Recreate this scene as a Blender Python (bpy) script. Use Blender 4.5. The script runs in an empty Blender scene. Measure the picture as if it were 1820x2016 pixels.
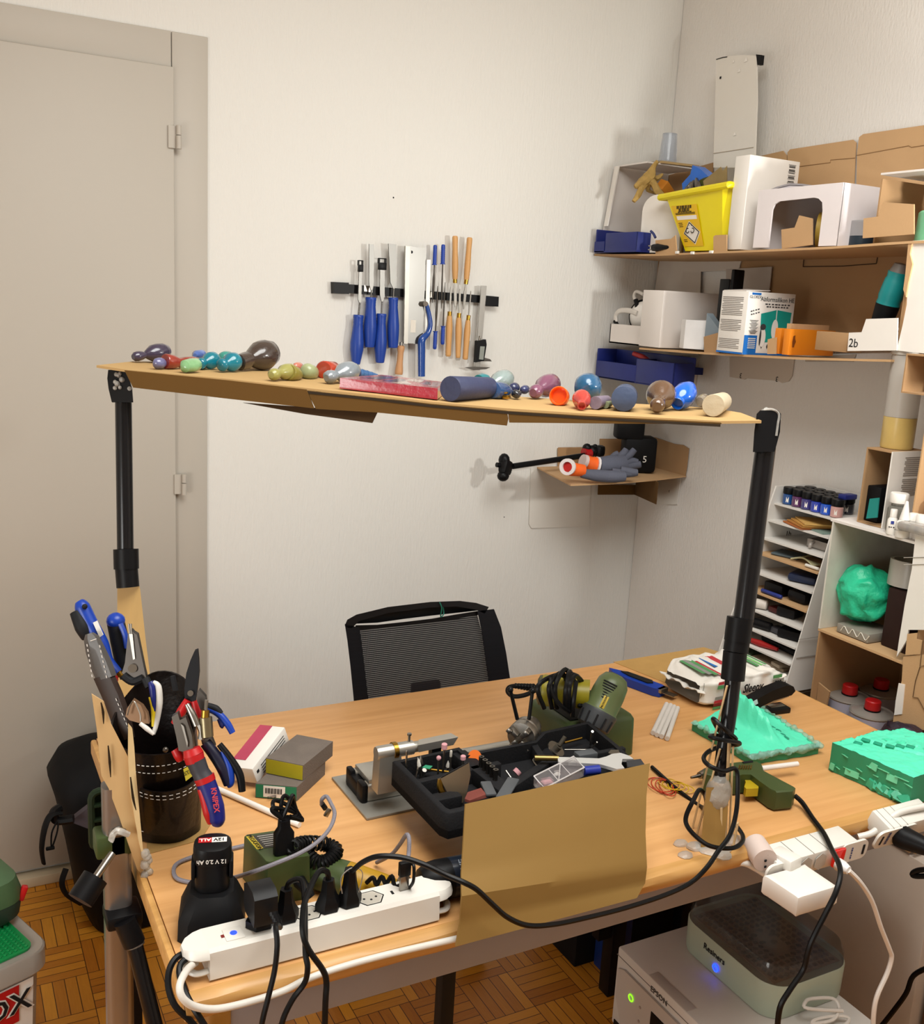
import bpy, bmesh, math, random
from mathutils import Vector as V, Matrix, Euler, noise
random.seed(7)
S = bpy.context.scene; C = S.collection
R_ = math.radians
# ---------------------------------------------------------------- camera
FPX = 1980.0; EYE = V((0, 0, 1.53))
def _rot(a, b, c):
    B = Matrix(((1,0,0),(0,0,-1),(0,1,0)))
    Rz = Matrix(((math.cos(a),math.sin(a),0),(-math.sin(a),math.cos(a),0),(0,0,1)))
    Rx = Matrix(((1,0,0),(0,math.cos(b),-math.sin(b)),(0,math.sin(b),math.cos(b))))
    Rr = Matrix(((math.cos(c),-math.sin(c),0),(math.sin(c),math.cos(c),0),(0,0,1)))
    return Rr @ Rx @ B @ Rz
RC = _rot(-0.49249, 0.20898, 0.05527)
cam = bpy.data.cameras.new('camera'); co = bpy.data.objects.new('camera', cam); C.objects.link(co)
cam.sensor_fit = 'HORIZONTAL'; cam.sensor_width = 36; cam.lens = 36*FPX/1820; cam.clip_start = .02
M3 = Matrix((RC[0], -RC[1], -RC[2])).transposed()
co.matrix_world = Matrix.Translation(EYE) @ M3.to_4x4()
S.camera = co
# ---------------------------------------------------------------- light
S.view_settings.view_transform = 'Standard'; S.view_settings.look = 'None'
S.view_settings.exposure = -0.40; S.view_settings.gamma = 1.0
w = bpy.data.worlds.new('world'); S.world = w; w.use_nodes = True
w.node_tree.nodes['Background'].inputs[0].default_value = (1, .93, .84, 1)
w.node_tree.nodes['Background'].inputs[1].default_value = .05
def lamp(name, loc, aim, size, power, col):
    l = bpy.data.lights.new(name, 'AREA'); l.shape = 'DISK'; l.size = size; l.energy = power; l.color = col
    o = bpy.data.objects.new(name, l); C.objects.link(o); o.location = loc
    o.rotation_euler = (V(aim)-V(loc)).to_track_quat('-Z', 'Y').to_euler(); return o
lamp('floor_lamp_light', (1.72, .62, 1.62), (1.35, 2.5, 1.80), .09, 5.6, (.99, .985, .94)).data.spread = R_(105)
lamp('ceiling_panel_light', (.72, .60, 2.66), (.72, .6001, 0), 1.5, 76, (.975, .985, .955))
lamp('left_fill_light', (-1.05, .60, 1.0), (.1, 2.5, .4), .7, 17, (.975, .985, .955))  # soft fill added out of view at left to brighten the lower door

def at(x, y, X=None, Y=None, Z=None, D=None, P=None):
    """the point of the place seen at photo pixel (x, y) on a known plane"""
    r = RC.transposed() @ V(((x-910)/FPX, (y-1008)/FPX, 1))
    if X is not None: t = X/r.x
    elif Y is not None: t = Y/r.y
    elif Z is not None: t = (Z-EYE.z)/r.z
    elif P is not None: t = (P[0]-EYE).dot(P[1])/r.dot(P[1])
    else: t = D
    return EYE + r*t
def dep(p): return (RC @ (p-EYE)).z
def mpp(p): return dep(p)/FPX            # metres per photo pixel at p
# ---------------------------------------------------------------- materials
def lin(c):
    if isinstance(c, str):
        c = c.lstrip('#'); c = [int(c[i:i+2], 16)/255 for i in (0, 2, 4)]
    return tuple(((x+.055)/1.055)**2.4 if x > .04045 else x/12.92 for x in c)+(1,)
_mc = {}
def mat(c, rough=.5, metal=0, var=.12, scale=30, bump=0, bscale=200, trans=0, alpha=1, coat=0, emit=0, sss=0, stretch=None, ior=1.45):
    key = (str(c), rough, metal, var, scale, bump, bscale, trans, alpha, coat, emit, sss, stretch)
    if key in _mc: return _mc[key]
    m = bpy.data.materials.new('surface'); m.use_nodes = True
    n = m.node_tree.nodes; L = m.node_tree.links; b = n['Principled BSDF']
    col = lin(c)
    tc = n.new('ShaderNodeTexCoord'); mp = n.new('ShaderNodeMapping'); L.new(tc.outputs['Object'], mp.inputs[0])
    if stretch: mp.inputs['Scale'].default_value = stretch
    nz = n.new('ShaderNodeTexNoise'); nz.inputs['Scale'].default_value = scale; nz.inputs['Detail'].default_value = 4
    L.new(mp.outputs[0], nz.inputs['Vector'])
    mx = n.new('ShaderNodeMix'); mx.data_type = 'RGBA'
    mx.inputs[6].default_value = tuple(x*(1-var) for x in col[:3])+(1,)
    mx.inputs[7].default_value = tuple(min(1, x*(1+var)) for x in col[:3])+(1,)
    L.new(nz.outputs[0], mx.inputs[0]); L.new(mx.outputs[2], b.inputs['Base Color'])
    b.inputs['Roughness'].default_value = rough; b.inputs['Metallic'].default_value = metal
    b.inputs['Alpha'].default_value = alpha; b.inputs['Transmission Weight'].default_value = trans; b.inputs['IOR'].default_value = ior
    if max(col[:3]) < .025 and not metal: b.inputs['Specular IOR Level'].default_value = .22
    b.inputs['Coat Weight'].default_value = coat; b.inputs['Coat Roughness'].default_value = .12
    if sss:
        b.inputs['Subsurface Weight'].default_value = sss; b.inputs['Subsurface Radius'].default_value = (.01, .01, .01); b.inputs['Subsurface Scale'].default_value = 1
    if emit:
        b.inputs['Emission Color'].default_value = col; b.inputs['Emission Strength'].default_value = emit
    if bump:
        n2 = n.new('ShaderNodeTexNoise'); n2.inputs['Scale'].default_value = bscale; n2.inputs['Detail'].default_value = 3
        L.new(mp.outputs[0], n2.inputs['Vector'])
        bp = n.new('ShaderNodeBump'); bp.inputs['Strength'].default_value = bump; bp.inputs['Distance'].default_value = .004
        L.new(n2.outputs[0], bp.inputs['Height']); L.new(bp.outputs[0], b.inputs['Normal'])
    _mc[key] = m; return m
# ---------------------------------------------------------------- mesh building
class B:
    def __init__(s, T=None): s.v = []; s.f = []; s.m = []; s.k = 0; s.T = T or Matrix()
    def mt(s, k): s.k = k; return s
    def add(s, vs, fs):
        o = len(s.v); s.v += [s.T @ V(p) for p in vs]
        for f in fs: s.f.append([o+i for i in f]); s.m.append(s.k)
        return s
    def bm(s, bm, M=None):
        bm.verts.index_update()
        s.add([(M @ v.co if M else v.co.copy()) for v in bm.verts], [[v.index for v in f.verts] for f in bm.faces]); bm.free(); return s
    def box(s, c, size, rot=None, bev=0, seg=2):
        bm = bmesh.new(); bmesh.ops.create_cube(bm, size=1)
        for v in bm.verts: v.co = V((v.co.x*size[0], v.co.y*size[1], v.co.z*size[2]))
        if bev: bmesh.ops.bevel(bm, geom=bm.edges[:], offset=min(bev, min(size)*.49), segments=seg, profile=.5, affect='EDGES')
        M = Matrix.Translation(V(c)) @ (_r(rot).to_4x4() if rot is not None else Matrix())
        return s.bm(bm, M)
    def ring(s, c, x, y, r, n): return [c + x*(r*math.cos(2*math.pi*i/n)) + y*(r*math.sin(2*math.pi*i/n)) for i in range(n)]
    def lathe(s, prof, p0, ax, n=20, caps=True, sx=1):
        """prof: (radius, distance along ax)"""
        ax = V(ax).normalized(); x, y = _perp(ax); vs = []; p0 = V(p0)
        for r, h in prof: vs += s.ring(p0+ax*h, x*sx, y, max(r, 1e-5), n)
        fs = [[i*n+j, i*n+(j+1) % n, (i+1)*n+(j+1) % n, (i+1)*n+j] for i in range(len(prof)-1) for j in range(n)]
        if caps: fs += [list(range(n))[::-1], [(len(prof)-1)*n+j for j in range(n)]]
        return s.add(vs, fs)
    def cyl(s, p0, p1, r, r1=None, n=16, sx=1):
        p0 = V(p0); p1 = V(p1); return s.lathe([(r, 0), (r if r1 is None else r1, (p1-p0).length)], p0, p1-p0, n, True, sx)
    def sph(s, c, r, n=16, rot=None):
        if not hasattr(r, '__len__'): r = (r, r, r)
        bm = bmesh.new(); bmesh.ops.create_uvsphere(bm, u_segments=n, v_segments=max(6, n//2), radius=1)
        M = Matrix.Translation(V(c)) @ (_r(rot).to_4x4() if rot is not None else Matrix()) @ Matrix.Diagonal((r[0], r[1], r[2], 1))
        return s.bm(bm, M)
    def tube(s, pts, r, n=8, res=5, closed=False, sm=True, flat=1):
        pts = [V(p) for p in pts]
        rr = list(r) if hasattr(r, '__len__') else [r]*len(pts)
        if sm and len(pts) > 2: pts, rr = _cr(pts, rr, res, closed)
        m = len(pts); vs = []; x = None
        for i, p in enumerate(pts):
            a = pts[(i+1) % m] if (closed or i < m-1) else p; b = pts[i-1] if (closed or i > 0) else p
            t = (a-b).normalized()
            if x is None: x, y = _perp(t)
            x = (x - t*x.dot(t)).normalized(); y = t.cross(x)
            vs += s.ring(p, x, y*flat, rr[i], n)
        fs = [[i*n+j, i*n+(j+1) % n, ((i+1) % m)*n+(j+1) % n, ((i+1) % m)*n+j] for i in range(m if closed else m-1) for j in range(n)]
        if not closed: fs += [list(range(n))[::-1], [(m-1)*n+j for j in range(n)]]
        return s.add(vs, fs)
    def prism(s, poly, ext):
        """planar polygon (3-D points) pushed along ext"""
        poly = [V(p) for p in poly]; ext = V(ext); n = len(poly)
        return s.add(poly+[p+ext for p in poly], [list(range(n))[::-1], [n+i for i in range(n)]]+[[i, (i+1) % n, n+(i+1) % n, n+i] for i in range(n)])
    def loft(s, rings, caps=True, closed=True):
        n = len(rings[0]); vs = [p for r in rings for p in r]; k = n if closed else n-1
        fs = [[i*n+j, i*n+(j+1) % n, (i+1)*n+(j+1) % n, (i+1)*n+j] for i in range(len(rings)-1) for j in range(k)]
        if caps: fs += [list(range(n))[::-1], [(len(rings)-1)*n+j for j in range(n)]]
        return s.add(vs, fs)
    def grid(s, fn, nu, nv, t=0):
        """sheet fn(u,v)->point, thickness t along its normal"""
        P = [[V(fn(i/nu, j/nv)) for j in range(nv+1)] for i in range(nu+1)]
        vs = [p for r in P for p in r]; q = nv+1
        fs = [[i*q+j, (i+1)*q+j, (i+1)*q+j+1, i*q+j+1] for i in range(nu) for j in range(nv)]
        if t:
            N = []
            for i in range(nu+1):
                for j in range(nv+1):
                    a = P[min(i+1, nu)][j]-P[max(i-1, 0)][j]; b = P[i][min(j+1, nv)]-P[i][max(j-1, 0)]
                    c = a.cross(b); N.append(c.normalized() if c.length > 1e-12 else V((0, 0, 1)))
            o = len(vs); vs = vs+[p-nn*t for p, nn in zip(vs, N)]
            fs += [[o+k for k in f][::-1] for f in fs]
            bd = [i*q for i in range(nu+1)]+[nu*q+j for j in range(1, q)]+[i*q+nv for i in range(nu-1, -1, -1)]+[j for j in range(nv-1, 0, -1)]
            fs += [[bd[k-1], bd[k], o+bd[k], o+bd[k-1]] for k in range(len(bd))]
        return s.add(vs, fs)
    def quad(s, a, b, c, d): return s.add([a, b, c, d], [[0, 1, 2, 3]])
    def text(s, body, size, o, xd, yd, ext=.0002, shear=0, align='CENTER', bold=0, sx=1):
        cu = bpy.data.curves.new('t', 'FONT'); cu.body = body; cu.size = size; cu.align_x = align; cu.align_y = 'CENTER'
        cu.extrude = ext; cu.shear = shear; cu.resolution_u = 2; cu.offset = bold
        ob = bpy.data.objects.new('t', cu); C.objects.link(ob)
        me = bpy.data.meshes.new_from_object(ob.evaluated_get(bpy.context.evaluated_depsgraph_get()))
        xd = V(xd).normalized(); yd = (V(yd)-xd*V(yd).dot(xd)).normalized(); z = xd.cross(yd)
        s.add([V(o)+xd*(v.co.x*sx)+yd*v.co.y+z*v.co.z for v in me.vertices], [list(p.vertices) for p in me.polygons])
        bpy.data.objects.remove(ob); bpy.data.curves.remove(cu); bpy.data.meshes.remove(me); return s
    def line(s, o, xd, yd, w, h, n=6):
        """a line of print too small to read: short dashes"""
        xd = V(xd).normalized(); yd = (V(yd)-xd*V(yd).dot(xd)).normalized(); x = -w/2
        for k in range(n):
            l = w/n*(.55+.35*((k*7+3) % 5)/5); p = V(o)+xd*x
            s.add([p-yd*h/2, p+xd*l-yd*h/2, p+xd*l+yd*h/2, p+yd*h/2], [[0, 1, 2, 3]]); x += w/n
        return s
    def noise(s, amp, sc, lo=0):
        for i in range(lo, len(s.v)):
            p = s.v[i]; s.v[i] = p+noise.noise_vector(p*sc)*amp
        return s
def _r(rot):
    if isinstance(rot, Matrix): return rot.to_3x3()
    return Euler([R_(a) for a in rot]).to_matrix()
def _perp(a):
    a = V(a).normalized(); h = V((0, 0, 1)) if abs(a.z) < .9 else V((1, 0, 0))
    x = a.cross(h).normalized(); return x, a.cross(x).normalized()
def _cr(P, rr, res, closed):
    out = []; ro = []; m = len(P)
    for i in range(m if closed else m-1):
        g = lambda k: P[k % m] if closed else P[max(0, min(m-1, k))]
        p0, p1, p2, p3 = g(i-1), g(i), g(i+1), g(i+2)
        for k in range(res):
            t = k/res
            out.append(.5*((2*p1)+(p2-p0)*t+(2*p0-5*p1+4*p2-p3)*t*t+(3*p1-p0-3*p2+p3)*t**3))
            ro.append(rr[i]*(1-t)+rr[(i+1) % m]*t)
    if not closed: out.append(P[-1]); ro.append(rr[-1])
    return out, ro
WL = {}
def tag(o, label, cat, group=None):
    o['label'] = label; o['category'] = cat
    if group: o['group'] = group
    return o
def build(bb, name, mats, parent=None, org=None, ang=38):
    if not isinstance(mats, (list, tuple)): mats = [mats]
    vs = bb.v
    if parent is not None: o0 = WL[parent]
    elif org is not None: o0 = V(org)
    else:
        o0 = V(((min(p.x for p in vs)+max(p.x for p in vs))/2, (min(p.y for p in vs)+max(p.y for p in vs))/2, min(p.z for p in vs)))
    me = bpy.data.meshes.new(name); me.from_pydata([p-o0 for p in vs], [], bb.f)
    for m in mats: me.materials.append(m)
    me.polygons.foreach_set('material_index', bb.m); me.update()
    b2 = bmesh.new(); b2.from_mesh(me); bmesh.ops.recalc_face_normals(b2, faces=b2.faces); b2.to_mesh(me); b2.free()
    me.polygons.foreach_set('use_smooth', [True]*len(me.polygons)); me.set_sharp_from_angle(angle=R_(ang))
    o = bpy.data.objects.new(name, me); C.objects.link(o)
    if parent is not None: o.parent = parent
    else: o.location = o0
    WL[o] = o0; return o
def thing(name, label, cat, loc, group=None):
    o = bpy.data.objects.new(name, None); C.objects.link(o); o.location = V(loc); o.empty_display_size = .02
    WL[o] = V(loc); return tag(o, label, cat, group)
def solo(bb, name, mats, label, cat, group=None, ang=38): return tag(build(bb, name, mats, ang=ang), label, cat, group)
def struct(bb, name, mats, parent=None):
    o = build(bb, name, mats, parent)
    if parent is None: o['kind'] = 'structure'
    return o
def frame(a, b, Z, up=V((0, 0, 1))):
    """frame on the level Z: origin at pixel a, x towards pixel b"""
    p = at(*a, Z=Z); q = at(*b, Z=Z); return axes(p, q-p, up), (q-p).length
def axes(o, x, z=V((0, 0, 1))):
    z = V(z).normalized(); x = V(x); x = (x-z*x.dot(z)).normalized(); y = z.cross(x)
    M = Matrix((x, y, z)).transposed().to_4x4(); M.translation = o; return M
def rr2(w, h, r, n=4, cx=0, cy=0):
    """rounded rectangle outline in 2-D"""
    out = []
    for sx, sy, a0 in ((1, 1, 0), (-1, 1, 90), (-1, -1, 180), (1, -1, 270)):
        for k in range(n+1):
            a = R_(a0+90*k/n); out.append((cx+sx*(w/2-r)+r*math.cos(a), cy+sy*(h/2-r)+r*math.sin(a)))
    return out
BLACK = mat('#0c0c0e', .42, var=.2); BLACKM = mat('#09090b', .6, var=.2); RUBBER = mat('#101012', .55)
STEEL = mat('#9a968f', .32, 1, var=.1); DSTEEL = mat('#6b6762', .35, 1); BRASS = mat('#b08a3a', .3, 1)
CARD = mat('#bf9a70', .85, var=.06, scale=12, bump=.08, bscale=300); CARD2 = mat('#a5825c', .88, var=.07, scale=10, bump=.08, bscale=300)
WHITEC = mat('#dcd5cf', .75, var=.03, scale=10); WHITE = mat('#e6e1da', .4, var=.03); GLUE = mat('#d8d4cc', .3, var=.1, trans=.5, alpha=.75, bump=.4, bscale=120)
BLUEH = mat('#1c3f96', .38, var=.1); REDP = mat('#b3161a', .38, var=.1); PROX = mat('#3c4a26', .42, var=.08); OLIVE = mat('#8f8322', .42, var=.08)
WOODH = mat('#c9985f', .45, var=.14, scale=14, stretch=(4, 4, .5)); CABLE = mat('#0d0d0e', .38)
INK = mat('#1c1c1e', .6, var=0)
# ================================================================ the room
DW = 2.5617; XW = 2.02
def wallmat(col, stretch):
    m = bpy.data.materials.new('textured wallpaper'); m.use_nodes = True; n = m.node_tree.nodes; L = m.node_tree.links; b = n['Principled BSDF']
    tc = n.new('ShaderNodeTexCoord'); mp = n.new('ShaderNodeMapping'); mp.inputs['Scale'].default_value = stretch; L.new(tc.outputs['Object'], mp.inputs[0])
    nz = n.new('ShaderNodeTexNoise'); nz.inputs['Scale'].default_value = 1; nz.inputs['Detail'].default_value = 4; nz.inputs['Roughness'].default_value = .6; L.new(mp.outputs[0], nz.inputs['Vector'])
    bp = n.new('ShaderNodeBump'); bp.inputs['Strength'].default_value = .55; bp.inputs['Distance'].default_value = .003
    L.new(nz.outputs[0], bp.inputs['Height']); L.new(bp.outputs[0], b.inputs['Normal'])
    n3 = n.new('ShaderNodeTexNoise'); n3.inputs['Scale'].default_value = 1.4; n3.inputs['Detail'].default_value = 2; L.new(tc.outputs['Object'], n3.inputs['Vector'])
    c = lin(col); mx = n.new('ShaderNodeMix'); mx.data_type = 'RGBA'
    mx.inputs[6].default_value = (c[0]*.965, c[1]*.96, c[2]*.945, 1); mx.inputs[7].default_value = c; L.new(n3.outputs[0], mx.inputs[0]); L.new(mx.outputs[2], b.inputs['Base Color'])
    b.inputs['Roughness'].default_value = .75; return m
WALL = wallmat('#dddbd6', (170, 170, 34)); WALLR = wallmat('#dfdbd6', (170, 170, 60))
DOORM = mat('#b3aca1', .5, var=.02, scale=3); 
def parquet():
    m = bpy.data.materials.new('mosaic parquet'); m.use_nodes = True; n = m.node_tree.nodes; L = m.node_tree.links; b = n['Principled BSDF']
    def ma(op, a, c=None):
        q = n.new('ShaderNodeMath'); q.operation = op
        for i, x in enumerate((a, c)):
            if x is None: continue
            if isinstance(x, (int, float)): q.inputs[i].default_value = x
            else: L.new(x, q.inputs[i])
        return q.outputs[0]
    tc = n.new('ShaderNodeTexCoord'); sp = n.new('ShaderNodeSeparateXYZ'); L.new(tc.outputs['Object'], sp.inputs[0])
    T = .125; u = ma('DIVIDE', sp.outputs[0], T); v = ma('DIVIDE', sp.outputs[1], T); iu = ma('FLOOR', u); iv = ma('FLOOR', v); fu = ma('FRACT', u); fv = ma('FRACT', v)
    ck = ma('MODULO', ma('ABSOLUTE', ma('ADD', iu, iv)), 2); inv = ma('SUBTRACT', 1, ck)
    s_ = ma('ADD', ma('MULTIPLY', fu, ck), ma('MULTIPLY', fv, inv)); al = ma('ADD', ma('MULTIPLY', fv, ck), ma('MULTIPLY', fu, inv))
    s5 = ma('MULTIPLY', s_, 5); st = ma('FLOOR', s5); fs = ma('FRACT', s5)
    cb = n.new('ShaderNodeCombineXYZ'); L.new(iu, cb.inputs[0]); L.new(iv, cb.inputs[1]); L.new(st, cb.inputs[2])
    wn = n.new('ShaderNodeTexWhiteNoise'); L.new(cb.outputs[0], wn.inputs['Vector'])
    c2 = n.new('ShaderNodeCombineXYZ'); L.new(ma('ADD', ma('MULTIPLY', s_, 12), ma('MULTIPLY', wn.outputs[0], 40)), c2.inputs[0]); L.new(ma('MULTIPLY', al, 1.2), c2.inputs[1]); L.new(ma('ADD', iu, ma('MULTIPLY', iv, 7)), c2.inputs[2])
    nz = n.new('ShaderNodeTexNoise'); nz.inputs['Scale'].default_value = 2.5; nz.inputs['Detail'].default_value = 4; L.new(c2.outputs[0], nz.inputs['Vector'])
    f = ma('ADD', ma('MULTIPLY', wn.outputs[0], .7), ma('MULTIPLY', nz.outputs[0], .45))
    cr = n.new('ShaderNodeValToRGB'); e = cr.color_ramp.elements
    e[0].position = .1; e[0].color = lin('#ab6416'); e[1].position = .95; e[1].color = lin('#dd962c'); L.new(f, cr.inputs[0])
    ed = ma('MINIMUM', ma('MINIMUM', fs, ma('SUBTRACT', 1, fs)), ma('MULTIPLY', ma('MINIMUM', al, ma('SUBTRACT', 1, al)), 5))
    gap = ma('LESS_THAN', ed, .035)
    mx = n.new('ShaderNodeMix'); mx.data_type = 'RGBA'; L.new(gap, mx.inputs[0]); L.new(cr.outputs[0], mx.inputs[6]); mx.inputs[7].default_value = lin('#4a2808'); L.new(mx.outputs[2], b.inputs['Base Color'])
    b.inputs['Roughness'].default_value = .42; return m
struct(B().box((.5, .5, -.05), (4.2, 5, .1)), 'floor', parquet())
struct(B().box((.5, .5, 2.75), (4.2, 5, .1)), 'ceiling', mat('#e8e2d6', .8, var=.02))
struct(B().box((.5, DW+.06, 1.35), (4.2, .12, 2.7)), 'wall_back', WALL)
struct(B().box((XW+.06, .28, 1.35), (.12, 4.56, 2.7)), 'wall_right', WALLR)
struct(B().box((-1.46, .28, 1.35), (.12, 4.56, 2.7)), 'wall_left', WALL)
struct(B().box((.28, -1.96, 1.35), (3.36, .12, 2.7)), 'wall_front', WALL)
# door, its casing and hinges
xr = .6195; xl = .5395
b = B().box(((xl-.504)/2, DW-.004, 2.058), (xl+.496, .008, .082), bev=.0012); b.box((xr-.042+.002, DW-.004, 1.0495), (.084, .008, 2.099), bev=.002); b.box((-.45, DW-.004, 1.01), (.1, .008, 2.015))
d = struct(b, 'door_1', DOORM)
dl = build(B().box(((xl-.4)/2, DW-.010, 1.03), (xl+.4, .020, 1.98), bev=.003), 'door_leaf', DOORM, d)
for (x, y) in ((347, 266), (358, 951)):
    p = at(x, y, Y=DW-.03); build(B().cyl(p+V((.006, 0, -.03)), p+V((.006, 0, -.001)), .0065).cyl(p+V((.006, 0, .001)), p+V((.006, 0, .022)), .006).box(p+V((-.006, .008, -.004)), (.022, .006, .05)), 'hinge', DOORM, d)
struct(B().box((.1, DW-.02, .014), (1.0, .04, .028), bev=.004), 'trim_1', mat('#cbbb9f', .6))
struct(B().box(((xr+2.02)/2, DW-.008, .03), (2.02-xr, .016, .06), bev=.003), 'baseboard_back', DOORM)
b = B()
for (x, y, r) in ((775, 389, .0022), (993, 1018, .0018), (1420, 153, .001)): 
    p = at(x, y, Y=DW); b.sph((p.x, DW, p.z), (r, .001, r), 8)
build(b, 'nail_hole', INK, [o for o in C.objects if o.name == 'wall_back'][0])
# ================================================================ the desk
TZ = .75
def deskmat(c0, c1):
    m = bpy.data.materials.new('beech laminate'); m.use_nodes = True; n = m.node_tree.nodes; L = m.node_tree.links; b = n['Principled BSDF']
    tc = n.new('ShaderNodeTexCoord'); mp = n.new('ShaderNodeMapping'); mp.inputs['Scale'].default_value = (2.2, 38, 38); mp.inputs['Rotation'].default_value = (0, 0, .03); L.new(tc.outputs['Object'], mp.inputs[0])
    nz = n.new('ShaderNodeTexNoise'); nz.inputs['Scale'].default_value = 1.6; nz.inputs['Detail'].default_value = 6; nz.inputs['Distortion'].default_value = .5; L.new(mp.outputs[0], nz.inputs['Vector'])
    cr = n.new('ShaderNodeValToRGB'); e = cr.color_ramp.elements; e[0].position = .3; e[0].color = lin(c0); e[1].position = .72; e[1].color = lin(c1); L.new(nz.outputs[0], cr.inputs[0])
    n2 = n.new('ShaderNodeTexNoise'); n2.inputs['Scale'].default_value = 5; n2.inputs['Detail'].default_value = 3; L.new(tc.outputs['Object'], n2.inputs['Vector'])
    mx = n.new('ShaderNodeMix'); mx.data_type = 'RGBA'; mx.blend_type = 'MULTIPLY'; mx.inputs[0].default_value = .25; L.new(cr.outputs[0], mx.inputs[6]); L.new(n2.outputs[1], mx.inputs[7]); L.new(cr.outputs[0], b.inputs['Base Color'])
    b.inputs['Roughness'].default_value = .42; return m
DX0, DX1, DY0, DY1 = .226, 1.605, 1.007, 1.715
desk = thing('desk', 'long beech laminate work desk with worn rounded wooden front edge', 'desk', ((DX0+DX1)/2, (DY0+DY1)/2, 0))
build(B().box(((DX0+DX1)/2, (DY0+DY1)/2, TZ-.0125), (DX1-DX0, DY1-DY0, .025)), 'tabletop', deskmat('#c9945b', '#d9a56c'), desk)
lipm = deskmat('#b58648', '#cf9f60')
b = B(); prof = [(0, 0), (-.008, -.0005), (-.016, -.004), (-.02, -.012), (-.018, -.022), (-.012, -.029), (0, -.031)]
rings = []
for i in range(41):
    x = DX0-.008+(DX1-DX0+.012)*i/40
    rings.append([V((x, DY0+y*(1+.12*noise.noise(V((x*23, y*90, 0)))), TZ+z+.0012*noise.noise(V((x*31, z*60, 4))))) for y, z in prof])
b.loft(rings); build(b, 'front_edge', lipm, desk)
build(B().box((DX0-.005, (DY0+DY1)/2, TZ-.014), (.010, DY1-DY0, .028), bev=.004), 'side_edge', lipm, desk)
build(B().box((DX1+.003, (DY0+DY1)/2, TZ-.014), (.006, DY1-DY0, .028), bev=.003), 'side_edge', lipm, desk)
APR = mat('#8b8a8f', .5, var=.05, metal=.2)
b = B().box(((DX0+DX1)/2+.02, 1.045, .686), (DX1-DX0-.06, .022, .072), bev=.002); b.box(((DX0+DX1)/2, 1.68, .686), (DX1-DX0-.06, .02, .07)); b.box((DX0+.05, 1.36, .69), (.02, .62, .06)); b.box((DX1-.05, 1.36, .69), (.02, .62, .06))
build(b, 'apron', APR, desk)
build(B().cyl((.268, 1.052, 0), (.268, 1.052, .718), .022, n=24).box((.285, 1.05, .69), (.05, .03, .06)), 'leg', mat('#9a948d', .25, 1), desk)
for x, y, wd in ((.592, 1.075, .021), (1.309, 1.6, .036), (1.56, 1.66, .03), (.27, 1.66, .03)):
    build(B().box((x, y, .36), (wd, wd, .72), bev=.002), 'leg', BLACK, desk)
build(B().box((1.28, 1.6, .19), (.05, .025, .08)).box((1.30, 1.3, .66), (.03, .5, .03)), 'brace', BLACK, desk)
# ================================================================ poles and the cardboard shelf they carry
PA = V((.282, 1.737, 1.375)); PB = V((1.103, 1.111, 1.375)); PU = (PB-PA).normalized(); PN = V((PU.y, -PU.x, 0))
if PN.dot(EYE-PA) < 0: PN = -PN
def sp(x, y, off=0.0): return at(x, y, P=(PA+PN*off, PN))
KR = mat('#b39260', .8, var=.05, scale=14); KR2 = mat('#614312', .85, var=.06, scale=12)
TUBEM = mat('#111114', .22, .2)
# left pole
t = thing('support_pole', 'black tube pole with pale wooden foot at the left end of the shelf', 'pole', (.30, 1.64, TZ))
c0 = at(247, 1082, P=(V((.295, 1.68, 1)), PN)); top = at(243, 780, P=(PA, PN)); foot = V((.305, 1.64, TZ))
build(B().cyl(c0, top, .0135, n=20), 'tube', TUBEM, t)
b = B().tube([at(252, 1156, D=dep(c0)), at(249, 1118, D=dep(c0))], .0185, n=20).tube([at(249, 1120, D=dep(c0)), at(248, 1081, D=dep(c0))], .0205, n=20)
build(b, 'collar', BLACK, t)
jt = sp(238, 760); b = B().loft([[sp(x, y, o) for x, o in ((xa, .02), (xb, .025), (xb, -.02), (xa, -.02))] for y, xa, xb in ((728, 213, 250), (745, 211, 254), (765, 214, 261), (792, 221, 262))])
b.noise(.0015, 60); build(b, 'joint', BLACK, t)
b = B(); 
for k in range(9): b.sph(sp(225+random.random()*26, 733+random.random()*36, .025), .003+.002*random.random(), 6)
b.cyl(sp(255, 765, .024), sp(255, 765, .03), .0035); build(b, 'glue_blob', GLUE, t)
dd = dep(c0)+.01
b = B().loft([[at(x0, y, D=dd), at(x1, y, D=dd-.006), at(x1-3, y, D=dd+.03), at(x0+3, y, D=dd+.03)] for y, x0, x1 in ((1142, 232, 272), (1160, 231, 276), (1260, 231, 287), (1340, 232, 297))]+[[V((.26, 1.63, TZ)), V((.34, 1.62, TZ)), V((.34, 1.66, TZ)), V((.26, 1.66, TZ))]])
build(b, 'wooden_foot', mat('#b59359', .6, var=.1, scale=8, stretch=(8, 8, 1)), t)
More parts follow.
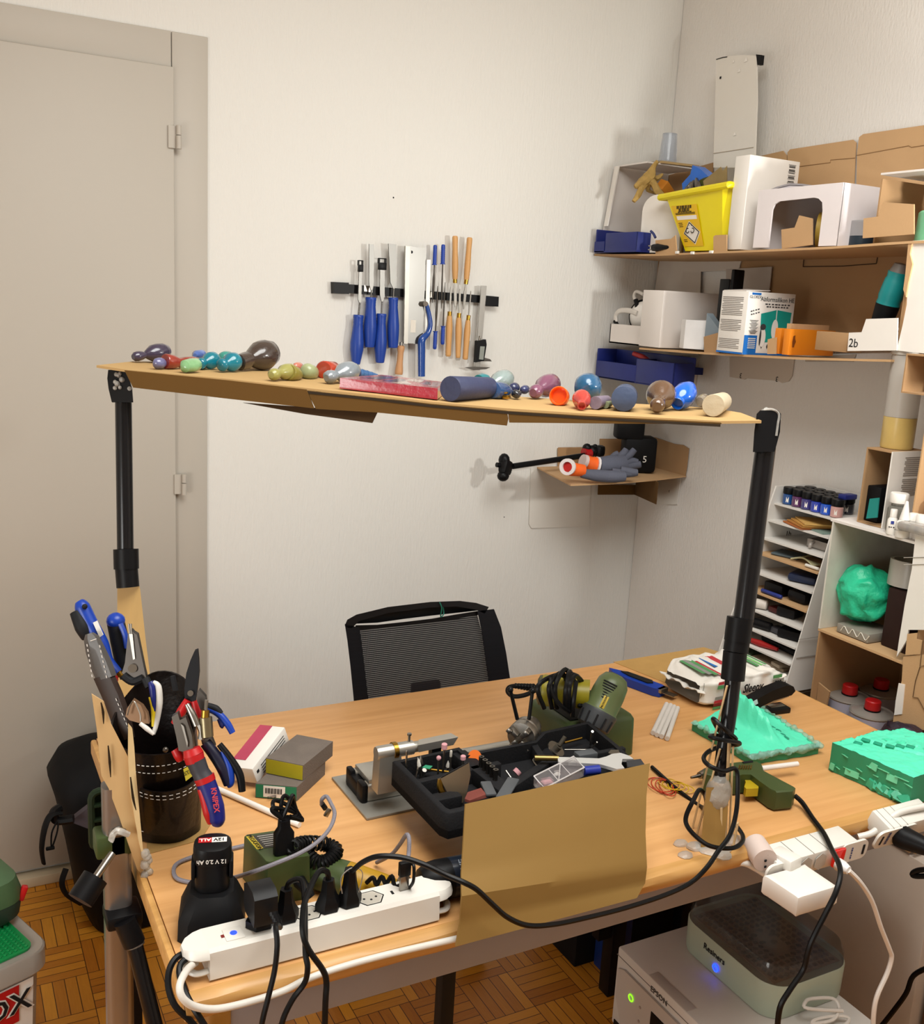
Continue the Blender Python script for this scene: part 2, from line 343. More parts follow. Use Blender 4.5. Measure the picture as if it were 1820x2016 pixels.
# right pole
t = thing('support_pole', 'black tube pole glued to the desk front with thin wooden braces', 'pole', at(1403, 1655, Z=TZ))
RD = lambda y: 1.50+(y-820)/840*.005      # camera depth down the pole
q = lambda x, y, dz=0: at(x, y, D=RD(y)+dz)
build(B().tube([q(1508, 880), q(1464, 1222)], .0152, n=20), 'tube', TUBEM, t)
build(B().tube([q(1451, 1255), q(1437, 1400), q(1421, 1500), q(1418, 1540)], [.012, .0115, .010, .008], n=16), 'tube', TUBEM, t)
b = B()
for (xa, ya, xb, yb, r) in ((1458, 1216, 1452, 1262, .0195), (1452, 1262, 1449, 1282, .0185), (1448, 1283, 1443, 1338, .0175)): b.tube([q(xa, ya), q(xb, yb)], r, n=22)
build(b, 'collar', BLACK, t)
b = B().loft([[q(xa, y, -.02), q(xb, y, -.022), q(xb, y, .02), q(xa, y, .02)] for y, xa, xb in ((808, 1497, 1532), (815, 1490, 1538), (850, 1486, 1536), (890, 1483, 1526))]); b.noise(.001, 60)
build(b, 'joint', BLACK, t)
b = B()
for k in range(10): b.sph(q(1497+k*4, 806+abs(k-3)*3+random.random()*4, -.01), .0035+.002*random.random(), 6)
b.tube([q(1505, 806, -.02), q(1522, 806, -.023), q(1534, 815, -.023), q(1532, 835, -.023), q(1529, 858, -.023)], .0018, n=6)
build(b, 'glue_blob', GLUE, t)
b = B().loft([[q(x0, y, -.014), q(x1, y, -.012), q(x1, y, .012), q(x0, y, .014)] for y, x0, x1 in ((1550, 1392, 1434), (1600, 1386, 1433), (1668, 1380, 1425))]); b.noise(.0008, 50)
build(b, 'wooden_foot', mat('#93713a', .55, var=.12, scale=10, stretch=(6, 6, 1)), t)
b = B().tube([q(1420, 1525), q(1417, 1550), q(1412, 1575), q(1405, 1592)], [.010, .018, .019, .010], n=14); b.noise(.003, 90)
for (x, y, s) in ((1405, 1668, .03), (1370, 1668, .016), (1445, 1655, .018), (1340, 1662, .012), (1425, 1685, .014), (1350, 1685, .012)):
    p = at(x, y, Z=TZ); b.sph((p.x, p.y, TZ+.001), (s, s*.8, .005), 10)
b.noise(.0015, 120); build(b, 'glue_blob', GLUE, t)
stick = mat('#cdb083', .6, var=.1, scale=20)
for (xa, ya, xb, yb, wd, z1) in ((1432, 1350, 1340, 1660, .0035, -.02), (1418, 1475, 1345, 1680, .005, -.015), (1436, 1462, 1440, 1640, .009, -.008), (1444, 1470, 1449, 1640, .003, 0), (1421, 1590, 1423, 1668, .004, -.02), (1453, 1620, 1454, 1655, .006, .0)):
    a = q(xa, ya, -.014); e = at(xb, yb, Z=TZ+.001); M = axes(a, e-a, V((1, .6, 0)).normalized())
    build(B(M).box(((e-a).length/2, 0, 0), ((e-a).length, .0025, wd)), 'brace_stick', stick, t)
# the shelf
FE = [(190, 719), (250, 728), (450, 746), (604, 764), (740, 778), (850, 791), (1000, 804), (1150, 814), (1420, 829), (1500, 828)]
fe = [sp(x, y, .035) for x, y in FE]
def su(p): return (p-PA).dot(PU)
def ztop(u):
    us = [su(p) for p in fe]
    for i in range(len(us)-1):
        if u <= us[i+1] or i == len(us)-2:
            k = (u-us[i])/(us[i+1]-us[i]); return fe[i].z+(fe[i+1].z-fe[i].z)*max(-.2, min(1.2, k))
sh = thing('hanging_shelf', 'long narrow brown cardboard shelf spanning the two black poles above desk', 'shelf', (PA+PB)/2)
WID = .205
b = B(); rings = []
for i, p in enumerate(fe):
    wd = (.12, .25, .24, .225, .21, .205, .205, .205, .205, .10)[i]
    bk = p-PN*wd; 
    if i == len(fe)-1: bk = p-PN*wd-PU*.02
    rings.append([p, bk, bk-V((0, 0, .004)), p-V((0, 0, .004))])
b.loft(rings); build(b, 'shelf_board', KR, sh)
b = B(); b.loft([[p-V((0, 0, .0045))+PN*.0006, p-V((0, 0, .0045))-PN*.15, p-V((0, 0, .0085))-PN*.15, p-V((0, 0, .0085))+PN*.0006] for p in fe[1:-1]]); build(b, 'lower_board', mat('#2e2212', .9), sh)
def flap(pts, off, m, th=.003):
    P = [sp(x, y, off) for x, y in pts]; build(B().prism(P, -PN*th), 'front_flap', m, sh)
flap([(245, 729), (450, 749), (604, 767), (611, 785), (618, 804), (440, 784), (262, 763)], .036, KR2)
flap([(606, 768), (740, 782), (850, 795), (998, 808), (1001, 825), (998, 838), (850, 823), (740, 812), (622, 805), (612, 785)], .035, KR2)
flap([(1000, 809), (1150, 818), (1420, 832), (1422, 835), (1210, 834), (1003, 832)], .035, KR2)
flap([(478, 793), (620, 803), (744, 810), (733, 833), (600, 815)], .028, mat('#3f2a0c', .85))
# silicone shapes on the shelf
def spot(x, y, r, lift=0, lo=-.20, hi=.015):
    """centre (and scale) of a shape of radius r px whose disc is seen at x, y and whose foot is on the shelf"""
    best = None
    for k in range(37):
        off = lo+(hi-lo)*k/36; p = sp(x, y, off); e = abs(p.z-r*mpp(p)-ztop(su(p))-.0008-lift)
        if best is None or e < best[0]: best = (e, p)
    p = best[1]; m = mpp(p); p = V((p.x, p.y, ztop(su(p))+.0008+lift+r*m*1.0)); return p, m
def wrapm(c, **k): return mat(c, .25, coat=.8, var=.25, scale=60, bump=.25, bscale=90, **k)
GRP = 'wrapped silicone shapes on the cardboard shelf'
def pin(label, col, prof, x, y, r, dx, dy, L, name='silicone_shape', m=None, n=22, wr=0, lift=0, **k):
    """prof: (fraction of length, radius px); front end seen at x,y with radius r; the axis runs back by L metres, its end seen shifted dx,dy px"""
    p, s = spot(x, y, r, lift); ax = (-PN*1.0+PU*(dx*s/L)).normalized()
    rm = max(q_[1] for q_ in prof)
    b = B(); 
    # front end sinks so that the widest ring rests on the shelf
    base = V((p.x, p.y, ztop(su(p))+.001+rm*s+lift)); fr = V((p.x, p.y, p.z)); 
    big = [q_ for q_ in prof if q_[1] == rm][0][0]
    e0 = fr; e1 = fr+ax*L; e1.z += (base.z-fr.z)/max(big, .3) if big > .25 else 0
    if big <= .25: e1.z = ztop(su(e1))+.001+prof[-1][1]*s+lift
    b.lathe([(rad*s, f*(e1-e0).length) for f, rad in prof], e0, e1-e0, n)
    if wr: b.noise(wr, 70)
    return solo(b, name, m or wrapm(col, **k), label, 'silicone shape', GRP, ang=42)
P1 = lambda a, bb, c=.4: [(0, a*.55), (.05, a*.9), (.13, a), (.22, a*.9), (.32, a*.62), (.4, bb*.6), (.52, bb*.93), (.66, bb), (.82, bb*.93), (.95, bb*.65), (1, bb*.3)]
BALL = lambda a: [(0, a*.3), (.06, a*.62), (.18, a*.9), (.4, a), (.65, a*.95), (.85, a*.72), (1, a*.35)]
CYL = lambda a, c=None: [(0, a*.97), (.006, a), (.98, c or a), (1, (c or a)*.95)]
pin('dark purple pin-shaped casting, leftmost on the cardboard shelf', '#3a3248', P1(10, 18), 262, 703, 10, 45, 0, .075)
pin('small mauve lump in clear film at left front of the shelf', '#6a6a92', BALL(11), 305, 716, 11, 6, 0, .03, wr=.002)
pin('reddish brown pin with a flat red end facing out', '#8c2f22', [(0, 14), (.02, 15), (.2, 14), (.32, 9), (.45, 12), (.65, 15), (.85, 13), (1, 6)], 325, 711, 15, 50, 0, .085)
pin('blue and white cone at the back of the shelf behind the red pin', '#4a6ab0', [(0, 4), (.2, 9), (1, 9)], 384, 698, 9, -5, 0, .04, lift=.004)
pin('small dark red lump at the back beside the blue cone', '#7c2626', BALL(7), 405, 701, 7, 3, 0, .03, lift=.004)
pin('pale green lump with crumpled clear film at front left', '#7fae7c', [(0, 5), (.1, 12), (.5, 14), (.8, 13), (1, 6)], 360, 722, 13, 12, 0, .045, wr=.0015)
aq = mat('#1c93ab', .18, trans=.45, var=.15, coat=.5); aq2 = mat('#4fb3a6', .18, trans=.45, var=.15, coat=.5)
pin('clear aqua bulb with a small round head, left one of two', '#2fa3b4', P1(11, 17), 392, 717, 11, 14, 0, .05, m=aq)
pin('clear aqua bulb touching the big brown wrapped pin', '#2fa3b4', P1(13, 19), 433, 720, 13, 16, 0, .05, m=aq)
pin('sea green translucent lump at back behind the two aqua bulbs', '#49b39a', BALL(14), 436, 706, 14, 5, 0, .04, m=aq2)
pin('big brown pin wrapped in shiny film with a broad round head', '#3b302b', [(0, 12), (.02, 16), (.2, 17), (.3, 15), (.4, 22), (.55, 29), (.7, 30), (.88, 24), (1, 10)], 470, 714, 16, 38, 0, .10, wr=.0015)
ye = mat('#a8a45c', .3, trans=.25, var=.1, coat=.4)
pin('pale yellow pin with its small head towards the front', '#b0ac66', P1(12, 16), 534, 738, 12, 20, 0, .07, m=ye)
pin('olive yellow ball end with a hole in the middle', '#8f8540', [(0, 1.2), (.001, 14), (.05, 16), (.5, 15), (1, 6)], 569, 733, 16, 4, 0, .05, m=mat('#857b36', .35, coat=.3))
pin('pale green ball end right of the olive one', '#a9b184', [(0, 6), (.05, 12), (.2, 16), (.6, 15), (1, 6)], 601, 730, 16, 4, 0, .05, m=mat('#a7b083', .35, trans=.15, coat=.3))
pin('small pink lump at the back between the olive and green balls', '#c67a68', BALL(8), 580, 722, 8, 3, 0, .03, lift=.004)
pin('clear red block-like lump behind the silver pin', '#a8351f', [(0, 16), (.05, 18), (.8, 18), (1, 12)], 637, 728, 16, 6, 0, .05)
pin('silver grey pin in shiny film lying beside the red slab', '#7e868c', P1(13, 21), 642, 744, 12, 42, 0, .08, wr=.001)
pin('blue ribbed cone lying behind the left end of the red slab', '#2c5a8c', [(0, 10), (.15, 9), (.16, 9.6), (.4, 8), (.41, 8.6), (.65, 6.5), (.66, 7), (1, 4)], 706, 735, 9, 40, 0, .04, lift=.004)
# red slab
a0 = sp(669, 763, .01); a1 = sp(861, 785, .012); zz = [ztop(su(a0))+.002, ztop(su(a1))+.002]
b = B(); a0.z, a1.z = zz; up = V((0, 0, .0165)); bkv = -PN*.125
b.loft([[a0, a0+bkv+PU*.035, a0+bkv+up+PU*.035, a0+up], [a1, a1+bkv-PU*.01, a1+bkv+up-PU*.01, a1+up]])
st = B(); sd = thing('silicone_slab', 'flat red and purple silicone slab in shiny film on the shelf middle', 'silicone slab', (a0+a1)/2, GRP)
b.noise(.001, 40); build(b, 'slab', wrapm('#a01f33'), sd)
for (u0, u1, v0, v1, c) in ((.1, .3, .3, .8, '#3d2752'), (.36, .5, .2, .7, '#3d2752'), (.5, .68, .1, .9, '#c9b7ac'), (.72, .82, .2, .8, '#4a2b55'), (.84, .96, .15, .85, '#a98c95')):
    f = lambda u, v: a0+(a1-a0)*u+bkv*v+PU*(.035*v*(1-u)-.01*v*u)+up+V((0, 0, .0006))+V((.003*math.sin(9*v+u*20), 0, 0))
    build(B().grid(lambda i, j: f(u0+(u1-u0)*i+.04*math.sin(j*3), v0+(v1-v0)*j), 6, 6), 'colour_swirl', mat(c, .15, coat=.8), sd)
pin('thick navy cylinder lying end-on right of the red slab', '#2f3550', CYL(25, 22), 887, 765, 25, 62, 0, .12, m=mat('#343a58', .5, bump=.3, bscale=60))
pin('small teal cup with a red middle by the navy cylinder', '#1f7f86', [(0, 6), (.01, 12), (.5, 13), (1, 9)], 942, 750, 12, 12, 0, .03, m=mat('#157780', .3, coat=.4), lift=.009)
pin('grey glossy pin lying behind the teal cup', '#8b9a98', P1(11, 20), 957, 748, 10, 40, 0, .085, wr=.001)
pin('blue pin with a flat teal end near the brass clip', '#27486e', [(0, 15), (.01, 16), (.2, 18), (.5, 18), (.8, 14), (1, 8)], 972, 768, 17, 26, 0, .06, m=wrapm('#2a4a78'))
pin('small yellow green bead at the foot of the blue pin', '#9aa35f', BALL(6), 955, 776, 6, 2, 0, .015)
pin('dark blue bead beside the blue pin, the nearer of two', '#2a3358', BALL(11), 1009, 765, 11, 4, 0, .03)
pin('dark blue bead further back than its twin', '#39416b', BALL(9), 1031, 758, 9, 4, 0, .03)
pin('black knobbly scrap in clear film in the middle front', '#22252c', BALL(9), 1013, 777, 9, 6, 0, .025, wr=.003)
p, s = spot(986, 782, 3); 
b = B(); bx = (PU*.9+PN*.35+V((0, 0, -.35))).normalized(); b.box(p+V((0, 0, .008)), (.024, .008, .003), axes(V((0, 0, 0)), bx), .001).box(p+bx*.011+V((0, 0, .005)), (.010, .010, .006), axes(V((0, 0, 0)), bx), .001)
solo(b, 'ferrule_clip', BRASS, 'shiny brass metal clip leaning on the blue pin', 'clip')
pin('purple and pink pin with its head towards the front', '#7a4a63', P1(14, 23), 1050, 773, 13, 34, 0, .10)
pin('bright orange cup seen from its open end', '#ee5a12', [(.2, 14), (0, 16.5), (0, 18), (.02, 19), (.3, 19), (.7, 14), (1, 6)], 1100, 779, 19, 8, 0, .045, m=mat('#f0580d', .25, coat=.5, sss=.3))
pin('clear pink flask with an open ring neck facing out', '#d8564e', [(.15, 5), (0, 6.5), (0, 8.5), (.01, 9), (.12, 8), (.25, 9), (.4, 17), (.6, 19), (.85, 14), (1, 6)], 1146, 799, 9, -6, 0, .06, m=mat('#d9534a', .12, trans=.5, coat=.5))
pin('big blue ball in crumpled shiny film behind the orange cup', '#22587e', BALL(28), 1156, 765, 28, 0, 0, .075, wr=.002)
pin('small mauve grey cylinder lying between pink flask and navy drum', '#7d707e', CYL(13, 11), 1173, 793, 13, 20, 0, .07, m=mat('#7a6d7c', .55, bump=.3, bscale=80))
pin('tiny greenish cylinder beside the mauve one', '#8a8f6a', CYL(7, 6), 1193, 797, 7, 8, 0, .04, m=mat('#83896a', .5))
pin('thick slate blue drum seen end-on, right of the middle', '#3a4663', CYL(25, 25), 1229, 785, 25, 2, 0, .06, m=mat('#3f4c68', .5, bump=.3, bscale=60))
pin('bronze brown pin with a big bulb and slim foot', '#5d4431', [(0, 9), (.04, 14), (.12, 15), (.22, 11), (.36, 9), (.48, 15), (.6, 27), (.72, 31), (.86, 26), (1, 10)], 1294, 801, 15, 12, 0, .10)
pin('bright blue jar with an open ring end', '#1a62c4', [(.1, 9), (0, 11), (0, 12.5), (.01, 13), (.12, 13), (.2, 19), (.4, 24), (.7, 23), (1, 14)], 1334, 795, 13, 26, 0, .06, m=mat('#1560cc', .15, coat=.7))
pin('small grey rough lump behind the blue jar', '#857a6a', [(0, 8), (.3, 12), (.7, 10), (1, 5)], 1378, 791, 11, 16, 0, .05, wr=.002, lift=.003)
pin('cream white cylinder lying end-on, rightmost on the shelf', '#b5a68c', CYL(22, 19), 1405, 798, 22, 30, 0, .11, m=mat('#b8aa90', .6, bump=.3, bscale=70))
# ================================================================ tool bar on the back wall
TY = DW-.028
def tq(zx, zy, y=TY): return at(630+zx/4.919, 440+zy/4.919, Y=y)
KW = mpp(tq(900, 700))/4.919             # metres per zoom unit on the bar
t = thing('magnetic_tool_bar', 'black magnetic bar on the back wall holding chisels and files', 'tool bar', tq(900, 720, DW))
def wbox(pts, y0, y1): 
    P = [tq(a, c, DW) for a, c in pts]; return B().prism([V((p.x, y0, p.z)) for p in P], (0, y1-y0, 0))
build(wbox([(240, 585), (1600, 700), (1600, 772), (240, 672)], DW-.014, DW), 'bar', BLACK, t)
build(wbox([(105, 565), (250, 572), (250, 682), (108, 676)], DW-.024, DW), 'end_block', BLACK, t)
build(wbox([(1560, 695), (1695, 708), (1690, 803), (1558, 795)], DW-.024, DW), 'end_block', BLACK, t)
for a, c in ((410, 490), (1010, 1072)):
    build(wbox([(a, 598+(a-410)*.09), (c, 602+(c-410)*.09), (c, 660+(c-410)*.09), (a, 655+(a-410)*.09)], DW-.0146, DW-.013), 'bare_steel', STEEL, t)
def lprof(pts, ax0, ax1):
    """turned profile: fraction along the axis, width in zoom units"""
    L = (ax1-ax0).length; return [(max(w_, .5)*KW/2, f*L) for f, w_ in pts]
BLADE = mat('#75736f', .38, 1, var=.08)
def chisel(label, cap, tip, wt, sh0, wb, neck, h0, h1, w3, grp='blue handled chisels on the tool bar'):
    t = thing('chisel', label, 'chisel', tq(*h1), grp)
    a = tq(*tip); c = tq(*sh0); e = tq(*h0); y = V((0, 1, 0)); xw = V((1, 0, 0))
    nk = tq(*neck); d = .0022
    b = B().loft([[p-xw*w_*KW/2-y*d, p+xw*w_*KW/2-y*d, p+xw*w_*KW/2+y*d, p-xw*w_*KW/2+y*d] for p, w_ in ((a, wt), (c, wb), (nk, 16))])
    b.cyl(nk, e, 8*KW); build(b, 'blade', BLADE, t)
    hb = tq(*h1); w0, wm, w1 = w3
    build(B().lathe(lprof([(0, w0*.9), (.015, w0), (.05, w0), (.08, w0*.93), (.1, w0*.96), (.125, w0*.9), (.15, w0*.95), (.18, w0*.9), (.3, w0*1.02), (.55, wm), (.7, wm*.98), (.95, w1), (.99, w1*.92), (1, w1*.7)], e, hb), e, hb-e, 20), 'handle', BLUEH, t)
    if cap:
        ca = tq(*cap); w_ = wt*1.55
        bb = B(); zt = ca; h = (ca-a).length
        bb.box(a+V((0, 0, h*.22)), (w_*KW, .010, h*.75), bev=.001)
        for s in (-1, 1): bb.box(zt+V((s*w_*KW*.43, 0, -h*.25)), (w_*KW*.14, .010, h*.5))
        bb.box(zt, (w_*KW, .010, h*.1), bev=.001); build(bb, 'blade_cap', BLACK, t)
chisel('narrow blue handled chisel with black tip cap, leftmost on bar', (393, 360), (393, 455), 30, (384, 735), 32, (387, 765), (375, 885), (350, 1365), (100, 128, 85))
chisel('blue handled chisel with a bare blade, second from left', None, (500, 200), 50, (498, 590), 46, (500, 645), (495, 715), (480, 1200), (105, 126, 100))
chisel('wide blue handled chisel with black tip cap, third from left', (604, 340), (604, 435), 50, (603, 700), 48, (602, 755), (597, 873), (582, 1350), (96, 120, 88))
chisel('broad bare bladed blue chisel beside the back saw', None, (702, 198), 82, (712, 575), 66, (716, 630), (712, 718), (708, 1205), (96, 118, 100))
SAWM = mat('#8b8985', .36, 1, var=.1, scale=8)
t = thing('back_saw', 'steel back saw with turned wooden handle hanging on the bar', 'saw', tq(765, 1455))
build(wbox([(800, 222), (990, 238), (950, 1166), (790, 1150)], TY-.001, TY+.001), 'blade', SAWM, t)
build(wbox([(783, 220), (826, 222), (806, 1160), (768, 1155)], TY-.004, TY+.004), 'spine', mat('#a9a59d', .4, .9), t)
build(wbox([(838, 930), (888, 932), (884, 1050), (834, 1048)], TY-.0014, TY-.001), 'label', mat('#d9d2c6', .6), t)
build(B().cyl(tq(888, 277, TY-.0014), tq(888, 277, TY-.0009), .004), 'hang_hole', INK, t)
a = tq(790, 1150); e = tq(764, 1462)
build(B().cyl(a, a+(e-a)*.12, 17*KW), 'ferrule', STEEL, t)
build(B().lathe(lprof([(.1, 40), (.12, 70), (.2, 76), (.26, 68), (.34, 60), (.6, 62), (.9, 80), (.97, 80), (1, 70)], a, e), a, e-a, 20), 'handle', mat('#c08f63', .5, var=.12, scale=20, stretch=(4, 4, .6)), t)
t = thing('hacksaw', 'small hacksaw with curved blue handle and white blade', 'saw', tq(985, 1490))
build(wbox([(985, 352), (1022, 352), (1004, 1085), (968, 1085)], TY-.006, TY-.004), 'blade', mat('#d8d4cc', .4, .4), t)
build(B().tube([tq(1030, 775, TY-.01), tq(1058, 880, TY-.01), tq(1070, 980, TY-.01), tq(1045, 1065, TY-.01), tq(990, 1125, TY-.012), tq(985, 1230, TY-.012), tq(985, 1480, TY-.012)], [20*KW, 22*KW, 24*KW, 26*KW, 38*KW, 38*KW, 36*KW], n=14, res=6), 'handle', mat('#1a4590', .2, coat=.5), t)
build(B().cyl(tq(1025, 778, TY-.022), tq(1025, 778, TY-.002), 24*KW), 'pivot_screw', STEEL, t)
FB = mat('#1d3f9c', .4)
def file_(label, h0, h1, s1, wh, ws):
    t = thing('needle_file', label, 'file', tq(*h1), 'small blue handled files on the tool bar'); a, e, c = tq(*h0), tq(*h1), tq(*s1)
    prof = [(0, wh*1.25), (.04, wh*1.25), (.05, wh*.9)]+[(k/20, wh*(.92 if k % 2 else 1)) for k in range(2, 17)]+[(.95, wh*.95), (1, wh*.6)]
    build(B().lathe(lprof(prof, e, a), e, a-e, 14), 'handle', FB, t)
    L = (c-e).length; build(B().lathe([(7*KW, 0), (7*KW, L*.2), (ws*KW/2, L*.35), (ws*KW/2, L*.7), (3*KW, L)], e, c-e, 8), 'file_blade', DSTEEL, t)
file_('blue handled file pointing down, left of the upper pair', (1118, 208), (1110, 402), (1092, 770), 40, 24)
file_('blue handled file pointing down, right of the upper pair', (1196, 203), (1190, 395), (1176, 825), 42, 16)
file_('blue handled file pointing up, left of the lower pair', (1112, 1218), (1120, 1042), (1142, 605), 40, 24)
file_('blue handled file pointing up, right of the lower pair', (1188, 1172), (1194, 992), (1214, 570), 40, 14)
def carver(label, h0, h1, f1, s1, w3, ws):
    t = thing('carving_tool', label, 'carving tool', tq(*h0), 'wooden handled carving tools on the tool bar'); a, e, f_, c = (tq(*z, TY-.004) for z in (h0, h1, f1, s1))
    w0, wm, w1 = w3
    build(B().lathe(lprof([(0, w0*.7), (.02, w0*.95), (.06, w0), (.3, wm*.86), (.6, wm), (.75, wm*1.02), (.95, w1), (1, w1*.92)], a, e), a, e-a, 18), 'handle', WOODH, t)
    build(B().cyl(e, f_, w1*KW*.4), 'ferrule', BRASS, t)
    L = (c-f_).length; y = V((0, 1, 0)); x = V((1, 0, 0))
    build(B().loft([[p-x*w_*KW/2-y*.0015, p+x*w_*KW/2-y*.0015, p+x*w_*KW/2+y*.0015, p-x*w_*KW/2+y*.0015] for p, w_ in ((f_, ws*.5), (f_+(c-f_)*.3, ws), (f_+(c-f_)*.8, ws*.9), (c, ws*.3))]), 'blade', STEEL, t)
carver('wooden handled carving tool pointing down, left of the upper two', (1310, 120), (1310, 540), (1310, 577), (1312, 812), (57, 62, 54), 32)
carver('wooden handled carving tool pointing down, right of the upper two', (1452, 135), (1420, 545), (1414, 588), (1394, 832), (57, 60, 54), 28)
carver('wooden handled carving tool pointing up, left of the lower three', (1243, 1287), (1256, 895), (1259, 852), (1270, 608), (58, 66, 54), 18)
carver('wooden handled carving tool pointing up, middle of the lower three', (1338, 1302), (1346, 912), (1350, 868), (1357, 634), (50, 64, 54), 24)
carver('wooden handled carving tool pointing up, right of the lower three', (1408, 1318), (1436, 937), (1442, 888), (1463, 655), (56, 64, 50), 14)
t = thing('digital_caliper', 'steel digital caliper with black slider, rightmost on the bar', 'caliper', tq(1480, 1415))
def cb(pts, y0, y1, nm, m): build(wbox(pts, TY-y0, TY-y1), nm, m, t)
cb([(1515, 600), (1568, 602), (1502, 1415), (1455, 1410)], .002, -.002, 'beam', mat('#a9a6a0', .35, .9))
cb([(1520, 1120), (1548, 1115), (1555, 1165), (1530, 1320), (1450, 1335), (1462, 1130)], .010, -.004, 'slider', BLACK)
cb([(1492, 1180), (1535, 1182), (1522, 1310), (1480, 1305)], .0108, .0095, 'display', mat('#8a8f88', .25))
cb([(1448, 1318), (1540, 1290), (1600, 1306), (1616, 1328), (1530, 1326)], .003, -.002, 'jaw', DSTEEL)
cb([(1360, 1386), (1450, 1378), (1600, 1385), (1560, 1402), (1440, 1412)], .003, -.002, 'jaw', DSTEEL)
build(B().cyl(tq(1552, 1090, TY-.004), tq(1548, 1150, TY-.004), .003), 'thumb_screw', STEEL, t)
# ================================================================ cardboard shelving on the right wall
WX = XW
def xz(pts, X, th=.003):
    """flat panel facing -X from photo outline on plane X"""
    return B().prism([at(x, y, X=X) for x, y in pts], (th, 0, 0))
def wb(px, py, X, sx, sy, sz): 
    """box whose near lower left edge is seen at px,py with its left face on plane X"""
    p = at(px, py, X=X); return p, V((p.x+sx/2, p.y+sy/2, p.z+sz/2)), (sx, sy, sz)
def wbox2(nm, label, cat, m, px, py, X, sx, sy, sz, bev=.0015, group=None, z=None):
    p, c, s_ = wb(px, py, X, sx, sy, sz)
    if z is not None: c.z = z+sz/2
    return solo(B().box(c, s_, bev=bev), nm, m, label, cat, group)
ZA = 1.682; ZB = 1.432
# upper shelf
t = thing('wall_shelf', 'upper cardboard wall shelf with tall brown back flaps on the right wall', 'shelf', (1.9, 2.0, ZA-.006), 'cardboard wall shelves')
fr = [at(x, y, X=1.77) for x, y in ((1170, 500), (1230, 504), (1300, 504), (1400, 498), (1500, 492), (1640, 482), (1740, 470), (1800, 463))]
fr = [V((1.77, 2.555, ZA-.002))]+[V((1.77, p.y, ZA+(p.z-ZA)*.5)) for p in fr[1:]]+[V((1.77, 1.1, ZA+.01))]
b = B(); b.loft([[p, V((WX-.001, p.y, p.z)), V((WX-.001, p.y, p.z-.005)), p-V((0, 0, .005))] for p in fr]); b.noise(.0012, 9); build(b, 'shelf_board', CARD, t)
build(xz([(1498, 345), (1498, 307), (1542, 297), (1549, 306), (1549, 480), (1498, 485)], WX-.008), 'back_flap', CARD, t)
build(xz([(1551, 300), (1556, 294), (1680, 275), (1686, 281), (1684, 312), (1676, 500), (1551, 500)], WX-.008), 'back_flap', CARD, t)
build(xz([(1688, 300), (1692, 270), (1700, 264), (1830, 245), (1830, 500), (1684, 500)], WX-.008), 'back_flap', CARD, t)
build(xz([(1316, 345), (1404, 320), (1402, 470), (1316, 470)], WX-.006), 'back_flap', CARD2, t)
for pts, X in (([(1291, 503), (1291, 473), (1322, 470), (1330, 463), (1333, 500)], 1.775), ([(1405, 496), (1405, 466), (1409, 463), (1431, 462), (1431, 495)], 1.776), ([(1540, 490), (1539, 452), (1565, 448), (1574, 424), (1600, 430), (1600, 482)], 1.79), ([(1699, 469), (1701, 430), (1731, 426), (1739, 398), (1800, 402), (1800, 461)], 1.776)):
    build(xz(pts, X), 'front_tab', CARD, t)
for x, y in ((1334, 497), (1364, 498), (1401, 496)): build(B().box(at(x, y, X=1.768), (.006, .012, .007), bev=.001), 'clip', WHITE, t)
cr = mat('#8f6d48', .9)
for pts in ([(1552, 331), (1588, 326), (1636, 320), (1636, 315), (1684, 311)], [(1687, 306), (1736, 297), (1790, 287), (1795, 290), (1822, 286)]):
    build(B().tube([at(x, y, X=WX-.0085) for x, y in pts], .0009, n=5, sm=False), 'crease', cr, t)
# lower shelf
t = thing('wall_shelf', 'lower cardboard wall shelf marked 2b with numbered flaps hanging under it', 'shelf', (1.9, 1.9, ZB-.006), 'cardboard wall shelves')
b = B(); fr = [V((1.77, 2.30, ZB-.01)), V((1.77, 2.1, ZB-.006)), V((1.77, 1.9, ZB)), V((1.77, 1.7, ZB+.008)), V((1.77, 1.455, ZB+.022))]
b.loft([[p, V((WX-.001, p.y, p.z)), V((WX-.001, p.y, p.z-.005)), p-V((0, 0, .005))] for p in fr]); b.noise(.0012, 11); build(b, 'shelf_board', CARD, t)
build(xz([(1452, 500), (1800, 470), (1785, 690), (1470, 695)], WX-.007), 'back_panel', CARD2, t)
build(xz([(1248, 512), (1298, 508), (1296, 570), (1262, 580), (1248, 572)], WX-.006), 'back_flap', CARD2, t)
build(xz([(1300, 506), (1462, 503), (1456, 527), (1450, 532), (1380, 535), (1375, 700), (1270, 700)], WX-.012), 'back_panel', mat('#c9bfb4', .8, var=.02), t)
build(xz([(1430, 530), (1520, 525), (1516, 565), (1510, 600), (1430, 600)], WX-.014), 'back_panel', mat('#b5aaa0', .8, var=.02), t)
for pts in ([(1585, 491), (1582, 525)], [(1733, 480), (1726, 519)], [(1582, 525), (1660, 524), (1726, 519)]): build(B().tube([at(x, y, X=WX-.0085) for x, y in pts], .0012, n=5, sm=False), 'crease', mat('#4a3624', .9), t)
FL = mat('#c3b7a9', .8, var=.02)
p0 = xz([(1437, 703), (1565, 702), (1560, 740), (1553, 751), (1540, 754), (1533, 750), (1470, 745), (1466, 747), (1437, 742)], WX-.004); build(p0, 'under_flap', FL, t)
build(xz([(1586, 702), (1686, 697), (1680, 712), (1586, 712)], WX-.005), 'under_flap', mat('#b3a698', .8, var=.02), t)
b = B()
for x, y in ((1459, 739), (1530, 746)): b.text('3', .020, at(x, y, X=WX-.0045), (0, 1, 0), (0, 0, -1))
build(b, 'lettering', INK, t)
b = xz([(1669, 691), (1672, 655), (1697, 654), (1706, 628), (1768, 626), (1766, 690)], 1.772); b.k = 1
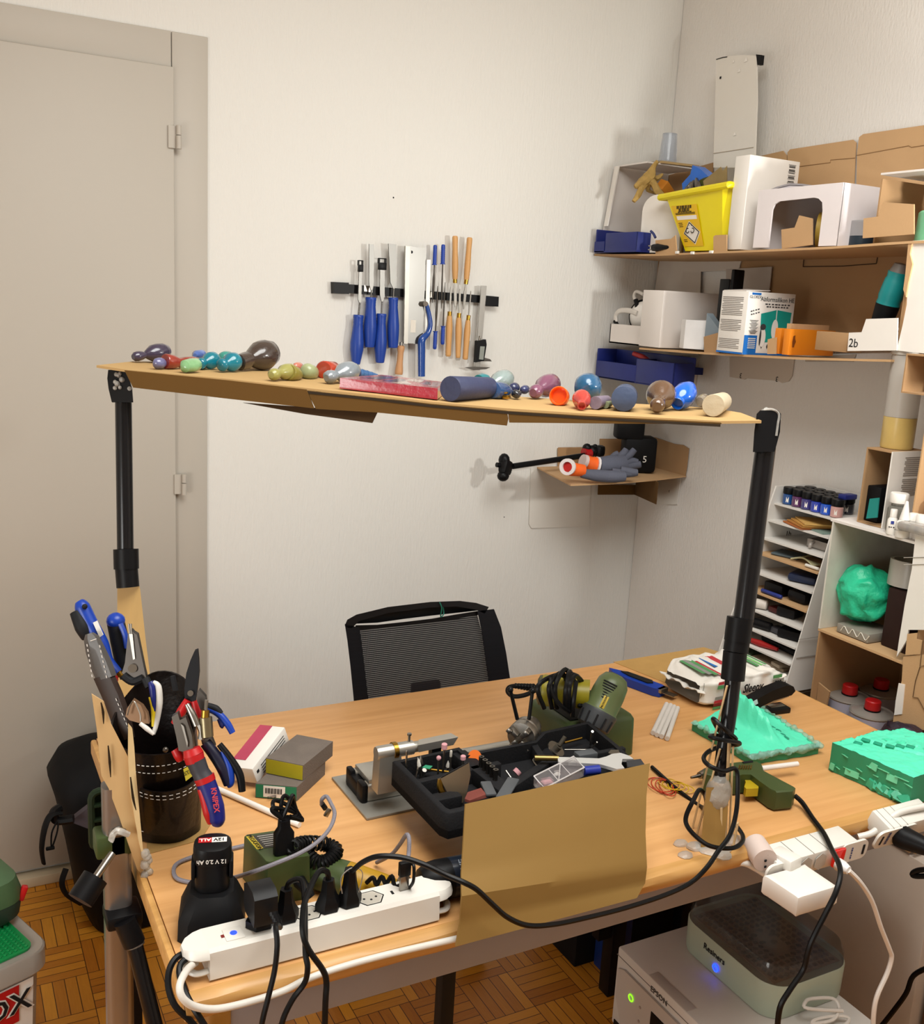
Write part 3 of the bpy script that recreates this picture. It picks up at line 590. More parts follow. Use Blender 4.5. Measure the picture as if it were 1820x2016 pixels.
b.text('2b', .026, at(1681, 676, X=1.7715), (0, -1, 0), (0, 0, 1)); build(b, 'front_flap', [WHITE, INK], t)
build(xz([(1387, 697), (1386, 663), (1414, 655), (1416, 697)], 1.774), 'front_tab', CARD2, t)
build(xz([(1511, 697), (1512, 668), (1529, 664), (1528, 697)], 1.78), 'front_tab', CARD, t)
p, c, s_ = wb(1666, 694, 1.785, .05, .09, .042); build(B().box(c, s_, bev=.001), 'front_tab', CARD2, t)
t = thing('cardboard_carton', 'white torn-edged carton wall right of the teal power tool', 'carton', (1.9, 1.3, ZB+.02))
build(xz([(1797, 474), (1792, 500), (1797, 520), (1788, 560), (1786, 600), (1778, 640), (1766, 690), (1860, 700), (1860, 470)], 1.776, .004), 'side_panel', WHITE, t)
build(B().prism([at(x, y, X=1.772) for x, y in ((1789, 477), (1797, 474), (1792, 500), (1797, 520), (1788, 560), (1784, 585), (1779, 570), (1783, 540))], (.012, 0, 0)), 'torn_edge', CARD, t)
b = B(); q0 = at(1766, 690, X=1.78); b.box((1.90, q0.y+.002, (ZB+ZA)/2+.012), (.235, .004, ZA-ZB-.025)); build(b, 'end_panel', CARD2, t)
# carton at the end of the upper shelf
t = thing('cardboard_carton', 'open brown carton at the right end of the upper shelf', 'carton', (1.9, 1.35, ZA+.008))
e0 = at(1690, 350, X=1.80); ze = at(1760, 340, X=1.80).z
b = B().box((1.9, 1.32, ze), (.2, .50, .004)); build(b, 'top_panel', WHITEC, t)
build(B().box((1.995, 1.32, (ZA+ze)/2), (.004, .5, ze-ZA-.02)), 'back_panel', CARD2, t)
build(B().box((1.9, 1.565, (ZA+ze)/2), (.2, .004, ze-ZA-.02)), 'end_panel', CARD2, t)
# ---- things on the upper shelf, left to right
NAVY = mat('#17246c', .45, var=.15)
def tray(T, w_, d_, h, th=.0025): 
    b = B(T); b.box((w_/2, d_/2, th/2), (w_, d_, th)); b.box((w_/2, th/2, h/2), (w_, th, h)); b.box((w_/2, d_-th/2, h/2), (w_, th, h)); b.box((th/2, d_/2, h/2), (th, d_, h)); b.box((w_-th/2, d_/2, h/2), (th, d_, h)); return b
p = at(1255, 499, X=1.772); M = axes(V((1.772, 2.335, ZA+.001)), V((0, 1, 0)))
t = thing('storage_bin', 'navy blue plastic bin on the upper shelf end against back wall', 'bin', (1.82, 2.42, ZA+.001), 'navy plastic bins')
M = Matrix.Translation(V((1.755, 2.335, ZA+.001)))
b = B(M).box((.06, .1, .002), (.12, .2, .004)).box((.002, .075, .028), (.004, .15, .052), bev=.002).box((.002, .178, .016), (.004, .05, .03)).box((.06, .002, .028), (.12, .004, .052), bev=.002).box((.06, .198, .034), (.12, .004, .064), bev=.002).box((.118, .1, .034), (.004, .2, .064))
build(b, 'bin', NAVY, t)
p, c, s_ = wb(1262, 488, 1.80, .1, .09, .055); solo(tray(Matrix.Translation(V((1.885, 2.40, ZA+.001))), .09, .06, .080, .003), 'cardboard_tray', CARD, 'small open cardboard tray behind the navy bin on upper shelf', 'tray')
# white open box frame
t = thing('display_box', 'white open-fronted cardboard box holding a dried root on upper shelf', 'box', (1.9, 2.44, ZA+.001))
tl = at(1222, 326, Y=2.52); bl = at(1199, 445, Y=2.52)
xl_, xr_ = tl.x, WX-.01; zt = tl.z
fw = .004
build(B().prism([V((xl_, 2.545, zt)), V((xr_, 2.545, zt+.0)), V((xr_, 2.545, ZA+.002)), V((bl.x, 2.545, ZA+.06))], (0, fw, 0)), 'back_panel', WHITEC, t)
build(B().prism([V((xl_, 2.545, zt)), V((bl.x, 2.545, bl.z)), V((bl.x-.002, 2.525, bl.z)), V((xl_-.002, 2.525, zt))], (.004, 0, 0)), 'side_panel', WHITE, t)
build(B().box(((xl_+xr_)/2, 2.47, zt), (xr_-xl_-.01, .14, .004)), 'top_panel', WHITEC, t)
for k in range(4): build(B().box(((xl_+xr_)/2+.02, 2.40+k*.012, zt+.006+.002*(k % 2)), (xr_-xl_-.06, .011, .006), rot=(0, -1, 1-k)), 'edge_slat', mat(['#b79a6a', '#8f8a80', '#c7a873', '#a09a90'][k], .7), t)
# clear cup on it
t = thing('drinking_cup', 'clear bluish plastic cup upside down on the white display box', 'cup', at(1314, 328, Y=2.43))
p = at(1314, 327, Y=2.43); s = mpp(p); p.z = zt+.012
CLEAR = mat('#d3dcea', .06, trans=.8, var=.02, alpha=.5)
build(B().lathe([(17*s, 0), (18.5*s, 0), (18*s, .003), (14.5*s, 52*s), (13.5*s, 53*s), (13*s, 52*s), (16.5*s, .002)], p, (0, 0, 1), 28, caps=False), 'cup_wall', CLEAR, t)
build(B().cyl(p+V((0, 0, 52*s)), p+V((0, 0, 53*s)), 14*s, n=28), 'cup_base', CLEAR, t)
# dried root
ROOT = mat('#a98a4c', .8, var=.35, scale=50, bump=.5, bscale=120)
r_ = lambda x, y, dz=0: at(x, y, D=2.80+dz)
b = B(); b.tube([r_(1295, 318), r_(1287, 332), r_(1277, 350), r_(1262, 362), r_(1250, 368)], [.006, .009, .017, .013, .005], n=9)
b.tube([r_(1277, 345), r_(1290, 352, .02), r_(1305, 342, .02)], [.012, .008, .003], n=7); b.tube([r_(1280, 355), r_(1292, 372), r_(1305, 388)], [.012, .010, .006], n=8)
b.tube([r_(1268, 360), r_(1260, 378), r_(1249, 397)], [.012, .009, .005], n=8); b.tube([r_(1275, 360), r_(1278, 374, .02), r_(1296, 384, .03)], [.01, .006, .003], n=7); b.noise(.005, 40)
solo(b, 'dried_root', ROOT, 'knobbly dried yellow brown root leaning over the yellow bin', 'root')
# white rounded board
p = at(1290, 495, X=1.80); q_ = at(1290, 384, X=1.80); pl = at(1258, 495, X=1.80); pr_ = at(1321, 495, X=1.80); W_ = abs(pl.y-pr_.y)*.9; H_ = q_.z-ZA
M = axes(V((1.812, p.y, ZA+.002+H_/2)), V((.35, -1, 0)), V((0, .02, 1))) 
pts = [(x, y) for x, y in rr2(W_, H_, W_*.34, 6)]; pts = [(x, y) if y > 0 else (W_/2*(1 if x > 0 else -1), y if abs(y) > H_*.45 else y) for x, y in pts]
solo(B().prism([M @ V((x, 0, y)) for x, y in pts], (M.to_3x3() @ V((0, .01, 0)))), 'rounded_board', WHITE, 'white board with rounded top standing left of the yellow bin', 'board')
solo(B().tube([at(x, y, X=1.778) for x, y in ((1291, 468), (1287, 460), (1282, 455))], .0035, n=8), 'marker_pen', mat('#2b3566', .4), 'short dark blue pen stub by the white rounded board', 'pen')
t = thing('mains_plug', 'black mains plug lying on the edge of the upper shelf', 'plug', V((1.775, 2.25, ZA+.002)))
a = V((1.775, 2.285, ZA+.012)); e = V((1.775, 2.235, ZA+.012))
build(B().tube([a, a*.6+e*.4, e, e+V((0.01, -.03, 0))], [.009, .011, .006, .004], n=10), 'plug_body', CABLE, t)
for dz in (-.005, .005): build(B().cyl(a+V((0, 0, dz)), a+V((-.003, .017, dz)), .002), 'pin', STEEL, t)
# yellow bin
YEL = mat('#e6d400', .35, var=.04)
t = thing('sharps_bin', 'yellow tapering plastic waste bin with hazard label on upper shelf', 'bin', V((1.87, 2.07, ZA+.002)))
zb = ZA+.003; bf = at(1337, 497, X=1.79); br = at(1430, 492, X=1.79)
tlp = at(1303, 388, X=1.775); trp = at(1434, 364, X=1.775)
ztp = tlp.z
y0b, y1b = bf.y, br.y; y0t, y1t = tlp.y, trp.y
def ringb(z, k, e=0): 
    ya = y0b+(y0t-y0b)*k+e; yb = y1b+(y1t-y1b)*k-e; xa = 1.795+(1.775-1.795)*k-e; xb = 1.94+.02*k+e
    return [V((cx, cy, z+zz)) for cx, cy, zz in [(xa+.02, ya, 0), (xa, ya-.02, 0), (xa, yb+.02, .012*k), (xa+.02, yb, .014*k), (xb-.02, yb, .014*k), (xb, yb+.02, .012*k), (xb, ya-.02, 0), (xb-.02, ya, 0)]]
H2 = ztp-zb
build(B().loft([ringb(zb, 0), ringb(zb+H2, 1), ringb(zb+H2, 1, -.004), ringb(zb+.006, .03, -.004)], caps=True), 'bin_body', YEL, t)
build(B().tube(ringb(zb+H2, 1, .002), .009, n=8, closed=True, res=3), 'rim', YEL, t)
# label on the bin's left face: local axes u along the face, v up
f0 = lambda u, v, e=.0015: (lambda k: V((1.795+(1.775-1.795)*k-e, (y0b+(y0t-y0b)*k-.02)*(1-u)+(y1b+(y1t-y1b)*k+.02)*u, zb+H2*v)))(v)
lb = B(); lb.grid(lambda i, j: f0(.04+.5*i, .08+.74*j), 4, 6); build(lb, 'hazard_label', mat('#e0b40c', .5), t)
lb = B(); lb.grid(lambda i, j: f0(.08+.42*i, .56+.07*j, .0018), 3, 2); D0 = [f0(.28, .60-.1, .0019), f0(.5, .32, .0019), f0(.30, .1, .0019), f0(.1, .36, .0019)]
lb.add([f0(.32, .53, .0019), f0(.52, .33, .0019), f0(.34, .11, .0019), f0(.12, .31, .0019)], [[0, 1, 2, 3]]); build(lb, 'white_diamond', WHITE, t)
lb = B(); dd_ = [f0(.32, .505, .0024), f0(.495, .33, .0024), f0(.338, .14, .0024), f0(.145, .312, .0024)]
for k in range(4): lb.tube([dd_[k], dd_[(k+1) % 4]], .0012, n=4, sm=False)
cc = f0(.31, .40, .0024)
for a_ in (90, 210, 330):
    ce = cc+V((0, .011*math.cos(R_(a_)), .011*math.sin(R_(a_)))); lb.tube([ce+V((0, .006*math.cos(R_(a_+d_)), .006*math.sin(R_(a_+d_)))) for d_ in range(-140, 141, 40)], .0011, n=4)
xdv = (f0(.6, .7)-f0(.2, .7)); ydv = f0(.3, .8)-f0(.3, .6)
lb.line(f0(.29, .785, .002), xdv, ydv, .060, .008, 9); lb.line(f0(.28, .735, .002), xdv, ydv, .045, .008, 7); lb.line(f0(.28, .70, .002), xdv, ydv, .055, .003, 9)
for v in (.66, .68, .50, .47, .44, .20, .17): lb.tube([f0(.08, v, .002), f0(.16 if v < .6 else .48, v, .002)], .0008, n=4, sm=False)
build(lb, 'label_print', mat('#2a2418', .6), t)
# things in the bin
b = B(); g = lambda x, y, X=1.84: at(x, y, X=X)
b.prism([g(1345, 382), g(1343, 362), g(1360, 344), g(1364, 324), g(1378, 334), g(1394, 347), g(1385, 352), g(1372, 356), g(1352, 368)], (.05, .01, 0)); b.noise(.004, 30)
solo(b, 'blue_glove', mat('#1d63c4', .35, var=.2, scale=30), 'crumpled bright blue plastic glove sticking out of the yellow bin', 'glove')
solo(B().prism([g(1388, 378, 1.82), g(1385, 356, 1.82), g(1420, 328, 1.82), g(1424, 336, 1.82), g(1432, 326, 1.82), g(1432, 366, 1.82)], (.01, .01, 0)), 'wood_offcut', mat('#8f7a50', .8, var=.25, scale=30), 'dirty wood offcuts sticking out of yellow bin beside the white box', 'wood offcut')
b = B(); 
for (xa, ya, xb, yb) in ((1350, 388, 1362, 358), (1362, 384, 1366, 356), (1378, 380, 1372, 352)): b.tube([g(xa, ya, 1.83), g((xa+xb)/2, (ya+yb)/2, 1.825), g(xb, yb, 1.83)], [.008, .010, .004], n=8)
b.noise(.003, 50); solo(b, 'foil_wrapper', mat('#6f6a66', .2, .8), 'dark shiny foil wrappers under the blue glove in the bin', 'wrapper')
solo(B().box(at(1310, 373, X=1.90), (.05, .03, .03), rot=(20, 30, 20), bev=.002), 'orange_carton', mat('#c47a1e', .6), 'small orange carton behind the dried root on upper shelf', 'carton')
# tall white box with barcode
p, c, s_ = wb(1458, 490, 1.785, .165, .05, 0); h = at(1457, 307, X=1.785).z-ZA-.003; c = V((1.785+.0825, p.y+.025, ZA+.003+h/2))
t = thing('white_box', 'tall white product box with barcode standing on the upper shelf', 'box', V((c.x, c.y, ZA+.003)))
build(B().box(c, (.165, .05, h), bev=.001), 'box_body', WHITE, t)
b = B(); zc = ZA+.003+h*.83
for k in range(24):
    if k % 5 != 3: b.box((c.x+.058, p.y-.0005, zc+.028-k*.0028), (.020+.004*(k % 3 == 0), .0008, .0007+.0006*(k*7 % 3)))
build(b, 'barcode', INK, t)
# white paper arch box
p = at(1647, 476, X=1.785); h = at(1644, 349, X=1.785).z-p.z; far = at(1489, 430, X=1.785).y; zb2 = ZA+.006
PAPER = mat('#e2dbdc', .7, var=.03, bump=.35, bscale=14)
t = thing('paper_box', 'white paper covered box with a round-cornered opening on upper shelf', 'box', V((1.87, (p.y+far)/2, zb2)))
ya, yb = p.y, far; h2 = h-.004
o0 = at(1617, 440, X=1.785).y; o1 = at(1518, 440, X=1.785).y; oz = at(1565, 392, X=1.785).z
arc = [(o0, zb2), (o0, oz-.03), (o0+.004, oz-.012), (o0+.016, oz-.003), (o0+.03, oz), (o1-.02, oz-.002), (o1-.006, oz-.008), (o1, oz-.02), (o1, zb2)]
poly = [V((1.785, ya, zb2)), V((1.785, ya, zb2+h2)), V((1.785, yb, zb2+h2)), V((1.785, yb, zb2))]+[V((1.785, y_, z_)) for y_, z_ in arc[::-1]]
build(B().prism(poly, (.004, 0, 0)), 'front_panel', PAPER, t)
build(B().box((1.90, ya+.002, zb2+h2/2), (.225, .004, h2)).box((1.9, (ya+yb)/2, zb2+h2-.002), (.225, yb-ya-.004, .004)).box((1.9, yb-.002, zb2+h2/2), (.225, .004, h2)), 'box_shell', PAPER, t)
t = thing('tape_roll', 'roll of yellow masking tape standing inside the white paper box', 'tape', at(1610, 478, X=1.84))
p = at(1614, 436, X=1.85); tr = .040; p.z = zb2+.002+tr
def annulus(b, p, ax, r0, r1, wd, n=32): return b.lathe([(r0, 0), (r1, 0), (r1, wd), (r0, wd), (r0, 0)], p, ax, n, caps=False)
build(annulus(B(), p, (.55, -.8, 0), tr*.68, tr, .045), 'tape', mat('#c9a544', .5), t); build(annulus(B(), p, (.55, -.8, 0), tr*.62, tr*.68, .045), 'core', CARD2, t)
t = thing('sanding_pad', 'flat grey pad curled up on top of the white paper box', 'pad', at(1550, 365, X=1.85))
zz = zb2+h2
build(B().loft([[V((1.83+dx, y_, zz+zo)) for dx, zo in ((0, z_), (.1, z_), (.1, z_+.004), (0, z_+.004))] for y_, z_ in ((1.93, .001), (1.90, .008), (1.86, .013), (1.82, .009), (1.78, .001))]), 'pad_top', mat('#9c979a', .8), t)
build(B().loft([[V((1.832+dx, y_, zz+zo)) for dx, zo in ((0, .001), (.096, .001), (.096, z_), (0, z_))] for y_, z_ in ((1.925, .002), (1.90, .007), (1.86, .012), (1.82, .008), (1.785, .002))]), 'pad_foam', mat('#c5c0c6', .9), t)
t = thing('jar', 'dark round jar behind the cardboard tab right of the paper box', 'jar', at(1696, 470, X=1.83))
p = at(1700, 468, X=1.85); p.z = ZA+.008; build(B().cyl(p, p+V((0, 0, .022)), .03, n=24), 'jar_base', mat('#1d2c38', .3), t); build(B().cyl(p+V((0, 0, .022)), p+V((0, 0, .055)), .03, n=24), 'jar_wall', mat('#c9ccd0', .1, trans=.7, alpha=.6), t)
t = thing('casting_tub', 'mint green tub with blue printed label at the right frame edge', 'tub', V((1.86, 1.38, ZA+.01)))
p = at(1787, 461, X=1.80); z0 = ZA+.008; c = V((1.80+.055, p.y-.045, z0))
MINT = mat('#7fc79c', .4)
build(B().lathe([(.052, 0), (.056, .004), (.054, .062), (.050, .066)], c, (0, 0, 1), 32), 'tub', MINT, t)
b = B(); 
for k in range(7):
    a0, a1 = 175+k*10, 185+k*10; P4 = [c+V((.0562*math.cos(R_(a)), .0562*math.sin(R_(a)), z)) for a, z in ((a0, .030), (a1, .030), (a1, .055), (a0, .055))]; b.mt(0 if k < 3 else 1).add(P4, [[0, 1, 2, 3]])
build(b, 'label', [mat('#1f58a8', .5), WHITE], t)
t = thing('paper_cups', 'stack of white ribbed cups standing on the mint tub', 'cups', c+V((0.02, 0, .068)))
build(B().lathe([(.030, 0), (.032, .022), (.036, .024), (.036, .030), (.033, .031), (.036, .045), (.038, .046), (.038, .052)], c+V((.02, -.005, .068)), (0, 0, 1), 28), 'cups', WHITE, t)
# standing flap on the wall above
t = thing('cardboard_strip', 'tall narrow white cardboard strip standing up above the shelf boxes', 'cardboard strip', at(1452, 310, X=1.955))
b = B(); XS = 1.955
b.prism([at(x, y, X=XS) for x, y in ((1405, 330), (1411, 116), (1420, 112), (1462, 108), (1490, 110), (1491, 200), (1486, 330))], (.004, 0, 0)); build(b, 'strip_panel', mat('#d9d4cb', .7, var=.02), t)
build(B().prism([at(x, y, X=XS-.0005) for x, y in ((1489, 107), (1499, 108), (1497, 127), (1492, 128))], (.012, 0, 0)), 'black_corner', BLACK, t)
build(B().tube([at(x, y, X=XS-.001) for x, y in ((1411, 117), (1424, 113), (1432, 112))], .0012, n=5, sm=False), 'black_corner', BLACK, t)
for (x, y, r) in ((1469, 118, 5), (1456, 139, 4), (1445, 121, 3), (1447, 264, 4)): 
    P0 = at(x, y, X=XS-.001); k = r*mpp(P0); build(B().prism([P0+V((0, k, -k*.8)), P0+V((0, -k, -k*.6)), P0+V((0, -k*.2, k))], (-.0008, 0, 0)), 'torn_paper', WHITE, t)
build(B().tube([at(1405, 302, X=XS-.001), at(1484, 290, X=XS-.001)], .001, n=5, sm=False), 'crease', mat('#b5a999', .8), t)
build(B().box(at(1419, 153, X=XS-.001), (.001, .006, .006)), 'black_corner', BLACK, t)
# ---- things on the lower shelf
t = thing('narrow_box', 'narrow white open box fixed to back wall left of the shelf', 'box', at(1230, 660, Y=2.45))
a = at(1197, 672, Y=2.5); M = Matrix.Translation(V((1.81, 2.30, 1.43))); 
f1 = at(1200, 668, X=1.80); f2 = at(1264, 676, X=1.80)
M = axes(V((1.80, f2.y, 1.425)), V((0, 1, 0))); Ln = min(2.555, f1.y)-f2.y
zt = at(1200, 637, X=1.80).z-1.425
build(B(Matrix.Translation(V((1.80, f2.y, 1.425)))).box((.002, Ln/2, zt/2), (.004, Ln, zt)).box((.06, Ln/2, .002), (.12, Ln, .004)).box((.118, Ln/2, zt/2), (.004, Ln, zt)).box((.06, Ln-.002, zt/2), (.12, .004, zt)), 'open_box', WHITEC, t)
t = thing('respirator_mask', 'white half mask respirator with black straps in the narrow box', 'mask', at(1262, 640, X=1.86))
p = at(1268, 622, X=1.87); p.z = 1.425+.04+.042
build(B().lathe([(.045, 0), (.042, .01), (.03, .022), (.012, .028)], p, (-.9, -.35, 0), 26), 'filter_cup', WHITE, t)
build(annulus(B(), p+V((.004, 0, 0)), (-.9, -.35, 0), .044, .050, .008), 'black_rim', BLACK, t)
b = B().tube([at(x, y, X=1.84) for x, y in ((1255, 617), (1240, 612), (1222, 612), (1213, 620), (1213, 634))], .004, n=8, flat=2); build(b, 'strap', mat('#d6d0c8', .6), t)
build(B().tube([at(x, y, X=1.86) for x, y in ((1268, 580), (1254, 574), (1249, 585), (1258, 600), (1253, 612))], .005, n=8), 'strap', mat('#cfc9c0', .6), t)
build(B().tube([at(x, y, X=1.84) for x, y in ((1211, 632), (1216, 640))], .006, n=8), 'buckle', BLACK, t); build(B().tube([at(x, y, X=1.85) for x, y in ((1252, 590), (1255, 605), (1250, 622))], .007, n=8), 'buckle', BLACK, t)
p = at(1297, 691, X=1.77); hh = at(1290, 572, X=1.77).z-(ZB-.006); fy = at(1265, 600, X=1.77).y
solo(B().box((1.77+.10, (p.y+fy)/2, ZB-.005+hh/2), (.20, fy-p.y, hh), bev=.0015), 'white_box', WHITEC, 'large plain white box on the lower shelf, left end', 'box')
t = thing('white_pot', 'small white angular pot in front of the large white box', 'pot', at(1365, 690, X=1.775))
p = at(1375, 688, X=1.775); h = .075
b = B(); k8 = [(-.04, .02), (-.03, .045), (0, .055), (.035, .05), (.055, .03), (.055, 0), (.02, -.015), (-.02, -.01)]
c = V((1.775+.075, p.y+.035, ZB)); build(B().loft([[c+V((x*1.75, y*1.5, z)) for x, y in k8] for z in (0, h)]), 'pot', mat('#dedddd', .4), t)
build(B().sph(c+V((.0, .02, h)), (.045, .03, .002), 20), 'pot_well', mat('#bdbcbc', .5), t)
t = thing('tablet', 'thin black slab standing on edge behind the white pot', 'tablet', at(1420, 690, X=1.80))
p = at(1424, 640, X=1.81); zt2 = at(1426, 529, X=1.81).z; ys = at(1407, 600, X=1.81).y-p.y
build(B().box((1.853, p.y+.012, (ZB+.001+zt2)/2), (.036, .012, zt2-ZB-.001), rot=(0, 0, 0), bev=.003), 'slab', BLACK, t)
build(B().box((1.834, p.y+.035, (ZB+.001+zt2)/2-.01), (.006, .035, zt2-ZB-.03), bev=.002), 'side_edge', BLACK, t)
p = at(1408, 660, X=1.79); solo(B().prism([V((1.80, p.y-.01, ZB+.001)), V((1.80, p.y+.05, ZB+.001)), V((1.80, p.y+.05, ZB+.095)), V((1.80, p.y-.01, ZB+.05))], (.02, 0, 0)), 'folder', mat('#7f8c96', .6), 'blue grey card folder between the white pot and silicone box', 'folder')
# silicone kit box
p = at(1461, 704, X=1.765); h = at(1458, 579, X=1.765).z-p.z; sy = at(1415, 650, X=1.765).y-p.y; sx = .155; z0 = ZB+.001
t = thing('silicone_kit_box', 'printed moulding silicone box with teal picture on lower shelf', 'box', V((1.765+sx/2, p.y+sy/2, z0)))
M = Matrix.Translation(V((1.765, p.y, z0)))
build(B(M).box((sx/2, sy/2, h/2), (sx, sy, h), bev=.001), 'box_body', WHITE, t)
F = lambda u, v, e=.0006: M @ V((u*sx, -e, v*h)); G = lambda u, v, e=.0006: M @ V((-e, (1-u)*sy, v*h))
qd = lambda b, f_, a0, b0, a1, b1, e=.0006: b.add([f_(a0, b0, e), f_(a1, b0, e), f_(a1, b1, e), f_(a0, b1, e)], [[0, 1, 2, 3]])
bl = mat('#1467b8', .5); te = mat('#159488', .5); 
b = B(); qd(b, F, 0, 0, .27, .31); qd(b, F, .07, .95, .26, .985); qd(b, F, 0, 0, 1, .03, .0005); qd(b, G, 0, 0, 1, .03); build(b, 'blue_print', bl, t)
b = B(); b.add([F(.30, .66), F(.62, .73), F(.63, .22), F(.34, .2)], [[0, 1, 2, 3]]); b.add([F(.64, .73), F(.95, .70), F(.93, .3), F(.65, .22)], [[0, 1, 2, 3]]); build(b, 'mould_picture', te, t)
b = B(); b.add([F(.62+.07*math.cos(a/10*math.pi), .42+.16*math.sin(a/10*math.pi), .001) for a in range(20)], [list(range(20))]); b.add([F(.38+.065*math.cos(a/10*math.pi), .28+.15*math.sin(a/10*math.pi), .001) for a in range(20)], [list(range(20))]); build(b, 'figure_picture', WHITE, t)
b = B(); b.add([F(.37+.06*math.cos(a/10*math.pi), .45+.05*math.sin(a/10*math.pi), .0012) for a in range(20)], [list(range(20))]); b.add([F(.33+.02*math.cos(a/10*math.pi), .28+.13*math.sin(a/10*math.pi), .0012) for a in range(20)], [list(range(20))])
b.text('Abformsilikon HE', .0155, F(.62, .89), (1, 0, 0), (0, 0, 1)); b.line(F(.64, .815), (1, 0, 0), (0, 0, 1), .085, .003, 8); b.line(F(.64, .775), (1, 0, 0), (0, 0, 1), .075, .003, 8)
b.text('GLOREX', .010, F(.15, .915), (1, 0, 0), (0, 0, 1)); b.line(F(.17, .71), (1, .0, .25), (-.25, 0, 1), .03, .003, 4); b.line(F(.18, .66), (1, 0, .25), (-.25, 0, 1), .03, .003, 4)
for k in range(12): b.box(F(.17, .55-k*.019), (.028-.006*(k % 3), .0006, .0012))
[b.add([F(u_+.018*a, .14+.045*c) for a, c in ((0, -1), (1, 0), (0, 1), (-1, 0))], [[0, 1, 2, 3]]) for u_ in (.38, .5)]
build(b, 'print', mat('#3a3a3c', .6), t)
b = B()
for k in range(30):
    if k not in (11, 12, 20, 21, 22, 23): b.box(G(.45-.03*(k % 4 == 3), .9-k*.028), (.0006, sy*(.78-.14*(k % 4 == 3)), .0014))
build(b, 'side_print', mat('#77706a', .6), t)
b = B()
for k in range(6): b.box(F(.16, .26-k*.03, .0012), (.024, .0006, .002))
build(b, 'white_print', WHITE, t)
build(B(M).prism([V((0, sy*.1, h)), V((0, sy*.95, h)), V((sx*.5, sy*.95, h+.006)), V((sx*.5, sy*.1, h+.004))], (0, 0, .0015)), 'top_flap', WHITEC, t)
# orange boxes
OR = mat('#d77c16', .45, var=.05)
for i, (x, lab) in enumerate(((1534, 'flat orange hanging box, the rear of the pair on lower shelf'), (1552, 'flat orange hanging box with slot, the front of the pair on lower shelf'))):
    p = at(x, 697, X=1.785-.01*i); t = thing('orange_box', lab, 'box', V((1.86, p.y, ZB+.01)), 'orange flat boxes'); M = axes(V((p.x, p.y, ZB+.010)), V((1, .12, 0)))
    build(B(M).box((.085, .009, .030), (.17, .018, .060), bev=.001), 'carton', OR, t)
    if i: build(B(M).prism([V((x_, -.0006, z_)) for x_, z_ in ((.012, .018), (.018, .018), (.019, .024), (.023, .031), (.019, .038), (.018, .046), (.012, .044), (.010, .031))], (0, .0005, 0)), 'hang_slot', mat('#7a3c08', .6), t)
solo(B(axes(V((1.80, 1.745, ZB+.012)), V((1, .1, 0)))).box((.07, .03, .036), (.14, .012, .068)), 'cardboard_piece', CARD, 'loose cardboard piece standing behind the orange boxes', 'cardboard')
# teal power tool
a = at(1738, 632, X=1.83); e = at(1776, 520, X=1.83); ax = e-a
t = thing('power_tool', 'teal and black rod-shaped power tool leaning in the lower shelf corner', 'power tool', a); s = mpp(a); L = ax.length
a = a-ax.normalized()*.05; L += .05; 
build(B().lathe([(15*s, 0), (21*s, .05), (23*s, L*.50)], a, ax, 20), 'grip', BLACKM, t)
build(B().lathe([(23*s, L*.50), (22*s, L*.55), (23.5*s, L*.6), (21*s, L*.80), (19*s, L*.83), (20*s, L*.9)], a, ax, 20), 'body', mat('#0d7f80', .4), t)
build(B().lathe([(18*s, L*.90), (13*s, L*1.0), (4*s, L*1.01)], a, ax, 20), 'nose', mat('#6a635c', .5), t)
# navy bin in the corner below
t = thing('storage_bin', 'navy blue two-part plastic bin on the wall below the lower shelf', 'bin', (1.86, 2.3, 1.31), 'navy plastic bins')
ya = at(1326, 748, X=1.80).y; yb = 2.545; yd = at(1252, 735, X=1.80).y
zb3 = 1.318; zt3 = at(1345, 717, X=1.80).z
xw = 1.80+.075; xm = 1.8375
b = B().box((xm, (ya+yb)/2, zb3+.003), (.075, yb-ya, .006), bev=.002).box((1.803, (ya+yd)/2, (zb3+zt3)/2), (.006, yd-ya, zt3-zb3), bev=.003).box((1.803, (yd+yb)/2, (zb3+zt3)/2-.01), (.006, yb-yd, zt3-zb3-.02), bev=.002).box((xm, ya+.003, (zb3+zt3)/2), (.075, .006, zt3-zb3), bev=.003).box((xm, yd, (zb3+zt3)/2), (.075, .006, zt3-zb3), bev=.003).box((xm, yb-.003, (zb3+zt3)/2+.008), (.075, .006, zt3-zb3+.016), bev=.003).box((xw-.003, (ya+yb)/2, (zb3+zt3)/2+.008), (.006, yb-ya, zt3-zb3+.016), bev=.003)
build(b, 'bin', NAVY, t)
build(B().box((1.9475, (ya+yb)/2+.05, zb3+.04), (.143, .2, .02)), 'wall_bracket', NAVY, t)
solo(B().tube([at(1284, 716, X=1.85), at(1268, 704, X=1.84), at(1248, 696, X=1.83)], [.006, .008, .007], n=12), 'screwdriver', mat('#a02a2c', .4), 'red screwdriver handle sticking up out of the navy wall bin', 'screwdriver')
t = thing('cardboard_flap', 'pale carton flap with folded tabs below the navy wall bin', 'cardboard flap', at(1300, 760, X=WX))
build(xz([(1180, 730), (1376, 705), (1366, 790), (1300, 790), (1284, 760), (1240, 755), (1182, 742)], WX-.004), 'flap_panel', mat('#d2c7b9', .8, var=.02), t)
build(xz([(1190, 737), (1240, 742), (1252, 752), (1225, 750), (1200, 745)], 1.93), 'paper_tab', WHITE, t)
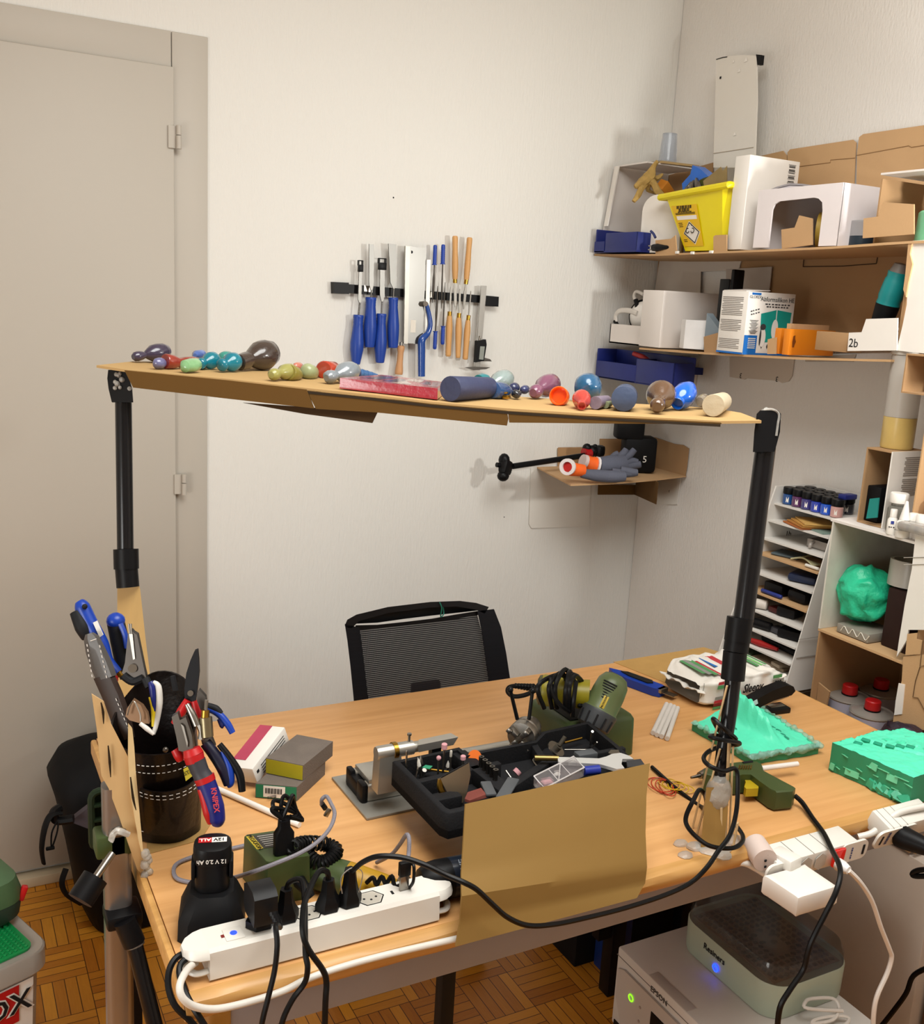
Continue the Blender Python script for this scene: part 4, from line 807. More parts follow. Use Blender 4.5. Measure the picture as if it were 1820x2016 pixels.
# ================================================================ corner shelf
ZC = 1.042
t = thing('corner_shelf', 'brown cardboard corner shelf with folded brackets and pale wall flaps', 'shelf', (1.9, 2.4, ZC-.004))
vs = [(1063, 921), (1124, 954), (1200, 951), (1232, 949), (1290, 944), (1343, 937)]
P_ = [at(x, y, Z=ZC) for x, y in vs]; P_ = [V((min(p.x, WX-.004), min(p.y, DW-.004), ZC)) for p in P_]
P_[0].y = DW-.004; P_[-1].x = WX-.004
build(B().prism(P_+[V((WX-.004, DW-.004, ZC))], (0, 0, -.004)), 'shelf_board', CARD, t)
def yz(pts, Y, th=.003): return B().prism([at(x, y, Y=Y) for x, y in pts], (0, th, 0))
build(yz([(1099, 925), (1099, 883), (1101, 881), (1182, 880), (1182, 864), (1240, 864), (1240, 920)], DW-.008), 'back_flap', CARD2, t)
build(xz([(1240, 866), (1268, 860), (1290, 861), (1328, 874), (1345, 876), (1356, 883), (1352, 920), (1349, 936), (1240, 950)], WX-.008), 'back_flap', CARD2, t)
build(yz([(1179, 955), (1255, 955), (1255, 974), (1178, 974)], DW-.02), 'bracket', KR2, t)
q0, q1 = at(1250, 974, Y=DW-.02), at(1292, 993, X=1.86)
build(B().prism([V((q0.x, q0.y, ZC-.004)), q0, q1, V((q1.x, q1.y, ZC-.004))], (.004, .002, 0)), 'bracket', KR2, t)
FLW = mat('#d9d5cd', .75, var=.02)
build(yz([(1046, 922), (1165, 920), (1160, 1037), (1047, 1040), (1042, 1032)], DW-.004), 'wall_flap', FLW, t)
b = xz([(1293, 945), (1341, 940), (1333, 993), (1293, 993)], WX-.004); b.k = 1; b.text('3', .010, at(1318, 967, X=WX-.0045), (0, 1, 0), (0, 0, -1)); build(b, 'wall_flap', [FLW, INK], t)
# monopod
t = thing('monopod', 'black extendable pole with ball head resting on corner shelf', 'monopod', at(1150, 900, Y=2.45))
mp = lambda x, y, dz=0: at(x, y, D=2.86+(x-985)*.0009+dz)
build(B().tube([mp(1010, 918), mp(1157, 896)], .0085, n=14), 'pole', CABLE, t)
b = B().box(mp(996, 920), (.045, .03, .045), rot=(0, 20, 30), bev=.012).sph(mp(993, 906), (.016, .018, .02), 12).sph(mp(991, 937), (.018, .016, .016), 12).cyl(mp(978, 915), mp(990, 917), .007); build(b, 'clamp_head', BLACK, t)
build(B().tube([mp(1150, 893), mp(1162, 891)], .016, n=18), 'red_collar', mat('#a31318', .35), t)
b = B().sph(mp(1166, 888), .018, 14).box(mp(1180, 888), (.04, .03, .035), rot=(0, 0, 30), bev=.010).sph(mp(1156, 882), .014, 12).sph(mp(1172, 880), .009, 10); build(b, 'ball_head', BLACK, t)
# camera
t = thing('camera', 'black camera standing lens-up at the corner shelf back', 'camera', V((1.93, 2.40, ZC)))
cp = lambda x, y, dz=0: at(x, y, D=3.06+dz)
c0 = cp(1256, 905); c0.z = ZC+.001+.055
build(B().box(c0+V((0, 0, 0)), (.10, .07, .108), rot=(0, 0, -25), bev=.012), 'body', BLACKM, t)
build(B().box(c0+V((-.035, .01, .075)), (.085, .06, .06), rot=(0, 0, -25), bev=.008).box(c0+V((-.035, .01, .115)), (.055, .05, .03), rot=(0, 0, -25), bev=.006), 'top_housing', BLACKM, t)
b = B(); fn = V((-.43, -.9, 0)); b.text('5', .028, c0+V((-.012, -.049, -.01)), (.9, -.43, 0), (0, 0, 1)); b.box(cp(1250, 876), (.03, .002, .003), rot=(0, 0, -25)); build(b, 'white_marking', WHITE, t)
# gloves
GG = mat('#555866', .8, var=.12, bump=.2); GO = mat('#e8611a', .7); GC = mat('#d8d0cf', .8)
gp = lambda x, y, z: at(x, y, Z=ZC+z)
def fix(p): return V((min(p.x, 1.96), min(p.y, 2.5), max(p.z, ZC+.004)))
t = thing('work_glove', 'grey work glove with orange cuff, upper of the pair on shelf', 'glove', gp(1180, 925, .02), 'pair of work gloves')
gd = lambda x, y, d_: at(x, y, D=d_)
DG = 2.88
build(B().tube([gd(1176, 917, DG), gd(1200, 917, DG+.02), gd(1228, 913, DG+.04)], [.024, .030, .026], n=14), 'palm', GG, t)
for pts, r in (([(1215, 905), (1228, 893), (1234, 884)], .011), ([(1225, 908), (1240, 896), (1250, 885)], .011), ([(1228, 915), (1245, 908), (1256, 910)], .011), ([(1230, 920), (1250, 916), (1262, 914)], .012), ([(1205, 902), (1212, 895), (1218, 892)], .009)):
    build(B().tube([gd(x, y, DG+.05) for x, y in pts], [r*1.1, r, r*.8], n=10), 'finger', GG, t)
build(B().tube([gd(1176, 918, DG-.002), gd(1172, 917, DG-.004)], [.0275, .0275], n=14), 'knit_band', GC, t)
build(B().tube([gd(1173, 917, DG), gd(1160, 913, DG-.01), gd(1152, 908, DG-.015)], [.026, .022, .020], n=14), 'cuff', GO, t)
build(B().tube([gd(1153, 909, DG-.03), gd(1147, 907, DG-.035)], [.020, .019], n=14), 'cuff_lining', mat('#c4b3b0', .8), t)
t = thing('work_glove', 'grey work glove with orange cuff, lower of the pair on shelf', 'glove', gp(1160, 935, .01), 'pair of work gloves')
build(B().tube([gd(1145, 932, DG-.08), gd(1175, 936, DG-.07), gd(1205, 938, DG-.06), gd(1230, 938, DG-.05)], [.012, .017, .017, .014], n=14), 'palm', GG, t)
for pts in ([(1222, 926), (1245, 930), (1256, 930)], [(1205, 930), (1230, 932), (1250, 932)]): build(B().tube([gd(x, y, DG-.03) for x, y in pts], [.013, .012, .009], n=10), 'finger', GG, t)
build(B().tube([gd(1150, 926, DG-.08), gd(1130, 924, DG-.09), gd(1120, 921, DG-.09)], [.016, .019, .022], n=14), 'cuff', GO, t)
b = B(); annulus(b, gd(1119, 919, DG-.11), (-.8, -.6, .1), .014, .023, .008, 20); build(b, 'cuff_lining', GC, t)
build(B().tube([gd(1120, 920, DG-.108), gd(1117, 919, DG-.112)], .016, n=14), 'cuff_inside', mat('#b8201c', .8), t)
# ================================================================ tiered rack, cartons and bottles on the right
TI = [((1526, 990), (1639, 1021)), ((1516, 1026), (1638, 1058)), ((1507, 1062), (1632, 1098)), ((1497, 1095), (1629, 1128)), ((1490, 1130), (1624, 1172)), ((1485, 1167), (1618, 1212)), ((1482, 1203), (1608, 1248)), ((1478, 1240), (1597, 1287)), ((1474, 1268), (1586, 1324)), ((1470, 1300), (1576, 1358))]
RX = lambda i: 1.85-.0138*i
RACKW = mat('#d6d2cc', .7, var=.03)
t = thing('tiered_rack', 'white cardboard rack of ten narrow sloping tiers marked 1b', 'rack', V((1.85, 1.69, .68)))
RY0, RY1 = 1.615, 1.805; tz = []; RXB = 1.985
for i, (l, r) in enumerate(TI):
    pl, pr_ = at(*l, X=RX(i)), at(*r, X=RX(i)); z = (pl.z+pr_.z)/2; tz.append(z)
    ya, yb = pr_.y, pl.y
    b = B().prism([V((RX(i), RY0-.005*i*.6, z)), V((RX(i), RY1, z)), V((RXB, RY1, z)), V((RXB, RY0-.005*i*.6, z))], (0, 0, -.004)); build(b, 'tier', RACKW if i not in (3, 5) else CARD, t)
zt = at(1533, 958, X=1.85).z
far = B().prism([V((1.85, RY1, zt)), V((RX(9)-.01, RY1, tz[9]-.03)), V((RXB, RY1, tz[9]-.03)), V((RXB, RY1, zt))], (0, .004, 0)); build(far, 'side_panel', RACKW, t)
near = B().prism([V((1.852, RY0-.004, tz[0]+.002)), V((RX(9)-.004, RY0-.034, tz[9]-.03)), V((RXB, RY0-.034, tz[9]-.03)), V((RXB, RY0-.004, tz[0]+.002))], (0, .003, 0)); build(near, 'side_panel', RACKW, t)
build(B().box((RXB+.002, (RY0+RY1)/2, (zt+tz[9])/2-.015), (.004, RY1-RY0, zt-tz[9]+.03)), 'back_panel', RACKW, t)
b = B()
for i, x in ((2, 1553), (3, 1545), (4, 1536)):
    y = {2: 1051, 3: 1087, 4: 1124}[i]; p = at(x, y, Y=RY1-.0006); b.text('1b', .020, p, (1, 0, 0), (0, 0, 1))
build(b, 'lettering', INK, t)
b = B()
for k in range(4): z = tz[6]-.02-.045*k; b.tube([V((RX(7)+.0, RY0-.030-.0, z)), V((RXB, RY0-.030, z))], .0008, n=4, sm=False)
build(b, 'crease', mat('#8f8880', .8), t)
# support under the rack
solo(B().box((1.855, 1.72, (tz[9]-.035)/2), (.27, .22, tz[9]-.035), bev=.003), 'low_cabinet', mat('#8a8078', .6), 'grey cabinet standing below the tiered rack behind the desk', 'cabinet')
# paint jars on the top tier
PG = 'acrylic paint jars on the top tier'
cols = ['#1c4a86', '#5a2f5c', '#3d3a78', '#2b3fa8', '#1c53c0', '#c89a94']
JL = ['blue paint jar, farthest left in the front row of the rack', 'dark purple paint jar with white emblem in the front row', 'violet paint jar, third in the front row of jars', 'royal blue paint jar, fourth in the front row of jars', 'bright blue paint jar, fifth in the front row of jars', 'pale pink paint jar at the right end of the front row']
def jar(lab, c, y, x, z=tz[0]+.001, h=.034):
    t = thing('paint_jar', lab, 'paint jar', V((x, y, z)), PG); c0 = V((x, y, z))
    build(B().lathe([(.0125, 0), (.0145, .002), (.0145, .024), (.0125, .026)], c0, (0, 0, 1), 18), 'jar_glass', mat(c, .2, coat=.6), t)
    build(B().lathe([(.0145, .0265), (.0148, .028), (.0148, .041), (.0138, .0425)], c0, (0, 0, 1), 18), 'lid', BLACK, t)
    b = B().add([c0+V((.01465*math.cos(R_(a)), .01465*math.sin(R_(a)), zz)) for a, zz in ((200, .006), (225, .006), (225, .020), (212, .013), (200, .020))], [[0, 1, 2, 3, 4]]); build(b, 'emblem', WHITE, t)
for i in range(6): jar(JL[i], cols[i], 1.782-.0305*i, 1.872)
for r in range(2):
    for i in range(5):
        jar('black lidded paint jar in the %s row, %s from the left' % (('middle', 'rear')[r], ('first', 'second', 'third', 'fourth', 'fifth')[i]), ['#23406a', '#4b2c4e', '#3a3a66', '#2b4a8a', '#30303a'][i], 1.775-.0305*i, 1.904+.031*r)
solo(B().box((1.905, 1.632, tz[0]+.048), (.04, .022, .012), bev=.002), 'flat_tin', mat('#17236e', .4), 'flat dark blue tin lying on the jars at the right end of the rack', 'tin')
# tier 2: card stack
for k in range(4):
    solo(B(axes(V((1.875+.004*k, 1.72-.006*k, tz[1]+.003+.0042*k)), V((.3+.1*k, 1, 0)))).box((0, 0, 0), (.085, .075, .003)), 'card_sheet', mat(['#a8612f', '#b07a3a', '#c29148', '#c9a05a'][k], .8), 'brown card sheet on second tier, %s of the stack' % ['bottom', 'second from bottom', 'third from bottom', 'top'][k], 'card', 'brown card sheets on the second tier')
solo(B(axes(V((1.89, 1.655, tz[1]+.002)), V((.2, 1, 0)))).box((0, 0, 0), (.05, .08, .003)), 'card_sheet', mat('#7a8f86', .8), 'grey green card lying flat at the right of the second tier', 'card')
# tier 3: clear scoop tray
p = V((1.865, 1.70, tz[2]+.001)); b = tray(axes(p, V((.05, -1, 0))), .075, .08, .020, .002); b.T = Matrix()
b.tube([p+V((0, -.02, .016)), p+V((-.014, -.025, .012)), p+V((-.016, -.025, .004))], .004, n=8)
solo(b, 'plastic_tray', mat('#b5aca4', .25, trans=.3), 'milky plastic scoop tray on the third tier', 'tray')
# tier 4..10 contents: small tools
def lump(tier, y, c, size, nm, lab, cat, rot=0, x=None, dz=0, bev=.004, m=None):
    z = tz[tier]+.0015+size[2]/2+dz; solo(B(axes(V(((x or RX(tier)+.025+size[0]/2), y, z)), V((math.cos(R_(rot)), math.sin(R_(rot)), 0)))).box((0, 0, 0), size, bev=bev), nm, m or mat(c, .45), lab, cat)
def rod(tier, ya, yb, c, r, nm, lab, cat, xa=None, xb=None, m=None, dz=0, prof=None):
    x0 = RX(tier)+.02+r; z = tz[tier]+.0015+r+dz; a = V((xa or x0, ya, z)); e = V((xb or x0+.02, yb, z))
    L = (e-a).length; b = B().lathe([(k*r, f*L) for f, k in (prof or [(0, .7), (.03, 1), (.97, 1), (1, .7)])], a, e-a, 12); solo(b, nm, m or mat(c, .4), lab, cat)
lump(3, 1.75, '#4d5a60', (.06, .07, .006), 'plastic_bag', 'flat grey plastic bag on the left of the fourth tier', 'bag', 20)
b = B(); 
for k in range(6): b.tube([V((RX(3)+.02+.01*k, 1.71-.004*k, tz[3]+.006+.002*k)), V((RX(3)+.03, 1.68, tz[3]+.014)), V((RX(3)+.02+.006*k, 1.64, tz[3]+.006))], .0022, n=5)
solo(b, 'cable_tie_bundle', mat('#a9a582', .5), 'loose bundle of pale cable ties on the fourth tier', 'cable ties')
rod(3, 1.655, 1.615, '#d8d4cc', .004, 'white_pen', 'white pen lying at the right of the fourth tier', 'pen', RX(3)+.012, RX(3)+.012, dz=.0)
lump(3, 1.69, '#16161a', (.05, .1, .010), 'black_pouch', 'flat black pouch at the back of the fourth tier', 'pouch', x=1.94)
lump(4, 1.68, '#14213f', (.07, .07, .02), 'blue_bag', 'dark blue crumpled bag on the fifth tier', 'bag', 25, bev=.008)
lump(5, 1.735, '#0d0d10', (.05, .06, .026), 'black_box', 'black box with white ring mark on the sixth tier', 'box', 0)
rod(5, 1.755, 1.69, '#20307a', .005, 'blue_pen', 'blue pen lying at the front of the sixth tier', 'pen', RX(5)+.010, RX(5)+.012)
lump(5, 1.66, '#101014', (.06, .06, .028), 'black_case', 'black rounded case at the right of the sixth tier', 'case', bev=.010)
rod(6, 1.800, 1.735, '#cfc8bf', .012, 'white_tube', 'white tube with black end poking out of the seventh tier', 'tube', RX(6)-.01, RX(6)+.03)
lump(6, 1.68, '#141416', (.05, .05, .024), 'black_gadget', 'small black gadget on the right of seventh tier', 'gadget', 15, bev=.006)
lump(6, 1.715, '#45100f', (.04, .03, .014), 'dark_red_box', 'small dark red box in the middle of the seventh tier', 'box')
rod(7, 1.80, 1.70, '#101012', .011, 'black_grip', 'black grip handle on the left of the eighth tier', 'handle', RX(7)+.005, RX(7)+.03)
lump(7, 1.65, '#0e0e12', (.05, .06, .022), 'black_adapter', 'black adapter block on the right of the eighth tier', 'adapter', 20)
lump(7, 1.69, '#3a3a40', (.03, .03, .016), 'grey_puck', 'small grey puck in the middle of the eighth tier', 'puck', bev=.006)
rod(8, 1.78, 1.66, '#9a1616', .007, 'red_tool_handle', 'red tool handle lying on the ninth tier', 'tool', RX(8)+.006, RX(8)+.03, prof=[(0, .5), (.1, 1.2), (.3, .7), (.6, 1.2), (1, .6)])
rod(8, 1.74, 1.62, '#0f0f12', .008, 'black_tool_handle', 'black tool handle behind the red one on the ninth tier', 'tool', RX(8)+.06, RX(8)+.05)
lump(9, 1.68, '#8d7c66', (.10, .10, .008), 'beige_board', 'beige flat board lying on the tenth tier', 'board', 8, bev=.001)
lump(9, 1.64, '#a39480', (.08, .03, .008), 'wood_strip', 'pale wood strip on top of the beige board, tenth tier', 'strip', -8, bev=.001, dz=.0085)
lump(9, 1.75, '#30402c', (.08, .05, .012), 'green_pouch', 'dark green flat pouch on the left of the tenth tier', 'pouch')
# white carton with silicone and brown carton with cans
BX = 1.72
yA = 1.505; zT = at(1642, 1025, X=BX).z; zM = .855; yB = 1.27
t = thing('storage_carton', 'white open carton holding teal silicone beside the tiered rack', 'carton', V((1.86, 1.39, zM)))
build(B().box((1.865, (yA+yB)/2-.06, zT), (.29, yA-yB+.13, .005)), 'top_panel', WHITEC, t)
build(B().box((1.865, yA-.002, (zM+zT)/2), (.29, .004, zT-zM-.006)), 'end_panel', mat('#cbc7bc', .7), t)
build(B().box((2.008, (yA+yB)/2-.02, (zM+zT)/2), (.004, yA-yB+.04, zT-zM-.006)), 'back_panel', CARD2, t)
build(B().box((1.865, (yA+yB)/2-.01, zM), (.29, yA-yB+.02, .005)), 'bottom_panel', CARD, t)
b = xz([(1803, 1056), (1850, 1050), (1850, 1240), (1789, 1240), (1786, 1260), (1766, 1293), (1770, 1265), (1782, 1190), (1796, 1120)], BX-.002, .004); build(b, 'front_flap', WHITE, t)
build(B().box((1.865, yB-.012, (zM+zT)/2), (.285, .004, zT-zM-.006)), 'end_panel', CARD2, t)
b = B()
for y in (1098, 1112): b.tube([at(1780, y, X=BX-.003), at(1850, y-2, X=BX-.003)], .0007, n=4, sm=False)
build(b, 'crease', mat('#a8a29a', .8), t)
TEAL = mat('#3fd0a4', .38, var=.06, sss=.12); TEALD = mat('#2f9468', .5, var=.1)
def blob(c, r, amp, sc, n=3, rot=None):
    bm = bmesh.new(); bmesh.ops.create_icosphere(bm, subdivisions=n, radius=1)
    for v in bm.verts: v.co = V((v.co.x*r[0], v.co.y*r[1], v.co.z*r[2]))+noise.noise_vector(v.co*sc+V(c)*9)*amp
    return B().bm(bm, Matrix.Translation(V(c)) @ (_r(rot).to_4x4() if rot else Matrix()))
ct = at(1702, 1178, X=1.79)
solo(blob((1.79, ct.y, zM+.068+.024), (.056, .058, .062), .014, 2.4, 4), 'silicone_lump', mat('#27b98c', .4, var=.25, scale=30, bump=.9, bscale=60), 'large torn teal silicone lump inside the white carton', 'silicone lump', ang=80)
t = thing('plastic_case', 'flat clear plastic case under the teal lump in the carton', 'case', V((1.78, 1.43, zM+.003)))
build(B().box((1.785, 1.43, zM+.003+.011), (.09, .085, .020), bev=.002), 'case', mat('#a39c90', .25, trans=.3), t)
b = B(); b.tube([V((1.7392, 1.46-.0075*k, zM+.010+.006*((k*5) % 3))) for k in range(11)], .0010, n=5); build(b, 'lettering', mat('#d9d4c8', .6), t)
t = thing('tape_roll', 'wide roll of clear tape at the right inside white carton', 'tape', V((1.83, 1.31, zM)))
yt_ = at(1790, 1150, X=1.81).y; p = V((1.81, yt_, zM+.133)); build(annulus(B(), p, (.05, .03, 1), .036, .043, .055), 'tape', mat('#b9b3aa', .3, trans=.25), t)
yk_ = at(1748, 1280, X=1.765).y; solo(B().box((1.80, yk_-.012, zM+.003+.064), (.07, .065, .128), bev=.004), 'brown_block', mat('#2b1a17', .6), 'dark brown block with rounded edges in front of the tape roll', 'block')
# brown carton with red capped cans
zC0 = .475; t = thing('storage_carton', 'brown open carton with red capped cans beside the desk', 'carton', V((1.86, 1.35, zC0)))
build(B().box((1.865, 1.50, (zC0+zM)/2), (.29, .004, zM-zC0-.008)), 'end_panel', CARD2, t)
build(B().box((2.008, 1.35, (zC0+zM)/2), (.004, .3, zM-zC0-.008)), 'back_panel', CARD2, t)
build(B().box((1.865, 1.35, zC0+.003), (.29, .30, .005)), 'bottom_panel', CARD2, t)
b = xz([(1779, 1293), (1850, 1285), (1850, 1440), (1757, 1432), (1762, 1400), (1776, 1340)], BX-.003, .005); build(b, 'front_flap', CARD, t)
build(xz([(1783, 1290), (1787, 1248), (1806, 1246), (1805, 1258), (1816, 1261), (1812, 1288)], BX-.005, .002), 'front_tab', CARD, t)
build(xz([(1770, 1345), (1782, 1348), (1776, 1406), (1761, 1408), (1764, 1380)], BX-.005, .002), 'torn_label', WHITE, t)
build(B().box((1.865, 1.19, (zC0+zM)/2), (.285, .004, zM-zC0-.008)), 'end_panel', CARD2, t)
build(B().prism([at(1612, 1344, X=1.735), at(1634, 1362, X=1.735), at(1625, 1400, X=1.735), at(1606, 1400, X=1.735)], (.004, 0, 0)), 'inner_flap', CARD2, t)
b = B()
for pts in ([(1812, 1313), (1803, 1341), (1798, 1372), (1808, 1374), (1822, 1400)], [(1818, 1262), (1812, 1312), (1824, 1310)]): b.tube([at(x, y, X=BX-.0045) for x, y in pts], .0009, n=4, sm=False)
build(b, 'crease', mat('#5a4228', .9), t)
CANM = mat('#a3a6b8', .4, .2, var=.06); CTOP = mat('#a09a92', .35, .4)
for x, y, X_, lab in ((1716, 1410, 1.775, 'metal can with red screw cap, nearest of three in brown carton'), (1672, 1374, 1.80, 'metal can with red screw cap, left behind the nearest can'), (1737, 1342, 1.90, 'metal can with red screw cap, deepest in the brown carton')):
    c = at(x, y, X=X_); c.z = zC0+.0065; hz = at(x, y, X=X_).z-c.z; hz = .222; t = thing('solvent_can', lab, 'can', c, 'red capped solvent cans')
    build(B().lathe([(.044, 0), (.046, .003), (.0455, hz-.004)], c, (0, 0, 1), 32), 'can_body', CANM, t)
    build(B().lathe([(.0455, hz-.006), (.047, hz-.003), (.046, hz), (.042, hz-.002), (.030, hz+.001), (.026, hz+.003), (.018, hz+.003)], c, (0, 0, 1), 36), 'can_top', CTOP, t)
    build(B().lathe([(.0175, hz+.003), (.0175, hz+.006)], c, (0, 0, 1), 24), 'neck_ring', BLACK, t)
    build(B().lathe([(.0165, hz+.006), (.017, hz+.008), (.0165, hz+.024), (.0145, hz+.026)], c, (0, 0, 1), 28), 'screw_cap', REDP, t)
# cabinet below
solo(B().box((1.75+.12, .85, .24), (.25, .56, .48), bev=.003), 'brown_carton', mat('#6b5138', .8), 'dark brown carton right of the pale cabinet at frame edge', 'carton')
solo(B().box((1.868, 1.325, .235), (.29, .37, .468), bev=.003), 'low_cabinet', mat('#c9bdb0', .55, var=.03), 'pale low cabinet against the right wall carrying brown carton', 'cabinet')
# things on the white carton
zT2 = zT+.003
def onT(x, y): return at(x, y, Z=zT2)
t = thing('small_carton', 'white carton with printed side and black interior on white carton', 'carton', V((1.83, 1.42, zT2)))
p = at(1690, 1008, X=1.755); c1 = at(1749, 960, X=1.755); hE = at(1696, 878, X=1.755).z-zT2; y0_, y1_ = c1.y+.0, p.y-.0; xE = 1.755; wE = .11
build(B().box((xE+wE/2, y1_-.0015, zT2+hE/2), (wE, .003, hE)).box((xE+wE/2, (y0_+y1_)/2, zT2+hE-.0015), (wE, y1_-y0_-.006, .003)).box((xE+wE-.002, (y0_+y1_)/2, zT2+hE/2), (.003, y1_-y0_-.008, hE-.006)).box((xE+wE/2, (y0_+y1_)/2, zT2+.0015), (wE, y1_-y0_-.006, .003)), 'carton_shell', CARD2, t)
build(B().box((xE+wE/2, y0_+.0015, zT2+hE/2), (wE, .003, hE)), 'printed_side', WHITE, t)
b = B()
for k in range(20):
    if k != 10: b.box((xE+.065, y0_-.0006, zT2+hE*.92-k*.0042), (.05-.008*(k % 3 == 1), .0005, .0018))
build(b, 'print', mat('#8d857e', .6), t)
solo(B().box((xE+.05, (y0_+y1_)/2+.012, zT2+.0045+.038), (.07, .035, .076), bev=.002), 'black_box', BLACKM, 'black box standing inside the small carton on the right', 'box')
solo(B().prism([at(1706, 1021, X=1.742), at(1727, 1019, X=1.742), at(1731, 980, X=1.742), at(1713, 982, X=1.742)], (.003, 0, 0)), 'teal_card', mat('#127f78', .5), 'small teal card leaning by the square glass bottle', 'card')
t = thing('glass_bottle', 'square clear glass bottle with thick white cap on carton', 'bottle', onT(1750, 1030)); c = at(1751, 1033, X=1.735); c.z = zT2
c.x = 1.755; k = mpp(c)
GL = mat('#c9ccc4', .05, trans=.9, var=.02, ior=1.3, alpha=.8)
build(B().box(c+V((0, 0, .028)), (.036, .036, .054), rot=(0, 0, 30), bev=.005).cyl(c+V((0, 0, .055)), c+V((0, 0, .066)), .014, n=20), 'glass', GL, t)
build(B().lathe([(.018, .062), (.0185, .064), (.0185, .080), (.017, .082)], c, (0, 0, 1), 30), 'cap', WHITE, t)
def sbottle(x, y, X_, r, h, hc, rc, nz, lab, red=None):
    c = at(x, y, X=X_); c.z = zT2; t = thing('ink_bottle', lab, 'bottle', c, 'small white ink bottles on the carton')
    build(B().lathe([(r*.95, 0), (r, .002), (r, h-.006), (rc*.9, h)], c, (0, 0, 1), 22), 'bottle_body', WHITE, t)
    if nz: build(B().lathe([(rc, h), (rc*.9, h+.006), (rc*.3, h+hc), (rc*.25, h+hc+.002)], c, (0, 0, 1), 20), 'nozzle', WHITE, t)
    else: build(B().lathe([(rc, h), (rc, h+hc-.002), (rc*.9, h+hc)], c, (0, 0, 1), 20), 'cap', WHITE, t)
    b = B(); d0 = (EYE-c); d0.z = 0; d0.normalize(); s_ = V((0, 0, 1)).cross(d0); (b.text(red, .0048, c+d0*(r+.0004)+V((0, 0, h*.45)), s_, (0, 0, 1)) if red else b.line(c+d0*(r+.0004)+V((0, 0, h*.45)), s_, (0, 0, 1), r*1.3, .002, 3)); b.k = 1; b.box(c+d0*(r+.0002)+V((0, 0, h*.72)), (.006, .0015, .006), axes(V((0, 0, 0)), s_))
    build(b, 'print', [INK, mat('#a83232', .5) if nz else mat('#2a3a8c', .5)], t)
sbottle(1757, 1035, 1.728, .010, .036, .016, .007, False, 'white bottle with red edged label beside the square glass bottle', None)
sbottle(1779, 1040, 1.728, .014, .036, .036, .010, True, 'white bottle with long pointed nozzle, front of the carton', 'ALCOHOL INK')
sbottle(1797, 1040, 1.745, .013, .034, .016, .010, False, 'white capped bottle right of the pointed nozzle bottle', None)
sbottle(1812, 1042, 1.745, .013, .034, .017, .010, False, 'white capped bottle at the right frame edge', None)
solo(B(axes(at(1800, 1052, X=1.712)+V((0, 0, .0)), V((0, -1, 0)))).box((0, .012, .011), (.075, .04, .018), bev=.006), 'clear_box', mat('#bcb7b0', .12, trans=.45), 'clear plastic pill box at the front edge of the carton', 'box')
# squeeze bottle on the small carton
zE = zT2+hE+.001; c = at(1752, 878, X=1.81); c = V((1.815, at(1756, 878, X=1.80).y, zE)); k = mpp(c)
SQ = mat('#d4cdc4', .35, trans=.35, var=.02, alpha=.82)
t = thing('squeeze_bottle', 'tall milky squeeze bottle with amber liquid on small carton', 'bottle', c)
R0 = 31*k; HB = (at(1770, 697, X=1.815).z-zE)
build(B().lathe([(R0*.96, 0), (R0, .004), (R0, .066)], c, (0, 0, 1), 32), 'liquid', mat('#d0b36c', .3, trans=.1), t)
build(B().lathe([(R0, .0665), (R0, HB*.6), (R0*1.03, HB*.98), (R0*.98, HB)], c, (0, 0, 1), 32), 'bottle_wall', SQ, t)
build(B().lathe([(R0*1.06, HB), (R0*1.08, HB+.002), (R0*1.08, HB+.017), (R0*.75, HB+.020), (R0*.55, HB+.020), (R0*.55, HB+.030), (R0*.24, HB+.031), (R0*.14, HB+.060), (R0*.12, HB+.061)], c, (0, 0, 1), 30), 'cap', mat('#dcd6cd', .35, trans=.3), t)
s_ = V((-.75, .66, 0)); b = B().tube([c+V((0, 0, HB+.055)), c+s_*R0*.8+V((0, 0, HB+.052)), c+s_*R0*1.35+V((0, 0, HB+.035)), c+s_*R0*1.15+V((0, 0, HB+.010))], .0022, n=7); build(b, 'cap_leash', mat('#dcd6cd', .4, trans=.3), t)
c2 = at(1822, 690, X=1.80); t = thing('squeeze_bottle', 'milky squeeze bottle cap at the right frame edge', 'bottle', V((c2.x, c2.y, zE)))
c2 = V((1.83, c.y-.095, zE))
build(B().lathe([(R0*.96, 0), (R0, .004), (R0, HB)], c2, (0, 0, 1), 32), 'bottle_wall', SQ, t); build(B().lathe([(R0*1.08, HB), (R0*1.08, HB+.017), (R0*.55, HB+.020), (R0*.55, HB+.030), (R0*.24, HB+.031), (R0*.14, HB+.060)], c2, (0, 0, 1), 30), 'cap', mat('#dcd6cd', .35, trans=.3), t)
# cartons at the right frame edge
t = thing('wall_carton', 'brown open carton on the wall right of the tall squeeze bottle', 'carton', V((1.86, 1.25, 1.34)))
a = at(1785, 699, X=1.74); e = at(1774, 770, X=1.74)
b = B().box((1.86, a.y-.0015, (a.z+e.z)/2), (.24, .003, a.z-e.z)).box((1.86, a.y-.12, a.z+.0015), (.24, .24, .003)).box((1.86, a.y-.12, e.z-.0015), (.24, .24, .003)).box((1.979, a.y-.12, (a.z+e.z)/2), (.003, .23, a.z-e.z-.004)); build(b, 'carton_shell', CARD2, t)
t = thing('upright_carton', 'tall brown carton holding a pinkish bottle at right frame edge', 'carton', V((1.8, 1.2, zT2)))
a = at(1800, 985, X=1.75); e = at(1818, 790, X=1.75); h_ = e.z-zT2
build(B().box((1.82, a.y-.0015, zT2+h_/2), (.14, .003, h_)).box((1.82, a.y-.10, zT2+.0015), (.14, .19, .003)).box((1.889, a.y-.10, zT2+h_/2), (.003, .19, h_-.008)), 'carton_shell', CARD, t)
t = thing('lotion_bottle', 'pale pink bottle standing in the tall carton at right edge', 'bottle', V((1.80, a.y-.035, zT2+.004)))
